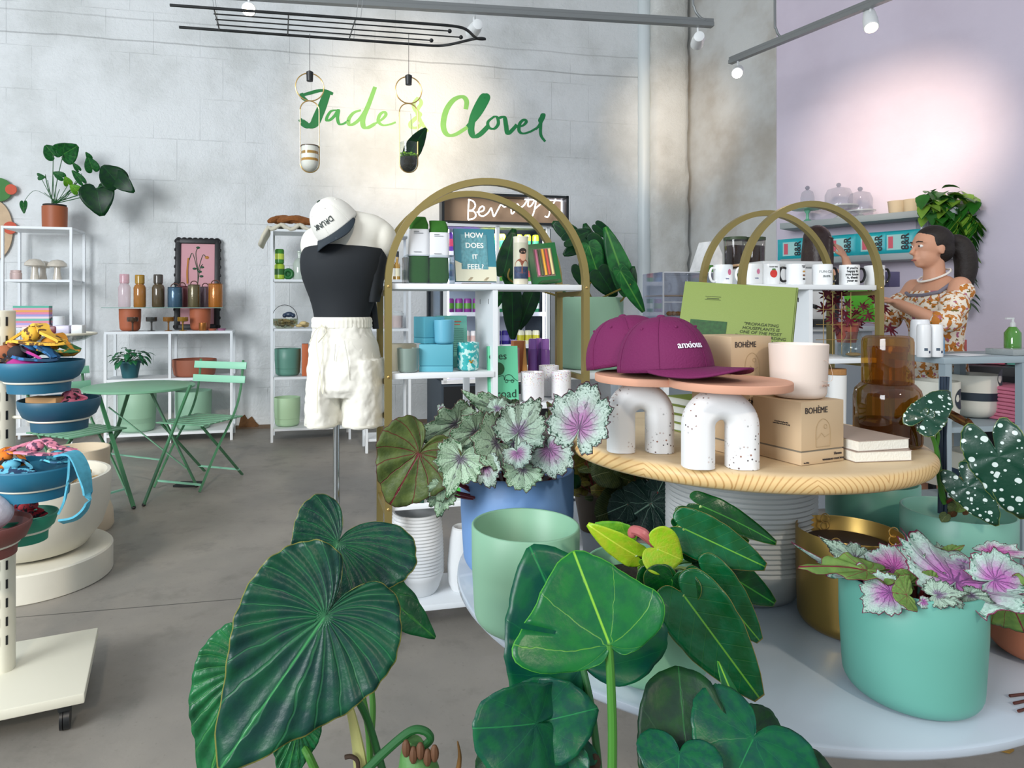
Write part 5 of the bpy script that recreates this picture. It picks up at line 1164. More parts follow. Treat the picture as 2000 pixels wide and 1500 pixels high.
q = rloc(RA, 905, .12, .116); o = MB().lathe([(.0001, 0), (.05, 0), (.062, .03), (.066, .1), (.055, .2), (.046, .245), (.04, .25), (.036, .245), (.04, .18), (.0001, .15)], seg=36).build('white_vase', M_vase, None, q); tag(o, 'small smooth white vase beside the tall ribbed one', 'vase')

# --- white counter behind, with tall pot ---
CZ = 3.3; CT = thing('white_counter', 'white counter behind the gold rack carrying the tall green pot', 'counter', (ax(1075, CZ), CZ, 0), yw)
MB().box((.1, .1, .92), (.95, .5, .03), bev=.003).build('counter_top', M_wsteel, CT)
for x in (-.35, .55):
    for y in (-.13, .33): MB().box((x, y, .452), (.03, .03, .905)).build('leg', M_wsteel, CT)
MB().box((.1, .12, .4), (.86, .4, .02)).build('lower_shelf', M_wsteel, CT)
def cloc(px, d, z): return rloc(CT, px, d, z)
q = cloc(1152, .1, .936); TP = thing('potted_plant', 'large plant with long paddle leaves in a tall sage green pot', 'potted plant', q)
MB().lathe(pot_profile(.17, .365, .008, .03, .985, .05), seg=56).build('pot', mat('8DB59B', .45), TP)
def tpl(jx, jy, tx, ty, w=1, m=None, Z=None, sh=None, roll=0, bend=.1, z2=None, corr=(0, 0), lb=None):
    Z = Z or q[1]-.12; leaf(TP, P(jx, jy, Z), P(tx, ty, (z2 or Z)), m or ML_dark, sh or OVAL, w, roll, bend=bend, cup=.25, corr=corr, seg=48, rings=7)
rt = P(1150, 588, q[1])
def tst(pts, Zs=None, r=(.006, .004)): stem(TP, [rt+Vector((random.uniform(-.04, .04), random.uniform(-.04, .04), -.02))]+[P(x, y, Z) for x, y, Z in pts], r, M_stemd if random.random() < .5 else mat('7A6A2A', .5), n=6, seg=6)
zq = q[1]
tpl(1225, 560, 1178, 432, .6, ML_small, zq-.15, bend=.05); tst([(1210, 590, zq-.1), (1225, 560, zq-.15)])
tpl(1212, 530, 1262, 618, .6, ML_small, zq-.2); tpl(1232, 565, 1238, 515, .8, ML_dark, zq-.18); tst([(1190, 575, zq-.1), (1232, 555, zq-.2)])
tpl(1160, 500, 1140, 430, .8, ML_dark, zq+.1); tpl(1148, 470, 1190, 530, 1.3, ML_dark, zq); tst([(1150, 540, zq), (1160, 490, zq)])
tpl(1120, 460, 1075, 432, 1.2, ML_dark, zq+.1); tpl(1150, 480, 1172, 548, 1.2, ML_small, zq-.1); tpl(1170, 530, 1205, 585, 1.4, ML_dark, zq-.1)
tpl(1106, 470, 1160, 448, 1.0, ML_dark, zq+.05); tpl(1130, 480, 1098, 500, 1.3, ML_dark, zq+.15)
tpl(985, 530, 1006, 438, .8, ML_dark, zq-.3); tpl(1005, 560, 975, 490, .8, ML_small, zq-.25)
tst([(1080, 560, zq-.1), (1040, 570, zq-.25), (1005, 560, zq-.3)]); tst([(1080, 575, zq-.1), (1000, 550, zq-.3), (995, 525, zq-.3)])
tpl(1000, 572, 1002, 672, .75, ML_dark, zq-.32, bend=.02); tpl(1040, 572, 1012, 650, .8, ML_dark, zq-.3); tpl(975, 562, 968, 605, 1.2, ML_small, zq-.3)
tpl(1165, 440, 1200, 470, 1.0, ML_dark, zq+.1); tpl(1130, 520, 1150, 570, 1.2, ML_dark, zq)
for x, y in ((1135, 500), (1175, 540), (1120, 470)): tst([(1148, 560, zq), (x, y, zq)])
pb_ = None
for px, d, lb in ((1040, -.06, 'purple aerosol bottle, left of three'), (1053, -.02, 'purple aerosol bottle, middle of three and a little behind'), (1065, -.08, 'purple aerosol bottle, right of three')):
    q = cloc(px, d, .936)
    if pb_ is None:
        pb_ = thing('purple_bottle', lb, 'bottle', q, group='purple bottles on the white counter')
        MB().lathe([(.0001, 0), (.022, 0), (.022, .105), (.018, .112), (.0001, .112)], seg=24).build('body', mat('7A4A98', .35), pb_); MB().lathe([(.019, .112), (.019, .155), (.016, .162), (.0001, .162)], seg=24).build('cap', mat('A06AC0', .35), pb_)
    else: dup(pb_, q, label=lb)
for px, d, s, cc, lb in ((1000, -.05, (.06, .05, .12), 'C8848A', 'rose pink small box on the white counter'), (1012, .0, (.06, .05, .15), 'D8844A', 'orange topped small box on the white counter'), (975, -.02, (.06, .04, .11), 'D89AA0', 'pink pouch at the left end of the white counter')):
    q = cloc(px, d, .936); wbox('small_box', lb, 'box', q, s, mat(cc, .5, var=.1))
q = cloc(1025, -.08, .936); o = MB().lathe([(.0001, 0), (.014, 0), (.002, .15), (.0001, .152)], seg=14).build('orange_cone', mat('D89A50', .6), None, q); tag(o, 'slim orange incense cone beside the purple bottles', 'cone')
o = MB().box((0, 0, .19), (.7, .3, .36), bev=.01).build('storage_bin', mat('2A3644', .6), None, (CT.location.x+.02, CT.location.y+.12, 0), yw); tag(o, 'dark slate storage bin under the white counter', 'bin')

# ================= WHITE ROUND TABLE WITH PLANTS =================
WT = Vector((.62, 1.56)); WH = .63
t = thing('round_table', 'large round white table in the foreground covered with plant pots', 'table', (WT.x, WT.y, 0))
MB().lathe([(.0001, WH-.026), (.60, WH-.026), (.622, WH-.02), (.629, WH-.012), (.628, WH-.003), (.623, WH), (.0001, WH)], seg=120).build('table_top', mat('B9C4D0', .18, coat=.5), t, sharp=50)
MB().lathe([(.22, 0), (.22, .012), (.05, .03), (.04, .06), (.04, WH-.03), (.12, WH-.026)], seg=40).build('pedestal', mat('D6DCE6', .3), t)
WZ = WH+.001
M_sageA = mat('5FA092', .42, name='sea_green_glaze'); M_sageB = mat('98C8A4', .45); M_blue = mat('6A90C2', .5); M_dkg = mat('6FA594', .42)
def onT(px, py_front, r, dz=0):   # object of base radius r whose front base edge is seen at row py_front
    Zf = (CH-WH-dz)*F/(py_front-HY); Z = Zf+r*.9; return (ax(px, Z), Z, WZ+dz)
PA = thing('potted_begonia', 'magenta and silver begonia in a sea green pot, front right of the white table', 'potted plant', (.722, 1.069, WZ))
MB().lathe(pot_profile(.101, .188, .006, .03, .95), seg=64).build('pot', M_sageA, PA, sharp=50); soil_disc(.09, .13, PA)
PB = pot('empty pale green pot at the left edge of the white table', (.126, 1.30, WZ), .105, .196, mat('86B396', .45), depth=.15, base=.95, rb=.03)
PBL = thing('potted_begonia', 'silver begonia with purple leaf hearts in a tall blue pot', 'potted plant', (.132, 1.57, WZ)); MB().lathe(pot_profile(.133, .24, .007, .045, .95), seg=64).build('pot', M_blue, PBL, sharp=50); soil_disc(.12, .2, PBL)
gp = pot('brushed gold metal pot between the white pedestal and the sea green pot', (.748, 1.285, WZ), .0916, .19, mat('A08448', .38, .85), depth=.07, base=.97, rb=.03, t=.0025, name='gold_pot')
gi = MB().lathe([(.07, .165), (.074, .165), (.074, .14), (.0001, .14)], seg=40).build('inner_pot', mat('2A1C14', .6), gp)
for k, (x, y) in enumerate(((.0, .086), (-.06, -.06), (.085, .0))):
    MB().tube([(x+.009*math.cos(a), y-.004, .186+.009*math.sin(a)) for a in [2*PI*i/14 for i in range(15)]], .0012, 5).tube([(x+.009*math.cos(a), y-.004, .171+.009*math.sin(a)) for a in [2*PI*i/14 for i in range(15)]], .0012, 5).build('hanging_ring', M_brass, gp)
pg = ribbed('wide grey-white ribbed stoneware pot holding up the round wooden board', (.62, 1.485, WZ), .155, .302, 22, 'ribbed_pot', lambda f: 1.0, mat('B9BCBC', .7, bump=.25, bscale=20), 'pot', .0022)
PC = thing('potted_begonia', 'white-spotted dark green begonia in a grey-green pot', 'potted plant', (1.028, 1.379, WZ)); MB().lathe(pot_profile(.1, .2, .005, .03, .96, .09), seg=64).build('pot', M_dkg, PC, sharp=50); soil_disc(.093, .115, PC)
pot('empty grey-green pot behind the gold pot, below the wooden board', (1.0, 1.62, WZ), .1, .2, mat('5F9A88', .42), depth=.15, base=.96)
PT = pot('terracotta pot at the right edge of the white table', (1.035, 1.185, WZ), .085, .13, mat('B06A4C', .6), depth=.03, name='terracotta_pot')
b = MB()
for k in range(3): b.tube(catmull([(1.0-.08+k*.01-1.0, -.02+k*.02, 0), (.0, .0+k*.012, .001), (.1, -.015+k*.01, 0)], 6), .0022, 6)
o = b.build('brown_cord', mat('4A1E14', .6), None, (.93, 1.035, WZ+.003)); tag(o, 'thin dark brown leather cords lying at the right of the white table', 'cord')
PP = thing('potted_plant', 'glossy lance-leaved plant in a pale green pot at the table front', 'potted plant', (.323, 1.15, WZ)); MB().lathe(pot_profile(.106, .175, .006, .03, .95), seg=64).build('pot', mat('8CC2A0', .45), PP, sharp=50); soil_disc(.095, .14, PP)

# ================= WOODEN BOARD AND WHAT STANDS ON IT =================
BX, BZ, BH = .607, 1.47, .968
m = bpy.data.materials.new('pine_board'); m.use_nodes = True; n = NT(m); ob_ = n.obj(); x, y, z = n.sep(ob_)
# growth rings centred well below and behind the board: fine arcs on the edge, long grain on top
rx_ = n.m('ADD', n.m('MULTIPLY', n.noise(1.6, 2, ob_), .10), n.m('PINGPONG', n.m('ADD', x, .27), .13)); rz_ = n.m('ADD', n.m('MULTIPLY', z, 1.9), .075)
rr_ = n.m('SQRT', n.m('ADD', n.m('MULTIPLY', rx_, rx_), n.m('MULTIPLY', rz_, rz_)))
saw = n.m('PINGPONG', n.m('ADD', n.m('MULTIPLY', rr_, 95), n.m('MULTIPLY', n.noise(5, 2, ob_), 1.0)), .5)
g = n.ss(saw, .3, .5)
nrm = n.new('ShaderNodeNewGeometry'); side = n.m('SUBTRACT', 1, n.ss(n.m('ABSOLUTE', n.sep(nrm.outputs['Normal'])[2]), .55, .97))
mp = n.new('ShaderNodeMapping'); n.l.new(ob_, mp.inputs[0]); mp.inputs['Scale'].default_value = (1.2, 14, 1)
g2 = n.ss(n.noise(2.2, 4, mp.outputs[0]), .45, .75)
col = n.mix(n.m('MULTIPLY', g2, .35), lin('D6BE98'), lin('B8976A')); n.color(n.mix(n.m('MULTIPLY', n.m('MULTIPLY', g, side), .75), n.mix(side, col, lin('DCBA82')), lin('A87638')))
n.b.inputs['Roughness'].default_value = .5; M_pine = m
pr = [(.0001, -.036), (.345, -.036)]+[(.353+.018*math.sin(a), -.018-.018*math.cos(a)) for a in [PI*k/8 for k in range(9)]]+[(.345, 0), (.0001, 0)]
o = MB().lathe(pr, seg=128, sy=.97).build('wooden_board', M_pine, None, (BX, BZ, BH), sharp=60); tag(o, 'round pine board with rounded edge resting on the ribbed pot', 'board')
BB = BH+.0008
def onB(px, py, z0=BB): Z = (CH-z0)*F/(py-HY); return Vector((ax(px, Z), Z, z0))
# speckled arches
ms = bpy.data.materials.new('speckled_white_jesmonite'); ms.use_nodes = True; n = NT(ms); v1 = n.new('ShaderNodeTexVoronoi'); v1.inputs['Scale'].default_value = 150; n.l.new(n.obj(), v1.inputs[0])
gate = n.ss(n.noise(14, 2, n.obj()), .46, .6); zc = n.sep(n.obj())[2]
fl_ = n.m('MULTIPLY', n.m('MULTIPLY', n.m('SUBTRACT', 1, n.ss(v1.outputs['Distance'], .22, .3)), n.m('GREATER_THAN', n.sep(v1.outputs['Color'])[0], .5)), gate)
sp_c = n.mix(n.sep(v1.outputs['Color'])[1], lin('4A4A4E'), lin('9A6A58')); n.color(n.mix(fl_, lin('E6E6E6'), sp_c)); n.b.inputs['Roughness'].default_value = .55
def arch_stand(label, px, py, W, H, D, rz):
    p = onB(px, py); p = p+Vector((0, D*.45, 0)); b = MB(); r_out = W/2; r_in = W*.085; rt = (r_out-r_in)/2; rc = (r_out+r_in)/2; n_ = 24
    path = [(-rc, 0), (-rc, (H-r_out)*.5), (-rc, H-r_out)]+[(-rc*math.cos(a), H-r_out+rc*math.sin(a)) for a in [PI*k/n_ for k in range(1, n_)]]+[(rc, H-r_out), (rc, (H-r_out)*.5), (rc, 0)]
    vs = []; S = 36; N = len(path)
    for i, (x, z) in enumerate(path):
        p0, p1 = path[max(i-1, 0)], path[min(i+1, N-1)]; dx, dz = p1[0]-p0[0], p1[1]-p0[1]; L = math.hypot(dx, dz); nx, nz = dz/L, -dx/L
        for k in range(S):
            a = 2*PI*k/S; c_, s_ = math.cos(a), math.sin(a); q_ = 2.6; uu = math.copysign(abs(c_)**(2/q_), c_)*rt; vv = math.copysign(abs(s_)**(2/q_), s_)*D/2
            gr_ = 1-.035*(math.cos(uu/rt*PI*2.5)*.5+.5)*(abs(s_) > .4); vs.append((x+nx*uu, vv*gr_, z+nz*uu))
    b.add(vs, [(i*S+k, i*S+(k+1) % S, (i+1)*S+(k+1) % S, (i+1)*S+k) for i in range(N-1) for k in range(S)]+[tuple(range(S))[::-1], tuple((N-1)*S+k for k in range(S))])
    o = b.build('arch_ornament', ms, None, tuple(p), rz, sharp=50); return tag(o, label, 'ornament', 'speckled white arch stands'), p
a1, p1 = arch_stand('white speckled arch stand under the left terracotta disc, behind the other arch', 1257, 886, .128, .1355, .056, R(-2))
a2, p2 = arch_stand('white speckled arch stand nearest the camera on the pine board', 1417, 918, .131, .1375, .056, R(-2))
mt = mat('D09A80', .75, bump=.1, var=.05)
def disc(label, px, Z, z, r): 
    o = MB().lathe([(.0001, 0), (r-.001, 0), (r, .0015), (r, .0125), (r-.0015, .014), (.0001, .014)], seg=80).build('terracotta_disc', mt, None, (ax(px, Z), Z, z)); return tag(o, label, 'disc')
disc('round pale terracotta disc tray carrying the purple caps', 1268, p1.y+.005, BB+.136, .105)
d2 = disc('round pale terracotta disc tray on the nearer speckled arch', 1424, p2.y+.012, BB+.138, .1035)
# beige boxes
mb_ = 'C4AA88'
def boheme(label, c, rz, z, full=True):
    t = band_box('candle_box', label, (c[0], c[1], z), .108, .108, .112, mb_, rz)
    ink = mat('3A3230', .7); text('BOHÈME', .0155, ink, t, (.001-.018, -.0545, .096), sx=.95)
    lm = mat('A8906C', .7)
    MB().tube(catmull([(-.018, -.0545, .03), (-.018, -.0545, .06), (-.012, -.0545, .074), (0, -.0545, .08), (.012, -.0545, .074), (.018, -.0545, .06), (.018, -.0545, .03)], 5)+[Vector((-.018, -.0545, .03))], .0004, 4).tube([(.006+.004*math.cos(a), -.0545, .066+.004*math.sin(a)) for a in [2*PI*k/10 for k in range(11)]], .0004, 4).tube([(-.016, -.0545, .044), (-.004, -.0545, .055), (.004, -.0545, .047), (.016, -.0545, .052)], .0004, 4).build('arch_emblem', lm, t)
    if full:
        text('Havana', .0068, ink, t, (.038, -.0545, .0155)); text('WANDERLUST COLLECTION', .0042, ink, t, (.026, -.0545, .006)); text('8oz / 226g', .003, ink, t, (-.042, -.0545, .004))
        o = text('if you\'re reading this\nremember to burn slowly', .0036, ink, t, (-.0545, -.012, .07), rot=(R(90), 0, R(-90)))
    return t
bc = onB(1565, 910); byaw = R(23)
def boff(c, x, y): return (c[0]+math.cos(byaw)*x-math.sin(byaw)*y, c[1]+math.sin(byaw)*x+math.cos(byaw)*y)
# front lower-left corner of the front face sits at bc
bcc = boff(bc, .054, .054); boheme('tan candle box on the pine board with the blush candle on top', bcc, byaw, BB)
t = tumbler('candle', 'blush pink candle vessel standing on the tan box', 'candle', (bcc[0]+.003, bcc[1]+.002, BB+.1128), .0515, .1, mat('DDCDC2', .45, bump=.05), 'E8DCD0', fill=.93)
MB().tube(catmull([(.012*s_+.0, 0, z_) for s_, z_ in ((-1, .025), (-1, .045), (-.6, .057), (0, .062), (.6, .057), (1, .045), (1, .025), (-1, .025))], 4), .0004, 4).build('arch_emblem', mat('C4A898', .6), t).location = (.026, -.0445, .01)
t.children[-1].rotation_euler = (0, 0, R(32))
text('BOHÈME', .006, mat('B89A8A', .6), t, (.027, -.0452, .026), rot=(R(90), 0, R(32)))
c3 = boff(bcc, -.046, .114); boheme('tan candle box underneath another, behind the nearer arch stand', c3, byaw, BB, False); boheme('tan candle box stacked on another behind the terracotta disc', (c3[0]-.004, c3[1]+.002), byaw+R(2), BB+.1128, False)
# cream books
q = onB(1655, 902); t = thing('paperback_book', 'cream edged paperback, lower of two lying beside the tan box', 'book', tuple(q+Vector((.058, .078, 0))), R(8))
MB().box((0, 0, .0095), (.112, .15, .017)).build('pages', mat('E6E2D6', .85, bump=.3, bscale=200), t); MB().box((.0, 0, .0005), (.114, .152, .001)).box((0, 0, .0185), (.114, .152, .001)).build('cover', mat('A8968A', .6), t)
dup(t, (t.location.x-.004, t.location.y+.004, BB+.0195), R(14), 'cream edged paperback with taupe cover, upper of two beside the tan box')
# amber carafe
def amber(h, k):
    m = bpy.data.materials.new('amber_glass'); m.use_nodes = True; t = m.node_tree
    for n in list(t.nodes): t.nodes.remove(n)
    N_ = t.nodes.new; L_ = t.links.new; out = N_('ShaderNodeOutputMaterial'); tr = N_('ShaderNodeBsdfTransparent'); df = N_('ShaderNodeBsdfTranslucent'); d2_ = N_('ShaderNodeBsdfDiffuse'); gl = N_('ShaderNodeBsdfGlossy')
    c = lin(h); tr.inputs[0].default_value = c; df.inputs[0].default_value = lin('D89018'); d2_.inputs[0].default_value = lin('A86A10'); gl.inputs['Roughness'].default_value = .03
    m0 = N_('ShaderNodeMixShader'); m1 = N_('ShaderNodeMixShader'); m2 = N_('ShaderNodeMixShader'); lw = N_('ShaderNodeLayerWeight'); lw.inputs[0].default_value = .3; mm = N_('ShaderNodeMath'); mm.operation = 'MULTIPLY_ADD'; mm.inputs[1].default_value = .3; mm.inputs[2].default_value = .04
    m0.inputs[0].default_value = .5; L_(df.outputs[0], m0.inputs[1]); L_(d2_.outputs[0], m0.inputs[2]); m1.inputs[0].default_value = k; L_(tr.outputs[0], m1.inputs[1]); L_(m0.outputs[0], m1.inputs[2])
    L_(lw.outputs['Facing'], mm.inputs[0]); L_(mm.outputs[0], m2.inputs[0]); L_(m1.outputs[0], m2.inputs[1]); L_(gl.outputs[0], m2.inputs[2]); L_(m2.outputs[0], out.inputs[0]); return m
q = Vector((ax(1733, 1.365), 1.365, BB)); t = thing('amber_carafe', 'amber glass carafe with an upturned tumbler as lid', 'carafe', tuple(q))
r0 = .0615; H1 = .128
ob1 = MB().lathe([(.0001, .002), (r0-.008, .0), (r0-.002, .003), (r0, .01), (r0, H1-.03), (r0-.003, H1-.015), (r0-.012, H1-.004), (r0-.018, H1), (r0-.022, H1)], seg=64).build('carafe_body', amber('CBA866', .06), t)
MB().lathe([(.0001, .006), (r0-.004, .006), (r0-.0035, .05), (.0001, .051)], seg=48).build('smoked_base', amber('9A7248', .15), t)
MB().lathe([(.045, H1-.004), (.0465, H1), (.0465, .21), (.0445, .218), (.038, .2225), (.0001, .2225)], seg=64).build('tumbler_lid', amber('E4C478', .05), t)
MB().lathe([(.03, H1-.03), (.032, H1+.02), (.036, .2), (.034, .2)], seg=40).build('carafe_neck', amber('E6CC8C', .05), t)
# green hardbacks on small stack
sp = onB(1405, 850); zz0 = BB
SP = Vector((ax(1400, 1.52), 1.52, 0)); ry = R(24)
for k in range(4):
    t = thing('small_book', ('small green-covered book at the very bottom of the stack behind the arches', 'small green-covered book second from bottom of the stack behind the arches', 'small green-covered book third from bottom of the stack behind the arches', 'small green-covered book on top of the stack, under the large green books')[k], 'book', (SP.x, SP.y, zz0+k*.0195), ry+R((-2, 2, 0, -1)[k]))
    MB().box((0, 0, .0095), (.18, .115, .014)).build('pages', mat('E0E4DC', .8), t); MB().box((0, 0, .001), (.184, .12, .002)).box((0, 0, .018), (.184, .12, .002)).build('cover', mat('7F8F3E', .6), t)
zz0 += 4*.0195+.001
def gbook(label, off, front):
    # upright hardback leaning back on its neighbours, face turned to the left
    t = thing('large_green_book', label, 'book', (ax(1418, 1.52)+off*.5, 1.52+off*.86, zz0+.006), 0, 'large green hardbacks')
    t.rotation_euler = Euler((R(-20), R(4.5), R(-28)), 'XYZ')
    w, h, th_ = .25, .268, .02
    MB().box((0, th_/2, h/2), (w-.006, th_-.006, h-.008)).build('pages', mat('E2E8EC', .8), t)
    MB().box((0, .0015, h/2), (w, .003, h), bev=.001).box((0, th_-.0015, h/2), (w, .003, h), bev=.001).box((w/2-.0015, th_/2, h/2), (.003, th_, h)).build('cover', mat('7B8C46', .6, bump=.15, bscale=400), t)
    if front:
        ink = mat('2F3A14', .6)
        MB().box((-.058, -.0006, .128), (.083, .001, .085)).build('grass_photo', mat('1F4A1E', .6, var=.8, vscale=120), t)
        MB().ball((-.05, -.001, .106), (.018, .001, .014), 14, 8).build('printed_arm', mat('C09080', .6), t); MB().ball((-.035, -.0012, .118), (.022, .001, .014), 14, 8).build('printed_sleeve', mat('8AA8D0', .6), t)
        text('"PROPAGATING\nHOUSEPLANTS IS\nONE OF THE MOST\nFUN AND REWARDING\nWAYS TO ADD NEW', .0102, ink, t, (.057, -.0008, .15), shear=.15)
        text('LESLIE\nHalleck', .001, ink, t, (.057, -.0008, .02)) if False else None
        MB().box((-.055, -.0005, .232), (.036, .0008, .0008)).box((-.055, -.0005, .224), (.036, .0008, .0008)).box((-.055, -.0005, .227), (.028, .0008, .0018)).build('small_print', ink, t)
    return t
gbook('large green hardback with grass photo and quote, front of the pair', 0, True); gbook('large green hardback just behind the front one', .026, False)
# purple caps
def S_text(S, s, size, th0, z0, m, parent, rot=0, out=.0024):
    def wr(v):
        c_, s_ = math.cos(rot), math.sin(rot); x, y = v.x*c_-v.y*s_, v.x*s_+v.y*c_
        zt_ = z0+y; ph = math.asin(max(-1, min(1, (zt_/.112))))**1; return S(th0+x/.088, ph, out+v.z)
    return text(s, size, m, parent, (0, 0, 0), wrap=wr, ext=.0006, offset=.00012)
dz_ = BB+.136+.0145
cpA, SA = cap_thing('baseball_cap', 'purple baseball cap with white word anxious, in front', (ax(1298, 1.25), 1.25, dz_+.011), R(33), M_pur, M_pur, M_pur, h=.102, rx=R(-5), low=.006, brimL=.082)
S_text(SA, 'anxious', .018, R(-19), .052, mat('E8E4EC', .6), cpA)
cpB, SB_ = cap_thing('baseball_cap', 'purple baseball cap tucked behind the one reading anxious', (ax(1232, 1.36), 1.36, dz_+.014), R(48), M_pur, M_pur, M_pur, h=.1, brimL=.06, rx=R(-11))
# white cap on the mannequin
M_wcap = mat('DEDDD6', .85, bump=.2, bscale=200); M_navy = mat('1E2A34', .75)
cpC, SC = cap_thing('baseball_cap', 'white cap with dark brim hung tilted on the dress form neck', (ax(664, MZ), MZ-.05, az(446, MZ)), R(-20), M_wcap, M_navy, mat('12301E', .6), h=.118, a=.09, b=.098, brimL=.075)
cpC.rotation_euler = Euler((R(32), R(-26), R(-22)), 'XYZ')
S_text(SC, 'DRUNK', .026, R(2), .052, mat('1A2A2A', .6), cpC, rot=PI, out=.003)
lbp = MB().box((.02, -.142, -.006), (.036, .02, .0015), rz=.2, bev=.0005).build('tag_sticker', mat('E6E0E0', .5), cpC); MB().box((.02, -.142, -.0045), (.022, .004, .001), rz=.2).box((.018, -.136, -.0045), (.022, .002, .001), rz=.2).build('tag_print', mat('8A1E2A', .5), lbp)
# ================= MUGS AND PLANT ON THE RIGHT RACK =================
zr = 1.351; blkh = mat('101012', .25)
def mug2(px, d, rz, label, hm=None, deco=None):
    q = rloc(RB, px, d, zr); t = mug(q, 0, label, .0425, .095, hm, 'printed mugs on the right rack'); t.rotation_euler = (0, 0, rz); t['_'] = 0; del t['_']
    return t
def mdeco(t, wz): return t
m1 = mug2(1412, .22, PI+.3, 'white mug with white handle and a small pink and blue print, leftmost on the rack')
m2 = mug2(1470, .14, PI*.8, 'white mug with pink flower print behind the gold arch')
m3 = mug2(1503, .12, PI*.75, 'white mug with a big red strawberry print')
m4 = mug2(1553, .1, PI, 'white mug with black handle and three little dogs', blkh)
m5 = mug2(1606, .09, 0.1, 'white mug reading FUN-CLE with black handle', blkh)
m6 = mug2(1659, .1, .0, 'white mug with bold black lines beginning If you are happy', blkh)
m7 = mug2(1708, .11, .05, 'white mug with a black and white portrait of a man', blkh)
def mtext(t, s, size, th0, z0, m, align='CENTER', off=.0003):
    base = t.rotation_euler.z; r = .0432
    def wr(v): a = -PI/2-base+R(th0)+v.x/r; return Vector((r*math.cos(a)*(1+v.z*5), r*math.sin(a)*(1+v.z*5), z0+v.y))
    return text(s, size, m, t, (0, 0, 0), wrap=wr, align=align, offset=off, ext=.0003)
ink = mat('1A1E22', .5)
def mpatch(t, th0, z0, ra, rz_, m, nm='print'): b = MB(); ell_patch(b, .0433, th0-math.degrees(t.rotation_euler.z), z0, ra, rz_); return b.build(nm, m, t)
mpatch(m3, 0, .05, 22, .018, mat('C8302A', .5)); mpatch(m3, 0, .069, 12, .004, mat('3A7A3A', .5)); mtext(m3, 'PICKED FRESH', .006, 0, .08, ink)
mpatch(m2, 10, .06, 10, .012, mat('D07A9A', .5)); mtext(m2, 'vote', .009, 0, .03, mat('2A3A7A', .5)); mpatch(m1, 20, .06, 12, .014, mat('C86A8A', .5)); mtext(m1, 'love', .009, 5, .03, mat('2A3A7A', .5))
for k, cc in enumerate(('C8923A', '7A4A2A', '1A1A1C')):
    for dx, ra, rz_ in ((0, 9, .004), (10, 4, .0045)): mpatch(m4, 28+dx, .06-k*.017, ra, rz_, mat(cc, .6))
mtext(m4, 'SAUSAGE\nDOGS', .006, 30, .082, ink)
mtext(m5, 'FUN-CLE', .0155, -4, .06, mat('3A4A4A', .5), off=0); mtext(m5, 'like a dad but\nmuch more fun', .0055, -2, .04, mat('3A4A4A', .5))
mtext(m6, 'If you\'re\nhappy &\nyou know\nit, thank\nyour ex', .0145, -12, .05, ink, off=.0007)
for (th_, z_, ra, rz_, cc) in ((20, .035, 15, .016, '1A1A1C'), (20, .06, 8, .013, 'B8A8A0'), (20, .07, 9, .006, '1A1A1C')): mpatch(m7, th_, z_, ra, rz_, mat(cc, .5)); 
mtext(m7, 'his world', .006, 15, .014, ink)
zs = 1.021; q = rloc(RB, 1668, .1, zs); GV = thing('glass_jug', 'rounded clear glass jug under the burgundy plant', 'jug', (q[0]-.02, q[1]-.03, zs))
MB().lathe([(.0001, .002), (.045, 0), (.062, .03), (.06, .055), (.04, .08), (.03, .1), (.036, .115)], seg=36).build('glass', glass('EAF0F0'), GV)
o = MB().ball((0, 0, .008), (.035, .03, .009), 12, 6).build('dried_moss', mat('9A7A4A', .9, bump=1), None, (q[0]-.02, q[1]-.03, zs+.003)); tag(o, 'tan dried moss inside the clear glass jug', 'moss')
RP = thing('potted_plant', 'burgundy star-leaved plant in a small terracotta nursery pot', 'potted plant', (q[0]+.0, q[1]+.06, zs)); 
MB().lathe([(.038, .0), (.038, .06), (.0001, .06)], seg=24).build('glass_riser', glass('E8EEEE'), RP)
MB().lathe([(.0001, .062), (.04, .062), (.052, .14), (.058, .142), (.058, .158), (.052, .158), (.05, .145), (.0001, .143)], seg=32).build('pot', mat('9A4A3E', .5), RP)
STAR = hshape([(0, 1), (8, .6), (22, .35), (36, .85), (45, .45), (60, .3), (75, .75), (88, .4), (105, .28), (120, .6), (140, .25), (180, .08)])
rq = Vector(RP.location)+Vector((0, 0, .14)); Zr = RP.location.y
for x, y, x2, y2, w in ((1630, 590, 1618, 572, 1), (1640, 575, 1652, 556, 1), (1612, 605, 1600, 588, 1), (1650, 610, 1640, 625, 1), (1628, 622, 1610, 630, 1), (1672, 612, 1668, 598, 1), (1685, 600, 1700, 590, 1), (1695, 615, 1712, 628, .8), (1672, 635, 1690, 645, 1), (1640, 640, 1632, 658, 1), (1712, 590, 1700, 568, .5), (1725, 598, 1742, 622, .45), (1738, 640, 1755, 665, .5), (1705, 578, 1690, 560, .5), (1655, 595, 1662, 580, 1), (1615, 575, 1602, 560, 1), (1660, 625, 1650, 640, 1.1), (1680, 625, 1684, 640, 1.0)):
    Zl = Zr-random.uniform(-.05, .09); O = P(x, y, Zl); leaf(RP, O, P(x2, y2, Zl-.01), ML_red, STAR, w, random.uniform(-25, 25), bend=.4, cup=.2, seg=40, rings=4)
    stem(RP, [rq, rq.lerp(O, .5)+Vector((0, 0, .02)), O], .0014, M_stemr, n=3, seg=5)
q = rloc(RB, 1632, .07, .681); t = tumbler('cork_lid_candle', 'white candle jar with cork lid on the lower rack shelf', 'candle', (q[0], q[1], .95-.13), .045, .13, mat('E4E4E2', .4)); t.location.z = .681
t.location = (q[0], q[1], .681); t.scale = (1, 1, 2.0)
MB().lathe([(.0001, .131), (.044, .131), (.044, .144), (.0001, .144)], seg=28).build('cork_lid', mat('A87A4A', .9, bump=.6, bscale=120, var=.3, vscale=80), t)
b = MB()
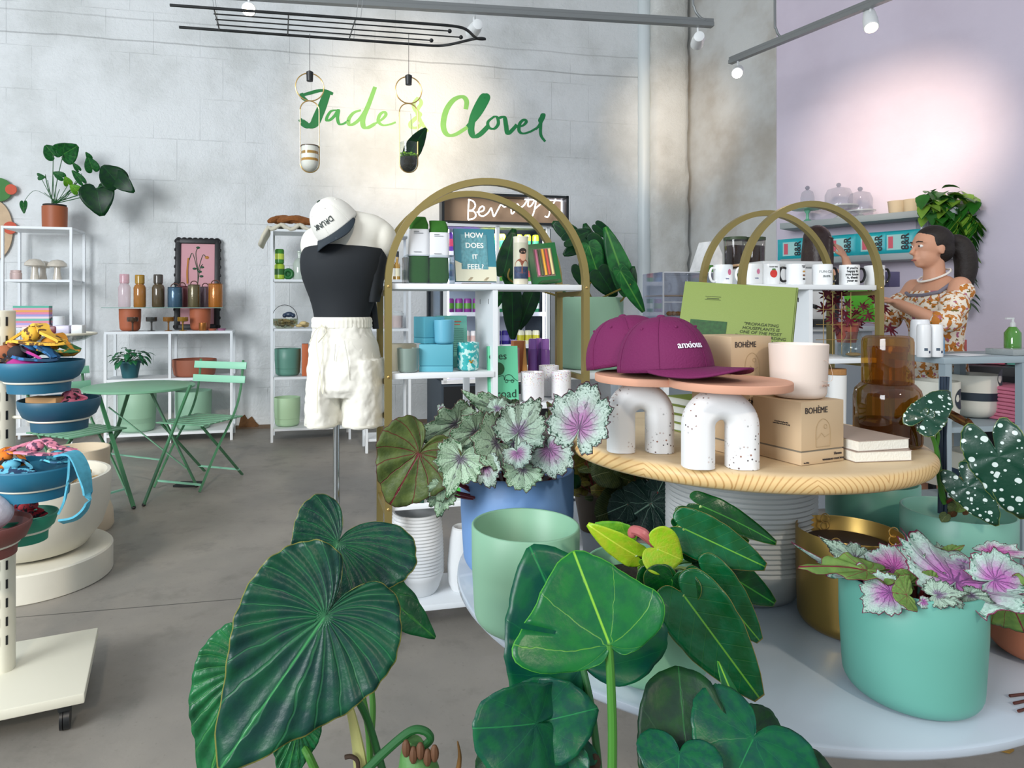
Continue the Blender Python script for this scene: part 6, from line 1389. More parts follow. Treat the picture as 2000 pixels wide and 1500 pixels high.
for k in range(4): x = .5+k*.05; b.tube([(x, .1, 1.03), (x, .1, 1.32)], .0018, 5)
for k in range(3): b.tube([(.46, .1, 1.1+k*.07), (.69, .1, 1.1+k*.07)], .0018, 5)
o = b.build('wire_grid', M_brass, None, (RB.location.x, RB.location.y, 0), RY); tag(o, 'thin brass wire grid standing on the right rack behind the burgundy plant', 'grid')

# ================= COFFEE BAR =================
M_cgrey = mat('A9B2B8', .5); KZ = 3.95
KB = thing('coffee_bar', 'grey coffee bar counter with white top behind the right gold rack', 'counter', (ax(1262, KZ), KZ, 0), R(8))
MB().box((.75, .3, 1.115), (1.56, .62, .03), bev=.003).build('counter_top', mat('C9CFD2', .35), KB); MB().box((.75, .3, .55), (1.5, .56, 1.1)).build('cabinet', mat('B4BCC4', .6), KB)
def kloc(px, d, z): return rloc(KB, px, d, z)
KT = 1.131
q = kloc(1325, .2, KT); t = thing('acrylic_pastry_case', 'clear acrylic pastry case with two shelves on the coffee bar', 'display case', q, R(8))
g_ = glass('EAECF2'); W_, D_, H_ = .34, .3, .33
MB().box((0, -D_/2, H_/2), (W_, .005, H_)).box((0, D_/2, H_/2), (W_, .005, H_)).box((-W_/2, 0, H_/2), (.005, D_, H_)).box((W_/2, 0, H_/2), (.005, D_, H_)).box((0, 0, H_), (W_, D_, .006)).build('clear_panel', g_, t)
b = MB()
for x in (-W_/2, W_/2): b.box((x, -D_/2, H_/2), (.008, .008, H_))
b.box((0, -D_/2, H_), (W_, .008, .008)).box((0, -D_/2, .15), (W_, .006, .006)); b.build('clear_edge', mat('DDE0E8', .2, alpha=.6), t)
MB().box((0, 0, .19), (W_-.02, D_-.02, .006)).build('tray', mat('D8B890', .6, alpha=.8), t); MB().box((0, 0, .06), (W_-.02, D_-.02, .006)).build('tray', mat('D8D8DC', .5), t)
o = MB()
for k in range(6): o.ball((-.06+k*.028, 0, .015), (.02, .02, .015), 10, 7)
o = o.build('pastry_row', mat('A87A3A', .7, var=.4, vscale=40), None, (q[0], q[1], KT+.064), R(8)); tag(o, 'tray of small golden pastries in the clear case', 'pastry', kind='stuff')
# espresso machine
q = kloc(1500, .21, KT); t = thing('espresso_machine', 'white and chrome espresso machine on the coffee bar', 'coffee machine', q, R(8))
MB().box((0, 0, .2), (.6, .4, .34), bev=.05).build('body', mat('D6DADC', .3, coat=.5), t); MB().box((.08, 0, .385), (.46, .36, .04), bev=.015).build('cup_tray', mat('C8CCCE', .4), t)
MB().box((-.22, -.19, .26), (.2, .04, .14), bev=.012).build('chrome_panel', mat('B8BCC0', .08, 1), t); MB().box((0, -.1, .02), (.56, .3, .04)).build('drip_tray', mat('3A3E40', .4, .5), t)
MB().box((-.2, -.02, .378), (.22, .3, .012), bev=.004).build('wood_panel', mat('C8A078', .6), t)
for x in (-.1, .12): MB().tube([(x, -.2, .14), (x, -.3, .12)], .013, 10).build('portafilter', M_blk, t)
q = kloc(1436, .52, KT); t = thing('coffee_grinder', 'coffee grinder with clear bean hopper behind the espresso machine', 'grinder', q, R(8))
MB().box((0, 0, .2), (.14, .2, .4), bev=.01).build('body', M_blk, t); MB().lathe([(.07, .4), (.075, .58)], seg=24).build('hopper', glass('E0DCD8'), t); MB().lathe([(.0001, .4), (.066, .4), (.068, .54), (.0001, .55)], seg=24).build('coffee_beans', mat('2E1810', .6, bump=1, bscale=90), t); MB().lathe([(.077, .58), (.077, .6), (.0001, .6)], seg=24).build('lid', mat('3A4A2E', .5), t)
q = kloc(1472, .52, KT); t2 = dup(t, (q[0], q[1], q[2]), R(8), 'coffee grinder with clear bean hopper and dark lid, right of two')
q = kloc(1390, .25, KT+.336); 
t = thing('green_carton', 'white and green patterned carton on the pastry case', 'carton', (kloc(1378, .26, 0)[0], kloc(1378, .26, 0)[1], KT+.337), R(20)); MB().prism([(-.09, 0), (.09, 0), (.09, .12), (.05, .2), (-.01, .2)], -.05, .05, Matrix.Rotation(R(90), 4, 'X')).build('carton', mat('DCE0E2', .5, var=.4, vscale=12), t); MB().prism([(-.091, 0), (.091, 0), (.091, .05), (-.065, .05)], -.0505, .0505, Matrix.Rotation(R(90), 4, 'X')).build('green_band', mat('3F7A2E', .5), t); 
q = rloc(RB, 1738, .24, 1.351); wbox('purple_bin', 'small dark purple container at the right of the mugs', 'container', q, (.06, .06, .075), mat('4A4468', .6), R(8))

# ================= LILAC WALL SHELVES =================
def lil(px, py, off): s, z, _ = on_lilac(px, py); return s, z
sA = on_lilac(1523, 443); sB = on_lilac(1885, 409)
def lshelf(label, s0_, s1_, z, th_=.055, D=.3):
    L = s1_-s0_; o = MB().box((L/2, -D/2, -th_/2), (L, D, th_), bev=.002).build('wall_shelf', mat('A2A9A9', .5), None, (LO.x+LE.x*s0_, LO.y+LE.y*s0_, z), LYAW); tag(o, label, 'shelf'); return o
ZU = 2.04; Dl = .3
def lfront(px, z, off):   # distance along wall for a point `off` in front of it at column px
    bx, by = LO.x+LN.x*off, LO.y+LN.y*off; u = (px-CX)/F; return (u*by-bx)/(LE.x-u*LE.y)
def lpos(px, off, z): s = lfront(px, z, off); return (LO.x+LN.x*off+LE.x*s, LO.y+LN.y*off+LE.y*s, z)
su0, su1 = lfront(1523, ZU, Dl), lfront(1880, ZU, .1)
lshelf('upper grey shelf on the lilac wall with cake stands and cream bowls', su0, su1, ZU)
ZL = 1.70; sl0, sl1 = lfront(1524, ZL, Dl), lfront(1905, ZL, .1); lshelf('lower grey shelf on the lilac wall lined with turquoise coffee bags', sl0, sl1, ZL)
# bags
me_t = mat('2CB4BE', .4, bump=.3, bscale=12)
bagp = None
for k, (px, lb) in enumerate(((1550, 'turquoise coffee bag at the left end of the lower shelf'), (1645, 'turquoise coffee bag right of the dark-haired person'), (1705, 'turquoise coffee bag framed by the gold arch'), (1757, 'turquoise coffee bag just left of the woman in the floral dress'), (1600, 'turquoise coffee bag hidden by the dark-haired person'))):
    q = lpos(px, .16, ZL+.001)
    if bagp is None:
        t = thing('coffee_bag', lb, 'coffee bag', q, LYAW, 'turquoise coffee bags'); bagp = t
        vs = []; n1, n2 = 12, 8
        for sgn in (-1, 1):
            for i in range(n1+1):
                for j in range(n2+1):
                    u_, v__ = i/n1*2-1, j/n2*2-1; y_ = sgn*.035*(1-abs(u_)**4)*(1-abs(v__)**6); vs.append((u_*.15, y_, .1+v__*.1))
        N_ = (n1+1)*(n2+1); fs = []
        for s_ in (0, 1):
            for i in range(n1):
                for j in range(n2): a = s_*N_+i*(n2+1)+j; f_ = (a, a+n2+1, a+n2+2, a+1); fs.append(f_ if s_ == 0 else f_[::-1])
        MB().add(vs, fs).build('bag', me_t, t, sharp=180)
        MB().box((-.055, -.037, .1), (.035, .003, .1)).build('pink_label', mat('D85A6A', .5), t); MB().box((-.02, -.035, .1), (.13, .002, .13)).build('white_panel', mat('A8D8D4', .5), t)
        text('8&R', .078, mat('14242A', .5), t, (.055, -.039, .1), rot=(R(90), R(-90), 0), offset=.002)
    else: dup(bagp, q, LYAW+random.uniform(-.05, .05), lb)
# cake stands
def cake_stand(px, r, h, m, lb, dome):
    q = lpos(px, .175, ZU+.001); t = thing('cake_stand', lb, 'cake stand', q)
    MB().lathe([(.0001, .004), (.05, 0), (.05, .006), (.014, .03), (.012, h*.6), (.03, h-.02), (r, h-.012), (r, h), (.0001, h)], seg=32).build('stand', m, t)
    if dome: MB().lathe([(r*dome, h), (r*dome, h+.1), (r*dome*.8, h+.15), (.02, h+.17), (.0001, h+.17)], seg=32).build('glass_dome', glass('F0F2F4'), t); MB().ball((0, 0, h+.19), .02, 14, 10).build('dome_knob', glass('D0D4D8'), t)
cake_stand(1577, .13, .13, mat('7CC4A4', .3), 'mint green cake stand with a glass dome at the left of the upper shelf', .45)
cake_stand(1638, .16, .12, mat('D8DEDC', .15, alpha=.6), 'clear glass cake stand with a large dome behind the gold arch', .7)
cake_stand(1680, .12, .06, mat('D8DEDC', .15, alpha=.5), 'low clear glass cake dish right of the large dome', .8)
for px, lb in ((1752, 'cream fluted bowl on the upper shelf, left one'), (1782, 'cream fluted bowl on the upper shelf beside the trailing plant')):
    q = lpos(px, .12, ZU+.001); o = MB().lathe([(.0001, 0), (.045, 0), (.06, .02), (.07, .11), (.073, .115), (.066, .115), (.0001, .03)], seg=32).build('cream_bowl', mat('D8C4A4', .6), None, q); tag(o, lb, 'bowl', 'cream bowls on the upper shelf')
for px, lb in ((1800, 'clear glass behind the woman, left'), (1824, 'clear glass behind the woman, right')):
    q = lpos(px, .12, ZL+.001); o = MB().lathe([(.0001, 0), (.035, 0), (.04, .1), (.04, .28), (.038, .28)], seg=20).build('glass_jar', glass('E8ECEC'), None, q); tag(o, lb+', standing on the lower shelf', 'glass')
q = lpos(1838, .13, ZU+.001); t = thing('trailing_plant', 'variegated trailing plant hanging from the upper shelf of the lilac wall', 'potted plant', q)
MB().lathe([(.0001, 0), (.05, 0), (.065, .1), (.06, .1), (.0001, .09)], seg=28).build('pot', mat('D8C4A4', .6), t)
rr = random.Random(11); b = MB(); b2 = MB(); sv = MB(); Zp = q[1]-.05
def pv(px, py, dz=0): return P(px, py, Zp+dz)-Vector(q)
for k in range(120):
    px = rr.gauss(1850, 24); py = rr.gauss(398, 17); (b if rr.random() < .6 else b2)
    if 1795 < px < 1905 and 365 < py < 440: blob_leaf(b if rr.random() < .6 else b2, pv(px, py, rr.uniform(-.12, .05)), (rr.uniform(-1, 1), -.5, rr.uniform(-1.2, .3)), .115, .1, .4)
for x0, x1, y1 in ((1862, 1885, 540), (1880, 1893, 470), (1885, 1890, 590), (1850, 1865, 455), (1890, 1900, 440)):
    p = catmull([(x0, 405), (x0+(x1-x0)*.7, 430), (x1, (430+y1)/2), (x1-3, y1)] if False else [Vector((x0, 405, 0)), Vector((x0+(x1-x0)*.7, 430, 0)), Vector((x1, (430+y1)/2, 0)), Vector((x1-3, y1, 0))], 6)
    sv.tube([pv(v.x, v.y, -.08) for v in p], .003, 5)
    for v in p[3:]:
        for s_ in (-1, 1):
            if rr.random() < .8: blob_leaf(b if rr.random() < .6 else b2, pv(v.x, v.y, -.09), (s_*rr.uniform(.4, 1), -.4, -.3-rr.random()), .1, .085, .4)
for nm, bb, cc in (('foliage', b, '2A6A1E'), ('foliage', b2, '7FA838')): bb.build(nm, mat(cc, .4, var=.3, vscale=20), t, sharp=180)
sv.build('vine', mat('6A7A3A', .5), t)
o = MB().box((0, 0, 0), (.04, .03, .06)).build('wall_socket', mat('C9C2D2', .5), None, lpos(1903, .0+.02, 1.62), LYAW); tag(o, 'small white box fixed on the lilac wall behind the trailing vine', 'wall socket')

# ================= GREY METAL WORK TABLE AT RIGHT =================
GZ = 3.06; GXc = ax(1846, GZ); GT_ = 1.02; gy = R(10); M_gst = mat('97A6AE', .5)
GT = thing('metal_work_table', 'grey metal work table with a lower shelf at the right of the shop', 'table', (GXc, GZ, 0), gy)
MB().box((.5, .16, GT_-.015), (1.05, .36, .03), bev=.002).build('table_top', M_gst, GT)
for x in (0, .42, 1.0):
    for y in (0, .32): MB().box((x, y, GT_/2-.015), (.035, .035, GT_-.03)).build('leg', M_gst, GT)
for z in (.685, .3): MB().box((.44, .16, z), (1.13, .34, .025)).build('lower_shelf', M_gst, GT)
def gloc(px, d, z): return rloc(GT, px, d, z)
q = gloc(1822, .17, .699); 
def cream_pot(px, d, r, h, lb, dec):
    q = gloc(px, d, .699); t = thing('cream_pot', lb, 'pot', q); M_c = mat('D8D6CA', .55)
    MB().lathe(pot_profile(r, h, .008, .06, .97), seg=48).build('pot', M_c, t, sharp=50); nv = mat('22303C', .55)
    if dec == 'dot': ell_patch(MB(), r*1.008, 40, h*.6, 26, h*.24).build('navy_dot', nv, t)
    else: MB().lathe([(r*1.004, h*.42), (r*1.004, h*.6)], seg=48).build('navy_stripe', nv, t); ell_patch(MB(), r*1.008, 42, h*.93, 24, h*.22).build('navy_halfdot', nv, t)
cream_pot(1826, .13, .1, .2, 'cream pot with a navy dot on the work table lower shelf', 'dot')
cream_pot(1899, .24, .118, .215, 'cream pot with a navy stripe and half dot on the lower shelf', 'stripe')
for k in range(9): 
    q = gloc(1975, .14, .699+k*.0185)
    if k == 0: o = MB().box((0, 0, .009), (.2, .24, .017), bev=.006).build('folded_towel', mat('C87088', .85, bump=.6, bscale=30), None, q, gy); tag(o, 'pink folded cloth at the bottom of the stack on the lower shelf', 'folded cloth', 'pink folded cloths'); fo = o
    else:
        o = fo.copy(); C.objects.link(o); o.location = q; o.rotation_euler = (0, 0, gy+random.uniform(-.05, .05)); o['label'] = ('pink folded cloth on top of the stack on the lower shelf' if k == 8 else 'pink folded cloth within the stack on the lower shelf')
GTz = GT_+.001
for px, d, r, h, lb, cc in ((1797, .12, .04, .17, 'plain white tall cup at the left end of the work table', 'E4E6EA'), (1790+14, -.0, .028, .15, 'white printed bottle on the work table, left one', 'E8EAEC'), (1827, -.0, .03, .15, 'white printed bottle on the work table, right one', 'E8EAEC')):
    q = gloc(px, d+.02, GTz); t = thing('white_bottle', lb, 'bottle', q)
    MB().lathe([(.0001, 0), (r*.95, 0), (r, .004), (r, h-.03), (r*.96, h-.01), (r*.85, h), (.0001, h)], seg=32).build('body', mat(cc, .35), t)
    if r < .035: cyl_patch(MB(), r*1.01, -30, 0, h*.2, h*.28).build('print', mat('4A5A6A', .5), t); cyl_patch(MB(), r*1.01, 10, 30, h*.12, h*.2).build('print', mat('2A3A5A', .5), t)
q = gloc(1838, .15, GTz); o = MB().lathe([(.0001, 0), (.015, 0), (.015, .08), (.008, .09), (.008, .1), (.0001, .1)], seg=16).build('blue_bottle', mat('5A90B8', .35), None, q); tag(o, 'tiny light blue bottle with dark cap on the work table', 'bottle')
q = gloc(1978, .2, GTz); t = thing('pump_bottle', 'green liquid soap in a clear pump bottle on the work table', 'bottle', q)
MB().lathe([(.0001, 0), (.034, 0), (.036, .01), (.036, .1), (.016, .13), (.0001, .132)], seg=28).build('bottle', mat('4A8A2A', .1, coat=1, alpha=.85), t); MB().lathe([(.012, .13), (.012, .15), (.006, .155), (.006, .175), (.0001, .175)], seg=16).box((-.015, 0, .172), (.04, .01, .008)).build('pump', mat('D8DCDC', .2, alpha=.7), t)
q = gloc(1992, .08, GTz); wbox('foil_tray', 'crumpled clear wrapped flat package at the right end of the work table', 'package', q, (.24, .14, .028), mat('9AA0A0', .2, .2, bump=1, bscale=30), gy)
q = gloc(1885, .1, GTz); o = MB().box((0, 0, .001), (.18, .12, .0015)).build('paper_sheet', mat('E4E6EA', .7), None, q, gy+.2); tag(o, 'white paper sheet lying on the work table', 'paper')
q = (ax(1872, 3.75), 3.75, 0)
BCK = thing('black_cabinet', 'black cabinet behind the work table against the lilac wall', 'cabinet', (ax(1925, 4.1), 4.1, 0), LYAW)
MB().box((0, 0, .45), (.5, .4, .9), bev=.006).build('body', mat('12161C', .5), BCK); MB().box((0, -.205, .45), (.44, .01, .8)).build('door', mat('171C24', .4), BCK)
for dx, cc, lb, s_ in ((-.15, 'A83A2A', 'red and white packet on the black cabinet behind the woman', (.1, .06, .14)), (.0, 'C85A72', 'pink flat pouch on the black cabinet', (.2, .1, .05)), (.16, '6AB0A0', 'mint small pouch on the black cabinet', (.1, .08, .09))):
    wbox('packet', lb, 'packet', (BCK.location.x+LE.x*dx, BCK.location.y+LE.y*dx, .905), s_, mat(cc, .5), LYAW)
q = gloc(1925, .16, .314); o = MB().lathe(pot_profile(.15, .22, .01, .04), seg=44).build('low_planter', mat('D8D4C4', .6), None, q); tag(o, 'cream planter with navy base on the bottom shelf of the work table', 'planter'); MB().lathe([(.1515, .05), (.1515, .14)], seg=44).build('navy_band', mat('22364A', .6), o)

# ================= PEOPLE =================
M_skin = mat('C99478', .55, name='skin'); M_hair = mat('170D0A', .65, bump=.8, bscale=60, name='dark_hair')
def human(parent, J, head, m=M_skin, vox=.007, sex=1):
    b = MB()
    def limb(pts, rs): 
        p = catmull(pts, 5); n = len(p); k = len(rs)-1; r = [rs[min(int(i/(n-1)*k), k-1)]*(1-((i/(n-1)*k) % 1 if i < n-1 else 1))+rs[min(int(i/(n-1)*k), k-1)+1]*((i/(n-1)*k) % 1 if i < n-1 else 1) for i in range(n)]
        b.tube(p, r, 14)
        b.ball(p[0], r[0], 12, 8); b.ball(p[-1], r[-1], 12, 8)
    hc = Vector(head)
    b.ball(hc+Vector((0, 0, .02)), (.092, .074, .092), 24, 16); b.ball(hc+Vector((.022, 0, -.045)), (.068, .058, .07), 20, 14); b.ball(hc+Vector((.06, 0, -.088)), (.026, .028, .02), 14, 10)
    b.tube([hc+Vector((.088, 0, .012)), hc+Vector((.112, 0, -.03)), hc+Vector((.092, 0, -.038))], [.008, .014, .01], 10)
    b.ball(hc+Vector((.088, 0, -.062)), (.012, .024, .008), 12, 8); b.ball(hc+Vector((.085, 0, -.074)), (.012, .02, .007), 12, 8)
    for s in (-1, 1): b.ball(hc+Vector((-.005, s*.074, -.012)), (.018, .009, .03), 12, 8); b.ball(hc+Vector((.072, s*.03, .03)), (.014, .03, .008), 10, 6)
    limb([hc+Vector((-.015, 0, -.07)), J['neck'], J['chest']], [.05, .052, .08])
    cx, cy, cz = J['chest']; hx, hy, hz = J['hip']
    b.loft([(hx, hy, hz-.1, .1, .15), (hx, hy, hz, .11, .165), (hx, hy, hz+.1, .1, .145), (hx, hy, hz+.2, .09, .125), ((hx+cx)/2, cy, cz-.1, .1, .14), (cx, cy, cz, .115, .155), (cx, cy, cz+.08, .1, .16), (cx-.01, cy, cz+.14, .07, .13), (cx-.01, cy, cz+.18, .05, .06)], 36)
    for s in (-1, 1): b.ball((cx+.075, cy+s*.075, cz-.01), (.06, .065, .06), 16, 12)
    for sd in ('L', 'R'):
        sh, el, wr, ha = J['arm'+sd]; limb([sh, el], [.052, .04]); limb([el, wr], [.04, .027]); hd = (Vector(ha)-Vector(wr)).normalized(); side = hd.cross(Vector((0, 0, 1))).normalized()
        c0 = Vector(wr)+hd*.045; Mx = Matrix((hd, side, hd.cross(side))).transposed().to_4x4(); b.ball(c0, (.05, .038, .016), 16, 10, M=Mx); up = hd.cross(side)*-1
        for k, L in enumerate((.065, .075, .07, .055)):
            o_ = c0+hd*.035+side*(-.028+.0185*k); b.tube([o_, o_+hd*L*.5-up*.004, o_+hd*L*.85-up*.022, o_+hd*L-up*.036], [.0095, .009, .0085, .007], 8)
        o_ = c0-hd*.01-side*.03; b.tube([o_, o_-side*.022+hd*.02-up*.008, o_-side*.022+hd*.045-up*.016], [.012, .0105, .0085], 8)
        kp, kn, an = J['leg'+sd]; limb([kp, kn], [.088, .058]); limb([kn, an], [.056, .036]); b.ball((an[0]+.06, an[1], .04), (.12, .045, .04), 14, 10)
    o = b.build('body', m, parent); r = o.modifiers.new('union', 'REMESH'); r.mode = 'VOXEL'; r.voxel_size = vox; r.use_smooth_shade = True; s = o.modifiers.new('smooth', 'SMOOTH'); s.iterations = 3; s.factor = .5
    for s_ in (-1, 1):
        MB().ball(hc+Vector((.08, s_*.03, .008)), (.011, .013, .009), 12, 8).build('eye', mat('E8E4E0', .2), parent); MB().ball(hc+Vector((.0905, s_*.03, .008)), (.003, .006, .006), 10, 6).build('iris', mat('2A1A12', .2), parent)
        MB().tube([hc+Vector((.084, s_*.048, .03)), hc+Vector((.0935, s_*.03, .034)), hc+Vector((.096, s_*.015, .031))], .003, 6).build('eyebrow', M_hair, parent)
    MB().ball(hc+Vector((.0985, 0, -.067)), (.004, .02, .005), 12, 6).build('lips', mat('A85A50', .5), parent)
    return o
def remeshed(b, name, m, parent, vox=.008, it=4):
    o = b.build(name, m, parent); r = o.modifiers.new('union', 'REMESH'); r.mode = 'VOXEL'; r.voxel_size = vox; r.use_smooth_shade = True; s = o.modifiers.new('smooth', 'SMOOTH'); s.iterations = it; s.factor = .5; return o
WM = thing('person', 'person in profile facing left, dark ponytail, orange floral puff-sleeve dress, arms reaching forward', 'person', (ax(1818, 3.66), 3.66, 0), PI+R(3))
JW = dict(neck=(-.02, 0, 1.43), chest=(-.03, 0, 1.24), hip=(-.02, 0, .93), armL=((-.03, .165, 1.36), (.09, .22, 1.16), (.28, .12, 1.27), (.36, .09, 1.3)), armR=((-.03, -.165, 1.36), (.1, -.2, 1.16), (.32, -.1, 1.24), (.4, -.06, 1.26)), legL=((-.02, .09, .86), (0, .1, .48), (-.02, .1, .08)), legR=((-.02, -.09, .86), (.01, -.1, .48), (-.02, -.1, .08)))
HW = (.0, 0, 1.575); human(WM, JW, HW)
hb = MB(); h = Vector(HW); hb.ball(h+Vector((-.018, 0, .035)), (.1, .083, .092), 24, 16); hb.ball(h+Vector((-.05, 0, -.01)), (.065, .08, .075), 20, 12); hb.ball(h+Vector((-.115, .0, .03)), (.035, .035, .04), 14, 10)
hb.tube(catmull([h+Vector((-.1, 0, .04)), h+Vector((-.16, .01, .02)), h+Vector((-.185, .02, -.08)), h+Vector((-.17, .025, -.2)), h+Vector((-.16, .03, -.33))], 6), [.03, .034, .038, .042, .045, .048, .05, .052, .054, .055, .056, .056, .055, .055, .054, .052, .05, .047, .044, .04, .036, .03, .024, .017, .01], 14)
# clear the face from the hair cap
hb.v = [v if not (v.x > h.x+.045 and v.z < h.z+.06) else Vector((h.x+.03, v.y*.93, v.z)) for v in hb.v]
remeshed(hb, 'hair', M_hair, WM, .008, 3)
md = bpy.data.materials.new('orange_floral_fabric'); md.use_nodes = True; n = NT(md); nz_ = n.noise(36, 2, n.obj(), .5, .4); c1 = n.mix(n.ss(nz_, .5, .53), lin('E4DACB'), lin('B8722A')); c1 = n.mix(n.ss(n.noise(30, 2, n.obj(), .5, .2), .62, .66), c1, lin('A8607A')); n.color(n.mix(n.ss(n.noise(50, 1, n.obj()), .66, .7), c1, lin('6A5A1E'))); n.b.inputs['Roughness'].default_value = .85
db = MB(); db.loft([(-.03, 0, .8, .135, .175), (-.025, 0, .92, .125, .18), (-.025, 0, 1.03, .108, .15), (-.03, 0, 1.12, .112, .15), (-.02, 0, 1.22, .135, .17), (-.03, 0, 1.3, .125, .172), (-.035, 0, 1.34, .1, .165)], 40)
for s in (-1, 1): db.ball((.055, s*.075, 1.235), (.068, .072, .066), 18, 12)
for s, el in ((1, JW['armL'][1]), (-1, JW['armR'][1])):
    sh = Vector((-.03, s*.165, 1.36)); el = Vector(el); db.ball(sh+Vector((.0, s*.01, -.03)), (.062, .058, .06), 18, 12); db.ball(sh.lerp(el, .5)+Vector((0, s*.005, 0)), (.07, .066, .075), 18, 12); db.ball(el+Vector((-.01, 0, .02)), (.066, .062, .062), 18, 12); db.tube([el, el+Vector((.07, -s*.03, .035))], [.07, .045], 16)
remeshed(db, 'floral_dress', md, WM, .01, 4)
MB().loft([(-.03, 0, .3, .1, .19), (-.03, 0, .6, .13, .2), (-.03, 0, .85, .13, .18)], 36).build('skirt', mat('D8CFC0', .9), WM)
MB().tube([(-.02+.075*math.cos(a), .075*math.sin(a), 1.425-.035*math.cos(a)) for a in [2*PI*k/28 for k in range(29)]], .006, 8).build('pearl_necklace', mat('E8E4DC', .2, coat=1), WM)
MB().tube([(-.03, .155, 1.4), (.05, .12, 1.33), (.085, .05, 1.315), (.085, -.05, 1.315), (.05, -.12, 1.33)], .01, 8).build('grey_neckline', mat('7A7684', .8), WM)
o = MB().box((.44, .05, 1.27), (.01, .16, .2), M=Matrix.Translation((0, 0, 0)) @ Euler((0, R(12), R(20))).to_matrix().to_4x4(), bev=.002).build('green_card', mat('62C032', .6), None, tuple(WM.location), WM.rotation_euler.z); tag(o, 'bright green card held up by the person in the floral dress', 'card')
P2 = thing('person', 'person with long straight dark brown hair, mostly hidden behind the espresso machine', 'person', (ax(1600, 4.95), 4.95, 0), R(15))
H2 = (0, 0, 1.73); J2 = {k: tuple((a[0], a[1], a[2]+.12) for a in v) if isinstance(v[0], tuple) else (v[0], v[1], v[2]+.14) for k, v in JW.items() if not k.startswith('leg')}; J2['legL'] = ((-.02, .09, .95), (0, .1, .5), (-.02, .1, .08)); J2['legR'] = ((-.02, -.09, .95), (0, -.1, .5), (-.02, -.1, .08))
J2['armL'] = ((-.03, .165, 1.48), (.02, .22, 1.2), (.1, .2, 1.35), (.1, .18, 1.42)); J2['armR'] = ((-.03, -.165, 1.48), (.08, -.24, 1.32), (.1, -.14, 1.6), (.09, -.1, 1.68))
human(P2, J2, H2); h = Vector(H2)
hb = MB().ball(h+Vector((-.02, 0, .03)), (.1, .088, .1), 24, 16); hb.loft([(-.055, 0, 1.35, .05, .085), (-.06, 0, 1.5, .06, .1), (-.045, 0, 1.65, .075, .1), (-.03, 0, 1.76, .085, .09)], 24); hb.tube([h+Vector((.02, -.085, .03)), h+Vector((.0, -.095, -.15)), h+Vector((-.02, -.1, -.35))], [.02, .03, .02], 10)
remeshed(hb, 'hair', mat('2E1A14', .4, bump=.6, bscale=60), P2, .008, 3)
db = MB().loft([(-.02, 0, .85, .13, .18), (-.02, 0, 1.1, .115, .155), (-.03, 0, 1.35, .135, .18), (-.04, 0, 1.5, .1, .17), (-.04, 0, 1.56, .07, .1)], 36); db.tube([(-.03, .165, 1.48), (0, .2, 1.3)], .065, 14).tube([(-.03, -.165, 1.48), (.04, -.21, 1.36)], .065, 14)
remeshed(db, 'dark_shirt', mat('26262C', .85), P2, .01, 3)
db = MB()
for s in (-1, 1): db.tube([(-.02, s*.09, .95), (0, s*.1, .5), (-.02, s*.1, .1)], [.1, .075, .06], 14)
db.loft([(-.02, 0, .84, .12, .17), (-.02, 0, 1.0, .12, .17)], 30); remeshed(db, 'trousers', mat('2A3440', .85), P2, .012, 3)
# ================= LEAVES TRACED PLANT BY PLANT =================
# silver begonia in the blue pot
def Z1(x, y): return 700+x/3.704, 720+y/3.704
bc0 = Vector(PBL.location)+Vector((0, 0, .2))
def rex(plant, base, j, t, Z, w=1, m=None, roll=0, bend=.2, zt=None, sh=REX, rag=.12, cup=.35, st=True, sm=None, label=None, asym=1.0, ruf=.03):
    O = P(j[0], j[1], Z); T = P(t[0], t[1], Z if zt is None else zt)
    leaf(plant, O, T, m or ML_rex, sh, w, roll, bend=bend, cup=cup, corr=(7, .05), ruf=(11, ruf), rag=rag, seg=96, rings=9, label=label, asym=asym)
    if st: 
        b_ = base+Vector(((O.x-base.x)*.35, (O.y-base.y)*.35, -.02)); mid = b_.lerp(O, .6)+Vector((0, .015, -.01)); stem(plant, [b_, mid, O+Vector((0, .004, 0))], (.0035, .0025), sm or M_stemr, n=5, seg=6)
def r1(jx, jy, tx, ty, Z, **k): rex(PBL, bc0, Z1(jx, jy), Z1(tx, ty), Z, **k)
r1(435, 620, 215, 1010, 1.42, w=.98, m=ML_under, sh=hshape([(0, 1), (12, .9), (30, .78), (55, .72), (85, .72), (115, .72), (145, .62), (168, .4), (180, .08)]), zt=1.40, label='red-veined green leaf underside', rag=.03, ruf=.015)
r1(705, 400, 378, 555, 1.50, w=.75, zt=1.42, roll=-30, m=ML_rexg); r1(845, 460, 598, 578, 1.46, w=.85, zt=1.40, roll=-20, m=ML_rexg)
r1(740, 650, 640, 930, 1.40, w=1.15, zt=1.36, m=ML_rexg); r1(520, 660, 362, 800, 1.44, w=.7, zt=1.42, roll=35); r1(540, 820, 478, 975, 1.43, w=.9, roll=20)
r1(1000, 540, 860, 590, 1.43, w=1.3, zt=1.38, m=ML_rexg, sh=ROUND); r1(1050, 300, 735, 192, 1.55, w=.62, roll=-35, zt=1.50, m=ML_rexg); r1(1000, 290, 1165, 262, 1.5, w=.9, roll=-25)
r1(1160, 455, 1338, 180, 1.44, w=1.0, m=ML_rex, zt=1.48, bend=.1); r1(1150, 610, 1190, 715, 1.39, w=1.25, m=ML_rexp, sh=ROUND, zt=1.37)
r1(912, 690, 955, 855, 1.40, w=.95, m=ML_rexp, zt=1.37, sh=BROAD); r1(1385, 585, 1480, 770, 1.42, w=1.15, m=ML_rexp, zt=1.38, sh=BROAD)
r1(1600, 425, 1700, 92, 1.20, w=.95, m=ML_rexp, zt=1.24, st=False, bend=.12, asym=.85, sh=BROAD, roll=-10); r1(1190, 730, 1140, 875, 1.40, w=1.3, m=ML_rexg, sh=BROAD, zt=1.37)
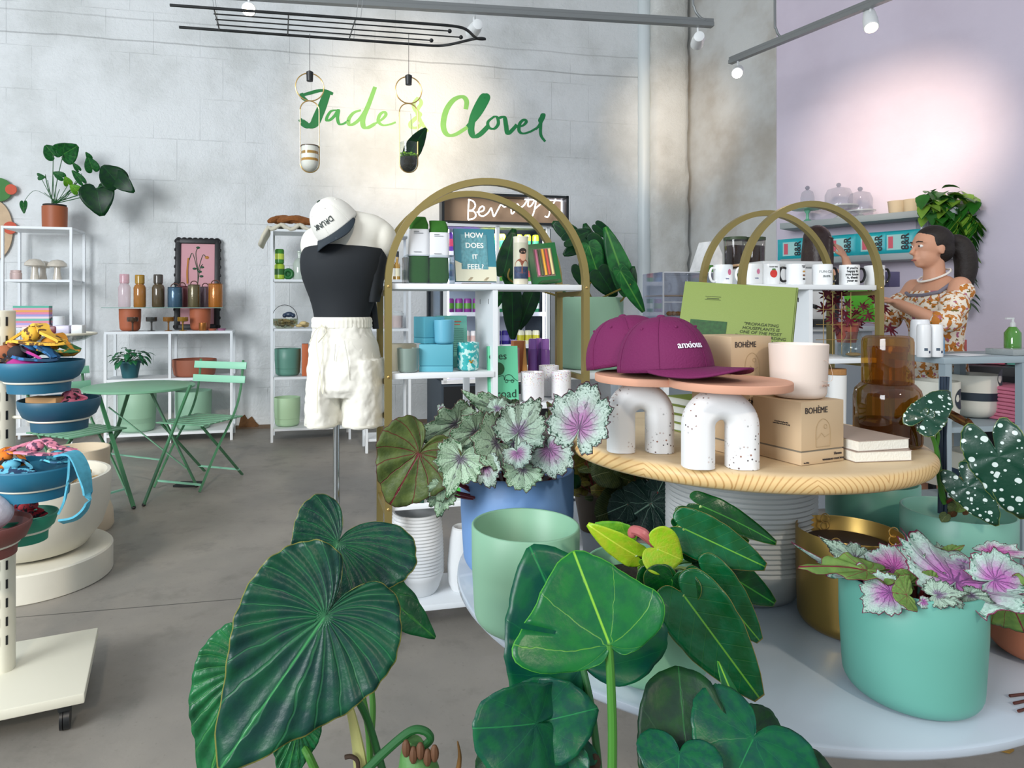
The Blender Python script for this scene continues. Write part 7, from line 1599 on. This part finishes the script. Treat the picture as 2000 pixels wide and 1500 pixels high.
r1(605, 890, 568, 1108, 1.42, w=.9, m=ML_rexg); r1(590, 850, 600, 970, 1.405, w=1.1, m=ML_rexg, sh=BROAD); r1(1480, 385, 1360, 235, 1.5, w=1.0, m=ML_under, label='reddish leaf underside', rag=.03); r1(1480, 370, 1640, 140, 1.5, w=.6, m=ML_under, rag=.03)
r1(1330, 540, 1310, 360, 1.47, w=1.0, m=ML_rexg); r1(1400, 430, 1370, 320, 1.5, w=1.0, m=ML_rexg, sh=BROAD); r1(830, 400, 850, 290, 1.52, w=.8, m=ML_rexg); r1(620, 620, 570, 480, 1.5, w=1.0, m=ML_under, rag=.03)
r1(820, 600, 800, 700, 1.44, w=1.1, m=ML_rexg, sh=BROAD); r1(1040, 640, 1060, 790, 1.44, w=.9, m=ML_rexg); r1(1100, 380, 900, 350, 1.52, w=.8, m=ML_rexg); r1(950, 620, 880, 560, 1.47, m=ML_rexg, sh=BROAD)
r1(1340, 620, 1250, 760, 1.45, w=1, m=ML_rexg, sh=BROAD); r1(1300, 500, 1420, 540, 1.46, m=ML_rexp, sh=BROAD); r1(560, 560, 700, 470, 1.5, m=ML_rexg); r1(1440, 500, 1530, 430, 1.44, w=.9, m=ML_rexg)
r1(760, 300, 700, 340, 1.56, w=.7, m=ML_rexg); r1(600, 290, 620, 380, 1.55, w=.6, m=ML_rexp); r1(740, 480, 790, 380, 1.5, w=.8, m=ML_under, rag=.03)
r1(1500, 640, 1548, 700, 1.44, w=.8, m=ML_rexg); r1(500, 700, 540, 600, 1.46, w=.9, m=ML_rexp)
for q_ in ((640, 470, 700, 380), (560, 520, 480, 470), (900, 470, 960, 380), (1240, 560, 1180, 470), (680, 560, 600, 640), (1120, 540, 1180, 620), (1380, 520, 1300, 440), (820, 340, 760, 420), (1480, 470, 1420, 380)): r1(*q_, 1.5, w=1.1, m=random.choice([ML_rexg, ML_rex, ML_rexp]), sh=BROAD, roll=random.uniform(-20, 20))
# magenta begonia in the sea green pot
def Z2(x, y): return 1600+x/3.75, 1050+y/3.75
ba0 = Vector(PA.location)+Vector((0, 0, .13))
def r2(jx, jy, tx, ty, Z, **k): k.setdefault('m', ML_rexm); rex(PA, ba0, Z2(jx, jy), Z2(tx, ty), Z, **k)
r2(260, 155, 25, 30, 1.12, w=.85, m=ML_rex, roll=-20); r2(545, 225, 290, 85, 1.07, w=1.15, zt=1.12, roll=-10); r2(340, 240, -165, 160, 1.03, w=.55, m=ML_under2, roll=60, rag=.05)
r2(360, 290, -160, 165, 1.06, w=.5, m=ML_rexm2, roll=-65, st=False); r2(1000, 320, 1110, 85, 1.03, w=1.2, m=ML_rexm2, zt=1.10, sh=BROAD); r2(1270, 110, 1620, 95, 1.12, w=.6, roll=-40, zt=1.08)
r2(1290, 310, 1600, 250, 1.02, w=.95, m=ML_rexm2, roll=-15, sh=BROAD); r2(520, 400, 320, 500, 1.0, w=1.0, m=ML_rexm2, roll=15, sh=BROAD); r2(870, 420, 1095, 385, .98, w=1.0, m=ML_rex, roll=-25, zt=.97)
r2(860, 330, 740, 215, 1.05, w=1.0, m=ML_rex); r2(640, 420, 540, 400, .98, w=1.9, m=ML_under2, roll=20, rag=.05, sh=BROAD); r2(1385, 430, 1520, 730, 1.03, w=.95, m=ML_under2, rag=.05, sh=BROAD)
r2(1110, 420, 1312, 505, .98, w=.7, m=ML_rex, roll=30); r2(780, 160, 700, 60, 1.1, w=.8, m=ML_rexm2); r2(900, 130, 860, 30, 1.14, w=.8, m=ML_rex); r2(950, 110, 1080, 50, 1.13, w=.6, m=ML_under2, rag=.05)
r2(640, 200, 600, 70, 1.11, w=.8, m=ML_rex); r2(660, 330, 560, 250, 1.04, w=1.0, m=ML_under2, rag=.05, sh=BROAD); r2(960, 470, 1000, 545, .97, w=1.3, m=ML_rex, roll=10, sh=BROAD); r2(1180, 250, 1260, 330, 1.05, w=.8, m=ML_rexm)
r2(420, 300, 480, 380, 1.03, w=.9, m=ML_rexm); r2(1330, 250, 1250, 130, 1.1, w=.9, m=ML_rexm); r2(760, 470, 840, 510, .975, w=.9, m=ML_rexm2); r2(1500, 420, 1330, 430, 1.05, w=.6, m=ML_under2, rag=.05, st=False); r2(820, 300, 700, 280, 1.03, w=.9, m=ML_under2, rag=.05); r2(1060, 200, 960, 120, 1.08, m=ML_rexm2)
r2(700, 260, 780, 120, 1.06, w=.9, m=ML_rex)
# white-spotted begonia
def Z3(x, y): return 1760+x/4.167, 720+y/4.167
bs0 = Vector(PC.location)+Vector((-.01, -.03, .115))
def sp(jx, jy, tx, ty, Z, w=1, roll=0, zt=None, sh=WING, **k): leaf(PC, P(*Z3(jx, jy), Z), P(*Z3(tx, ty), zt or Z), k.pop('m', ML_spot), sh, w, roll, bend=.15, cup=.2, corr=(5, .015), ruf=(9, .02), rag=.03, seg=80, rings=8, **k)
sp(205, 388, 418, 150, 1.27, w=.85, zt=1.30); sp(205, 388, 130, 510, 1.27, w=.8)
ANG = hshape([(0, 1), (8, .86), (20, .68), (45, .48), (75, .42), (105, .44), (135, .52), (158, .6), (172, .4), (180, .1)])
sp(792, 718, 1010, 1270, 1.22, w=.95, zt=1.2, sh=ANG); sp(545, 965, 800, 1300, 1.25, w=1.0, sh=ANG, zt=1.22); sp(570, 950, 545, 700, 1.29, w=.85, zt=1.31); sp(1000, 880, 1120, 1000, 1.3, w=1)
sp(385, 360, 700, 540, 1.33, w=.35, m=ML_brown, sh=OVAL, label='brown withered leaf'); sp(540, 430, 640, 590, 1.33, w=.6, m=ML_brown, sh=OVAL)
for a, b_ in ((330, 325), (350, 372), (378, 335)): x, y = (a-0), 68; MB().tube([P(*Z3(a, 65), 1.33), P(*Z3(b_-12, 1175), 1.33)], .0036, 8).build('black_stake', mat('1C2A3A', .35), PC, world=True)
stem(PC, [P(*Z3(345, 1090), 1.33), P(*Z3(315, 900), 1.31), P(*Z3(285, 640), 1.3), P(*Z3(220, 480), 1.28)], (.006, .0035), M_stemg); stem(PC, [P(*Z3(290, 620), 1.3), P(*Z3(300, 540), 1.29), P(*Z3(280, 480), 1.28)], (.004, .003), M_stemg)
MB().ball(P(*Z3(270, 470), 1.28), (.009, .009, .013), 12, 8).build('bud', M_stemp, PC, world=True); stem(PC, [P(*Z3(340, 1000), 1.33), P(*Z3(400, 940), 1.3), P(*Z3(470, 890), 1.28), P(*Z3(560, 950), 1.285)], .003, mat('8A7A3A', .5)); stem(PC, [P(*Z3(370, 1090), 1.33), P(*Z3(450, 1030), 1.28), P(*Z3(545, 965), 1.255)], .003, M_stemr); stem(PC, [P(*Z3(380, 1080), 1.33), P(*Z3(620, 900), 1.3), P(*Z3(792, 720), 1.225)], .003, M_stemp)
for k in range(14): x, y = 340+random.random()*180, 1080+random.random()*130; sp(x, y, x+random.uniform(-60, 60), y+random.uniform(-40, 60), 1.34+random.uniform(-.04, .04), w=1, m=random.choice([ML_brown, ML_fit, ML_under2]), sh=BROAD)
# glossy lance-leaved plant
def Z4(x, y): return 880+x/2.777, 960+y/2.777
bp0 = Vector(PP.location)+Vector((.0, .01, .14))
LN2 = hshape([(0, 1), (4, .9), (10, .74), (20, .56), (38, .38), (65, .27), (95, .23), (130, .22), (160, .16), (180, .03)])
def lp(jx, jy, tx, ty, Z, w=1, m=None, roll=0, zt=None, sh=LN2, bend=.15, st=True, cup=.4, label=None):
    O = P(*Z4(jx, jy), Z); leaf(PP, O, P(*Z4(tx, ty), zt or Z), m or ML_lance, sh, w*1.22, roll, bend=bend, cup=cup, ruf=(5, .012), seg=72, rings=8, label=label)
    if st: stem(PP, [bp0+Vector((random.uniform(-.02, .02), 0, -.01)), bp0.lerp(O, .5)+Vector((0, 0, .015)), O], .0028, M_stemp if random.random() < .5 else M_stemg, n=5, seg=6)
lp(1360, 78, 1818, 272, 1.16, w=.62, m=ML_lance2, roll=-25, zt=1.12); lp(1272, 150, 1665, 305, 1.20, w=.6, m=ML_lance2, roll=10); lp(1268, 202, 1758, 432, 1.10, w=.85, zt=1.06)
lp(1400, 385, 1818, 645, 1.12, w=.75, m=ML_lance2); lp(1372, 440, 1712, 852, 1.07, w=.9, m=ML_lance, zt=1.03); lp(1268, 568, 1718, 1178, 1.02, w=.98, m=ML_lance, zt=.96, bend=.1)
lp(1205, 480, 1180, 655, 1.04, w=1.3, m=ML_lance2, sh=HEART); lp(1120, 470, 1182, 922, 1.05, w=.85, m=ML_lance2); lp(1220, 760, 1302, 982, 1.06, w=.7, m=ML_lime2, st=False)
lp(1005, 345, 728, 192, 1.10, w=.85, m=ML_lime, roll=-30, label='yellow-green new leaf'); lp(960, 280, 775, 178, 1.16, w=1.4, m=ML_lime2, label='yellow-green leaf'); lp(1120, 310, 1275, 378, 1.06, w=1.15, m=ML_lime, sh=HEART, label='lime green leaf'); lp(1050, 400, 1245, 410, 1.08, w=.9, m=ML_lime2, roll=40)
lp(1130, 240, 1210, 215, 1.12, w=1.3, m=ML_lime2); lp(1280, 330, 1390, 370, 1.12, w=1.2, m=ML_lance2); lp(1300, 430, 1400, 520, 1.09, w=1.0, m=ML_lance2, st=False)
MB().tube(catmull([P(*Z4(985, 250), 1.08), P(*Z4(990, 212), 1.08), P(*Z4(1040, 225), 1.07), P(*Z4(1085, 270), 1.07), P(*Z4(1100, 305), 1.07)], 5), [.004, .006, .007, .0075, .0075, .008, .008, .008, .0085, .0085, .009, .009, .0085, .008, .007, .007, .006, .005, .004, .003, .002], 10).build('pink_bud_leaf', mat('A85A5A', .4), PP, world=True)
# ---- fittonias and dark begonias under the board ----
for (px, py, Z, sc, mm, lb, rc) in ((1165, 1000, 1.86, 1.0, ML_fit, 'olive net-veined small plant in a pot, left under the wooden board', '4A3A2A'), (1255, 1010, 1.76, 1.0, ML_fit2, 'bronze and olive mixed small plant in a ribbed beige pot under the wooden board', 'A89480')):
    t = thing('potted_plant', lb, 'potted plant', (ax(px, Z), Z, WZ)); MB().lathe([(.0001, 0), (.045, 0), (.062, .1), (.066, .105), (.06, .105), (.055, .09), (.0001, .088)], seg=32).build('pot', mat(rc, .6), t)
    base = Vector(t.location)+Vector((0, 0, .09)); rr = random.Random(int(px))
    for k in range(46):
        a = rr.random()*6.28; e = rr.random()**.5*.1; O = base+Vector((math.cos(a)*e, math.sin(a)*e*.8-.02, rr.uniform(.0, .2)*(1-e*2)))
        T_ = O+Vector((math.cos(a)*.045+rr.uniform(-.02, .02), -.02*rr.random(), rr.uniform(-.03, .03))); leaf(t, O, T_, rr.choice([mm, ML_fit, ML_fit2, ML_dark]), OVAL if rr.random() < .5 else BROAD, 1.5, rr.uniform(-40, 40), bend=.3, cup=.2, corr=(5, .03), rag=.03, seg=28, rings=4)
        if k % 3 == 0: stem(t, [base, O], .0015, M_stemr, n=2, seg=4)
t = thing('potted_begonia', 'dark green begonia with pale veins under the wooden board', 'potted plant', (ax(1262, 1.66), 1.66, WZ)); MB().lathe([(.0001, 0), (.042, 0), (.055, .07), (.052, .07), (.0001, .06)], seg=32).build('pot', mat('C9B9A8', .6, bump=.3), t)
MLd = leafmat('leaf_dark_silver_veined', '14302A', '0F2824', '7A9A88', nv=5, vw=.02, mid=.02, rough=.5, vamt=.5, bumpst=.6)
for (jx, jy, tx, ty, w) in ((1268, 985, 1215, 1020, 1.2), (1272, 983, 1300, 1035, 1.1), (1240, 1000, 1195, 1035, 1.1), (1298, 1000, 1296, 1045, 1.1), (1225, 985, 1190, 1000, 1.1), (1285, 960, 1300, 930, 1)):
    O = P(jx, jy, 1.62); leaf(t, O, P(tx, ty, 1.6), MLd, BROAD, w, 0, bend=.2, corr=(7, .03), rag=.05, seg=56, rings=6); stem(t, [Vector(t.location)+Vector((0, 0, .06)), O], .002, M_stemr, n=3, seg=5)
# ---- foreground floor plants ----
def Z5(x, y): return 360+x/2.885, 980+y/2.885
FPz = .42
FP = thing('floor_plant', 'big velvety dark green heart-leaved plant in the foreground, left of the white table', 'potted plant', (-.07, .92, 0))
MB().lathe([(.0001, 0), (.12, 0), (.15, .35), (.155, .4), (.145, .4), (.14, .36), (.0001, .35)], seg=48).build('pot', mat('6A6E70', .6), FP)
fb = Vector(FP.location)+Vector((0, 0, .35))
VEL = hshape([(0, 1), (6, .9), (16, .74), (32, .6), (55, .52), (85, .49), (115, .47), (140, .45), (160, .36), (173, .18), (180, .05)])
def fp(jx, jy, tx, ty, Z, w=1, m=ML_deep, roll=0, zt=None, sh=VEL, bend=.1, corr=(20, .017), cup=.15, f=Z5, par=None, ruf=(7, .02), st=None, base=None, rag=.015, asym=1.0, label=None, hole=None):
    O = P(*f(jx, jy), Z); leaf(par or FP, O, P(*f(tx, ty), zt or Z), m, sh, w, roll, bend=bend, cup=cup, corr=corr, ruf=ruf, rag=rag, seg=180 if corr[0] > 10 else 96, rings=12, asym=asym, label=label, hole=hole)
fp(790, 650, 165, 1560, .88, w=1.05, zt=.80, asym=1.0, bend=.12); fp(862, 238, 690, 600, .98, w=1.55, zt=.93, bend=.1, asym=.62, sh=hshape([(0, 1), (10, .9), (30, .78), (55, .72), (80, .75), (110, .84), (135, .85), (155, .62), (172, .25), (180, .06)]))
fp(1010, 425, 1425, 765, 1.04, w=.95, zt=1.02, sh=OVAL, m=ML_deep2, roll=-10, corr=(14, .012)); fp(330, 960, 90, 1680, .97, w=.85, m=ML_deep2, zt=.93, roll=10); fp(640, 1270, 560, 1640, .93, w=.9, m=ML_deep2, zt=.9, roll=-10)
for pts, r, mm in (([(1130, 1560, .92), (1050, 1280, .93), (990, 1140, .92), (900, 1010, .9), (790, 655, .885)], (.0055, .0045), M_stemd), ([(1050, 1560, .95), (1040, 1300, .96), (1005, 1100, .97), (985, 950, .98), (862, 240, .985)], (.0055, .0045), M_stemg), ([(1045, 1400, .97), (1062, 1150, 1.0), (1035, 900, 1.02), (1010, 430, 1.045)], (.005, .004), M_stemg),
                   ([(1000, 1540, .9), (1130, 1410, .9), (1270, 1295, .9), (1350, 1290, .9), (1388, 1335, .9), (1340, 1385, .9)], (.006, .005), M_stemd), ([(740, 1520, .92), (700, 1430, .92), (670, 1380, .93)], (.006, .005), M_stemg), ([(1535, 1560, .9), (1552, 1440, .9), (1540, 1350, .9)], (.0045, .001), mat('6A4A1E', .6))):
    stem(FP, [P(*Z5(x, y), Z) for x, y, Z in pts], r, mm, n=7, seg=10)
sb_ = MB(); p_ = [P(*Z5(x, y), .915) for x, y in ((1000, 1560), (985, 1420), (960, 1280), (925, 1130), (905, 1060))]; sb_.tube(catmull(p_, 5), [.013, .014, .014, .014, .0135, .013, .0125, .012, .0115, .011, .0105, .010, .0095, .009, .008, .007, .006, .005, .0035, .002, .001], 10, flat=.5); sb_.build('pale_sheath', mat('A8A86A', .5, var=.3, vscale=14), FP, world=True)
sb_ = MB().tube(catmull([P(*Z5(x, y), .9) for x, y in ((1340, 1600), (1310, 1480), (1290, 1400), (1300, 1340))], 5), [.026, .027, .028, .028, .027, .026, .025, .023, .021, .019, .017, .016, .015, .014, .013, .011], 12); sb_.build('stubby_trunk', mat('4A7A3E', .6, bump=.8, bscale=40, var=.3, vscale=30), FP, world=True)
for k in range(5): x, y = 1250+k*40, 1390+((k*37) % 60); MB().ball(P(*Z5(x, y), .88), (.006, .005, .012), 8, 6).build('leaf_scar', mat('5A3A22', .7), FP, world=True)
MB().tube(catmull([P(*Z5(x, y), .9) for x, y in ((980, 1520), (975, 1460), (940, 1435), (905, 1440))], 4), .003, 6).build('dry_tip', mat('3A2A1E', .8), FP, world=True)
MP = thing('floor_plant', 'foreground plant with broad glossy green leaves in front of the white table', 'potted plant', (.33, .72, 0))
MB().lathe([(.0001, 0), (.12, 0), (.15, .3), (.155, .36), (.145, .36), (.14, .32), (.0001, .31)], seg=48).build('pot', mat('3A4A44', .6), MP)
MONS = hshape([(0, 1), (8, .96), (22, .88), (42, .8), (65, .76), (90, .76), (120, .78), (145, .72), (165, .45), (180, .06)])
def mp_(jx, jy, tx, ty, Z, w=1, m=ML_mon, **k): k.setdefault('sh', MONS); k.setdefault('corr', (6, .012)); fp(jx, jy, tx, ty, Z, w, m, f=Z4, par=MP, **k)
Q1s = hshape([(0, 1), (5, .97), (18, .92), (38, .86), (60, .8), (85, .74), (110, .62), (135, .42), (160, .2), (180, .03)])
# front leaf: junction low right, blade fanning up-left with one slit
mp_(860, 825, 665, 320, .80, w=1.02, asym=.7, hole=[(6, 10, 31, 32)], zt=.84, bend=.06, sh=hshape([(0, 1), (6, .98), (18, .93), (32, .88), (48, .86), (62, .93), (76, 1.03), (87, .9), (101, .55), (120, .3), (150, .12), (180, .03)]), rag=.01)
mp_(715, 930, 430, 300, .90, w=1.1, m=ML_mon2, zt=.94, sh=hshape([(0, 1), (4, .97), (14, .85), (30, .72), (50, .62), (75, .58), (100, .55), (130, .45), (155, .28), (180, .04)]), asym=1.2, bend=.05)
mp_(455, 1258, 150, 1300, .84, w=1.0, m=ML_mon2, zt=.80, sh=hshape([(0, 1), (10, .98), (28, .94), (50, .88), (75, .78), (100, .72), (125, .85), (145, 1.0), (160, .9), (172, .45), (180, .1)]), asym=.75, roll=-15, bend=.2)
mp_(470, 1250, 790, 1190, .86, w=.95, m=ML_mon2, sh=BROAD, roll=10, zt=.84, bend=.25)
mp_(1290, 1540, 1235, 945, .80, w=1.0, m=ML_dark, sh=hshape([(0, 1), (8, .985), (18, .93), (30, .8), (45, .66), (65, .55), (90, .48), (120, .42), (160, .25), (180, .05)]), zt=.86, bend=.05, corr=(4, .01))
mp_(1610, 1290, 1440, 910, .83, w=.62, m=ML_mon, sh=OVAL, zt=.88, asym=.8, roll=20, bend=-.05); mp_(1600, 1280, 1480, 1345, .83, w=1.1, m=ML_mon, sh=OVAL)
mp_(1640, 1345, 1500, 1640, .80, w=1.35, m=ML_mon2, sh=ROUND, zt=.76); mp_(1240, 1430, 1230, 1640, .79, w=1.6, m=ML_mon2, sh=ROUND, zt=.76)
mp_(690, 1480, 480, 1420, .85, w=.9, m=ML_mon2, sh=BROAD); mp_(640, 1420, 560, 1560, .85, w=1.2, m=ML_mon2, sh=BROAD); mp_(260, 1440, 130, 1540, .88, w=.8, m=ML_dark, sh=BROAD); mp_(260, 1440, 370, 1520, .88, w=.8, m=ML_dark, sh=BROAD)
mp_(1640, 1360, 1860, 1520, .88, w=1.1, m=ML_dark, sh=BROAD, roll=-20); mp_(1960, 1560, 1990, 1480, .85, w=1.5, m=ML_dark, sh=ROUND); mp_(1600, 1300, 1500, 1360, .86, m=ML_dark, sh=BROAD, w=1.1); mp_(1900, 1500, 2100, 1540, .85, w=.8, m=ML_dark, sh=BROAD)
mp_(1380, 1200, 1440, 1040, .93, w=.8, m=ML_mon2, sh=OVAL)
for pts, r, mm in (([(875, 1640, .8), (878, 1300, .8), (868, 1000, .8), (858, 828, .802)], (.0058, .005), M_stemg), ([(810, 1640, .86), (795, 1430, .87), (760, 1150, .88), (710, 925, .902)], (.0055, .0045), M_stemd), ([(1300, 1600, .8), (1290, 1500, .8)], (.005, .005), M_stemd), ([(1700, 1640, .8), (1660, 1400, .81), (1640, 1300, .82), (1600, 1270, .83)], (.007, .004), M_stemd), ([(450, 1640, .85), (448, 1450, .85), (456, 1260, .845)], (.004, .003), M_stemg)):
    stem(MP, [P(*Z4(x, y), Z) for x, y, Z in pts], r, mm, n=7, seg=10)
for k in range(6): 
    O = P(*Z4(790+random.uniform(-50, 60), 1480+random.uniform(-30, 40)), .86); MB().ball(O, (.008, .006, .01), 8, 6).build('root_scrap', mat('3A2A1E', .9, bump=1), MP, world=True)
for pl_, x_, y_, z_ in ((FP, .0, 0, .35), (MP, 0, 0, .31)): soil_disc(.135, z_+.008, pl_)
o = MB().prism([(-.02, -.01), (0, -.018), (.022, -.006), (.015, .012), (-.01, .01)], 0, .004).build('dry_leaf', mat('8A6A2A', .8), None, (ax(1940, 1.92), 1.88, .001)); tag(o, 'small dry leaf scrap on the concrete floor at lower right', 'leaf scrap')
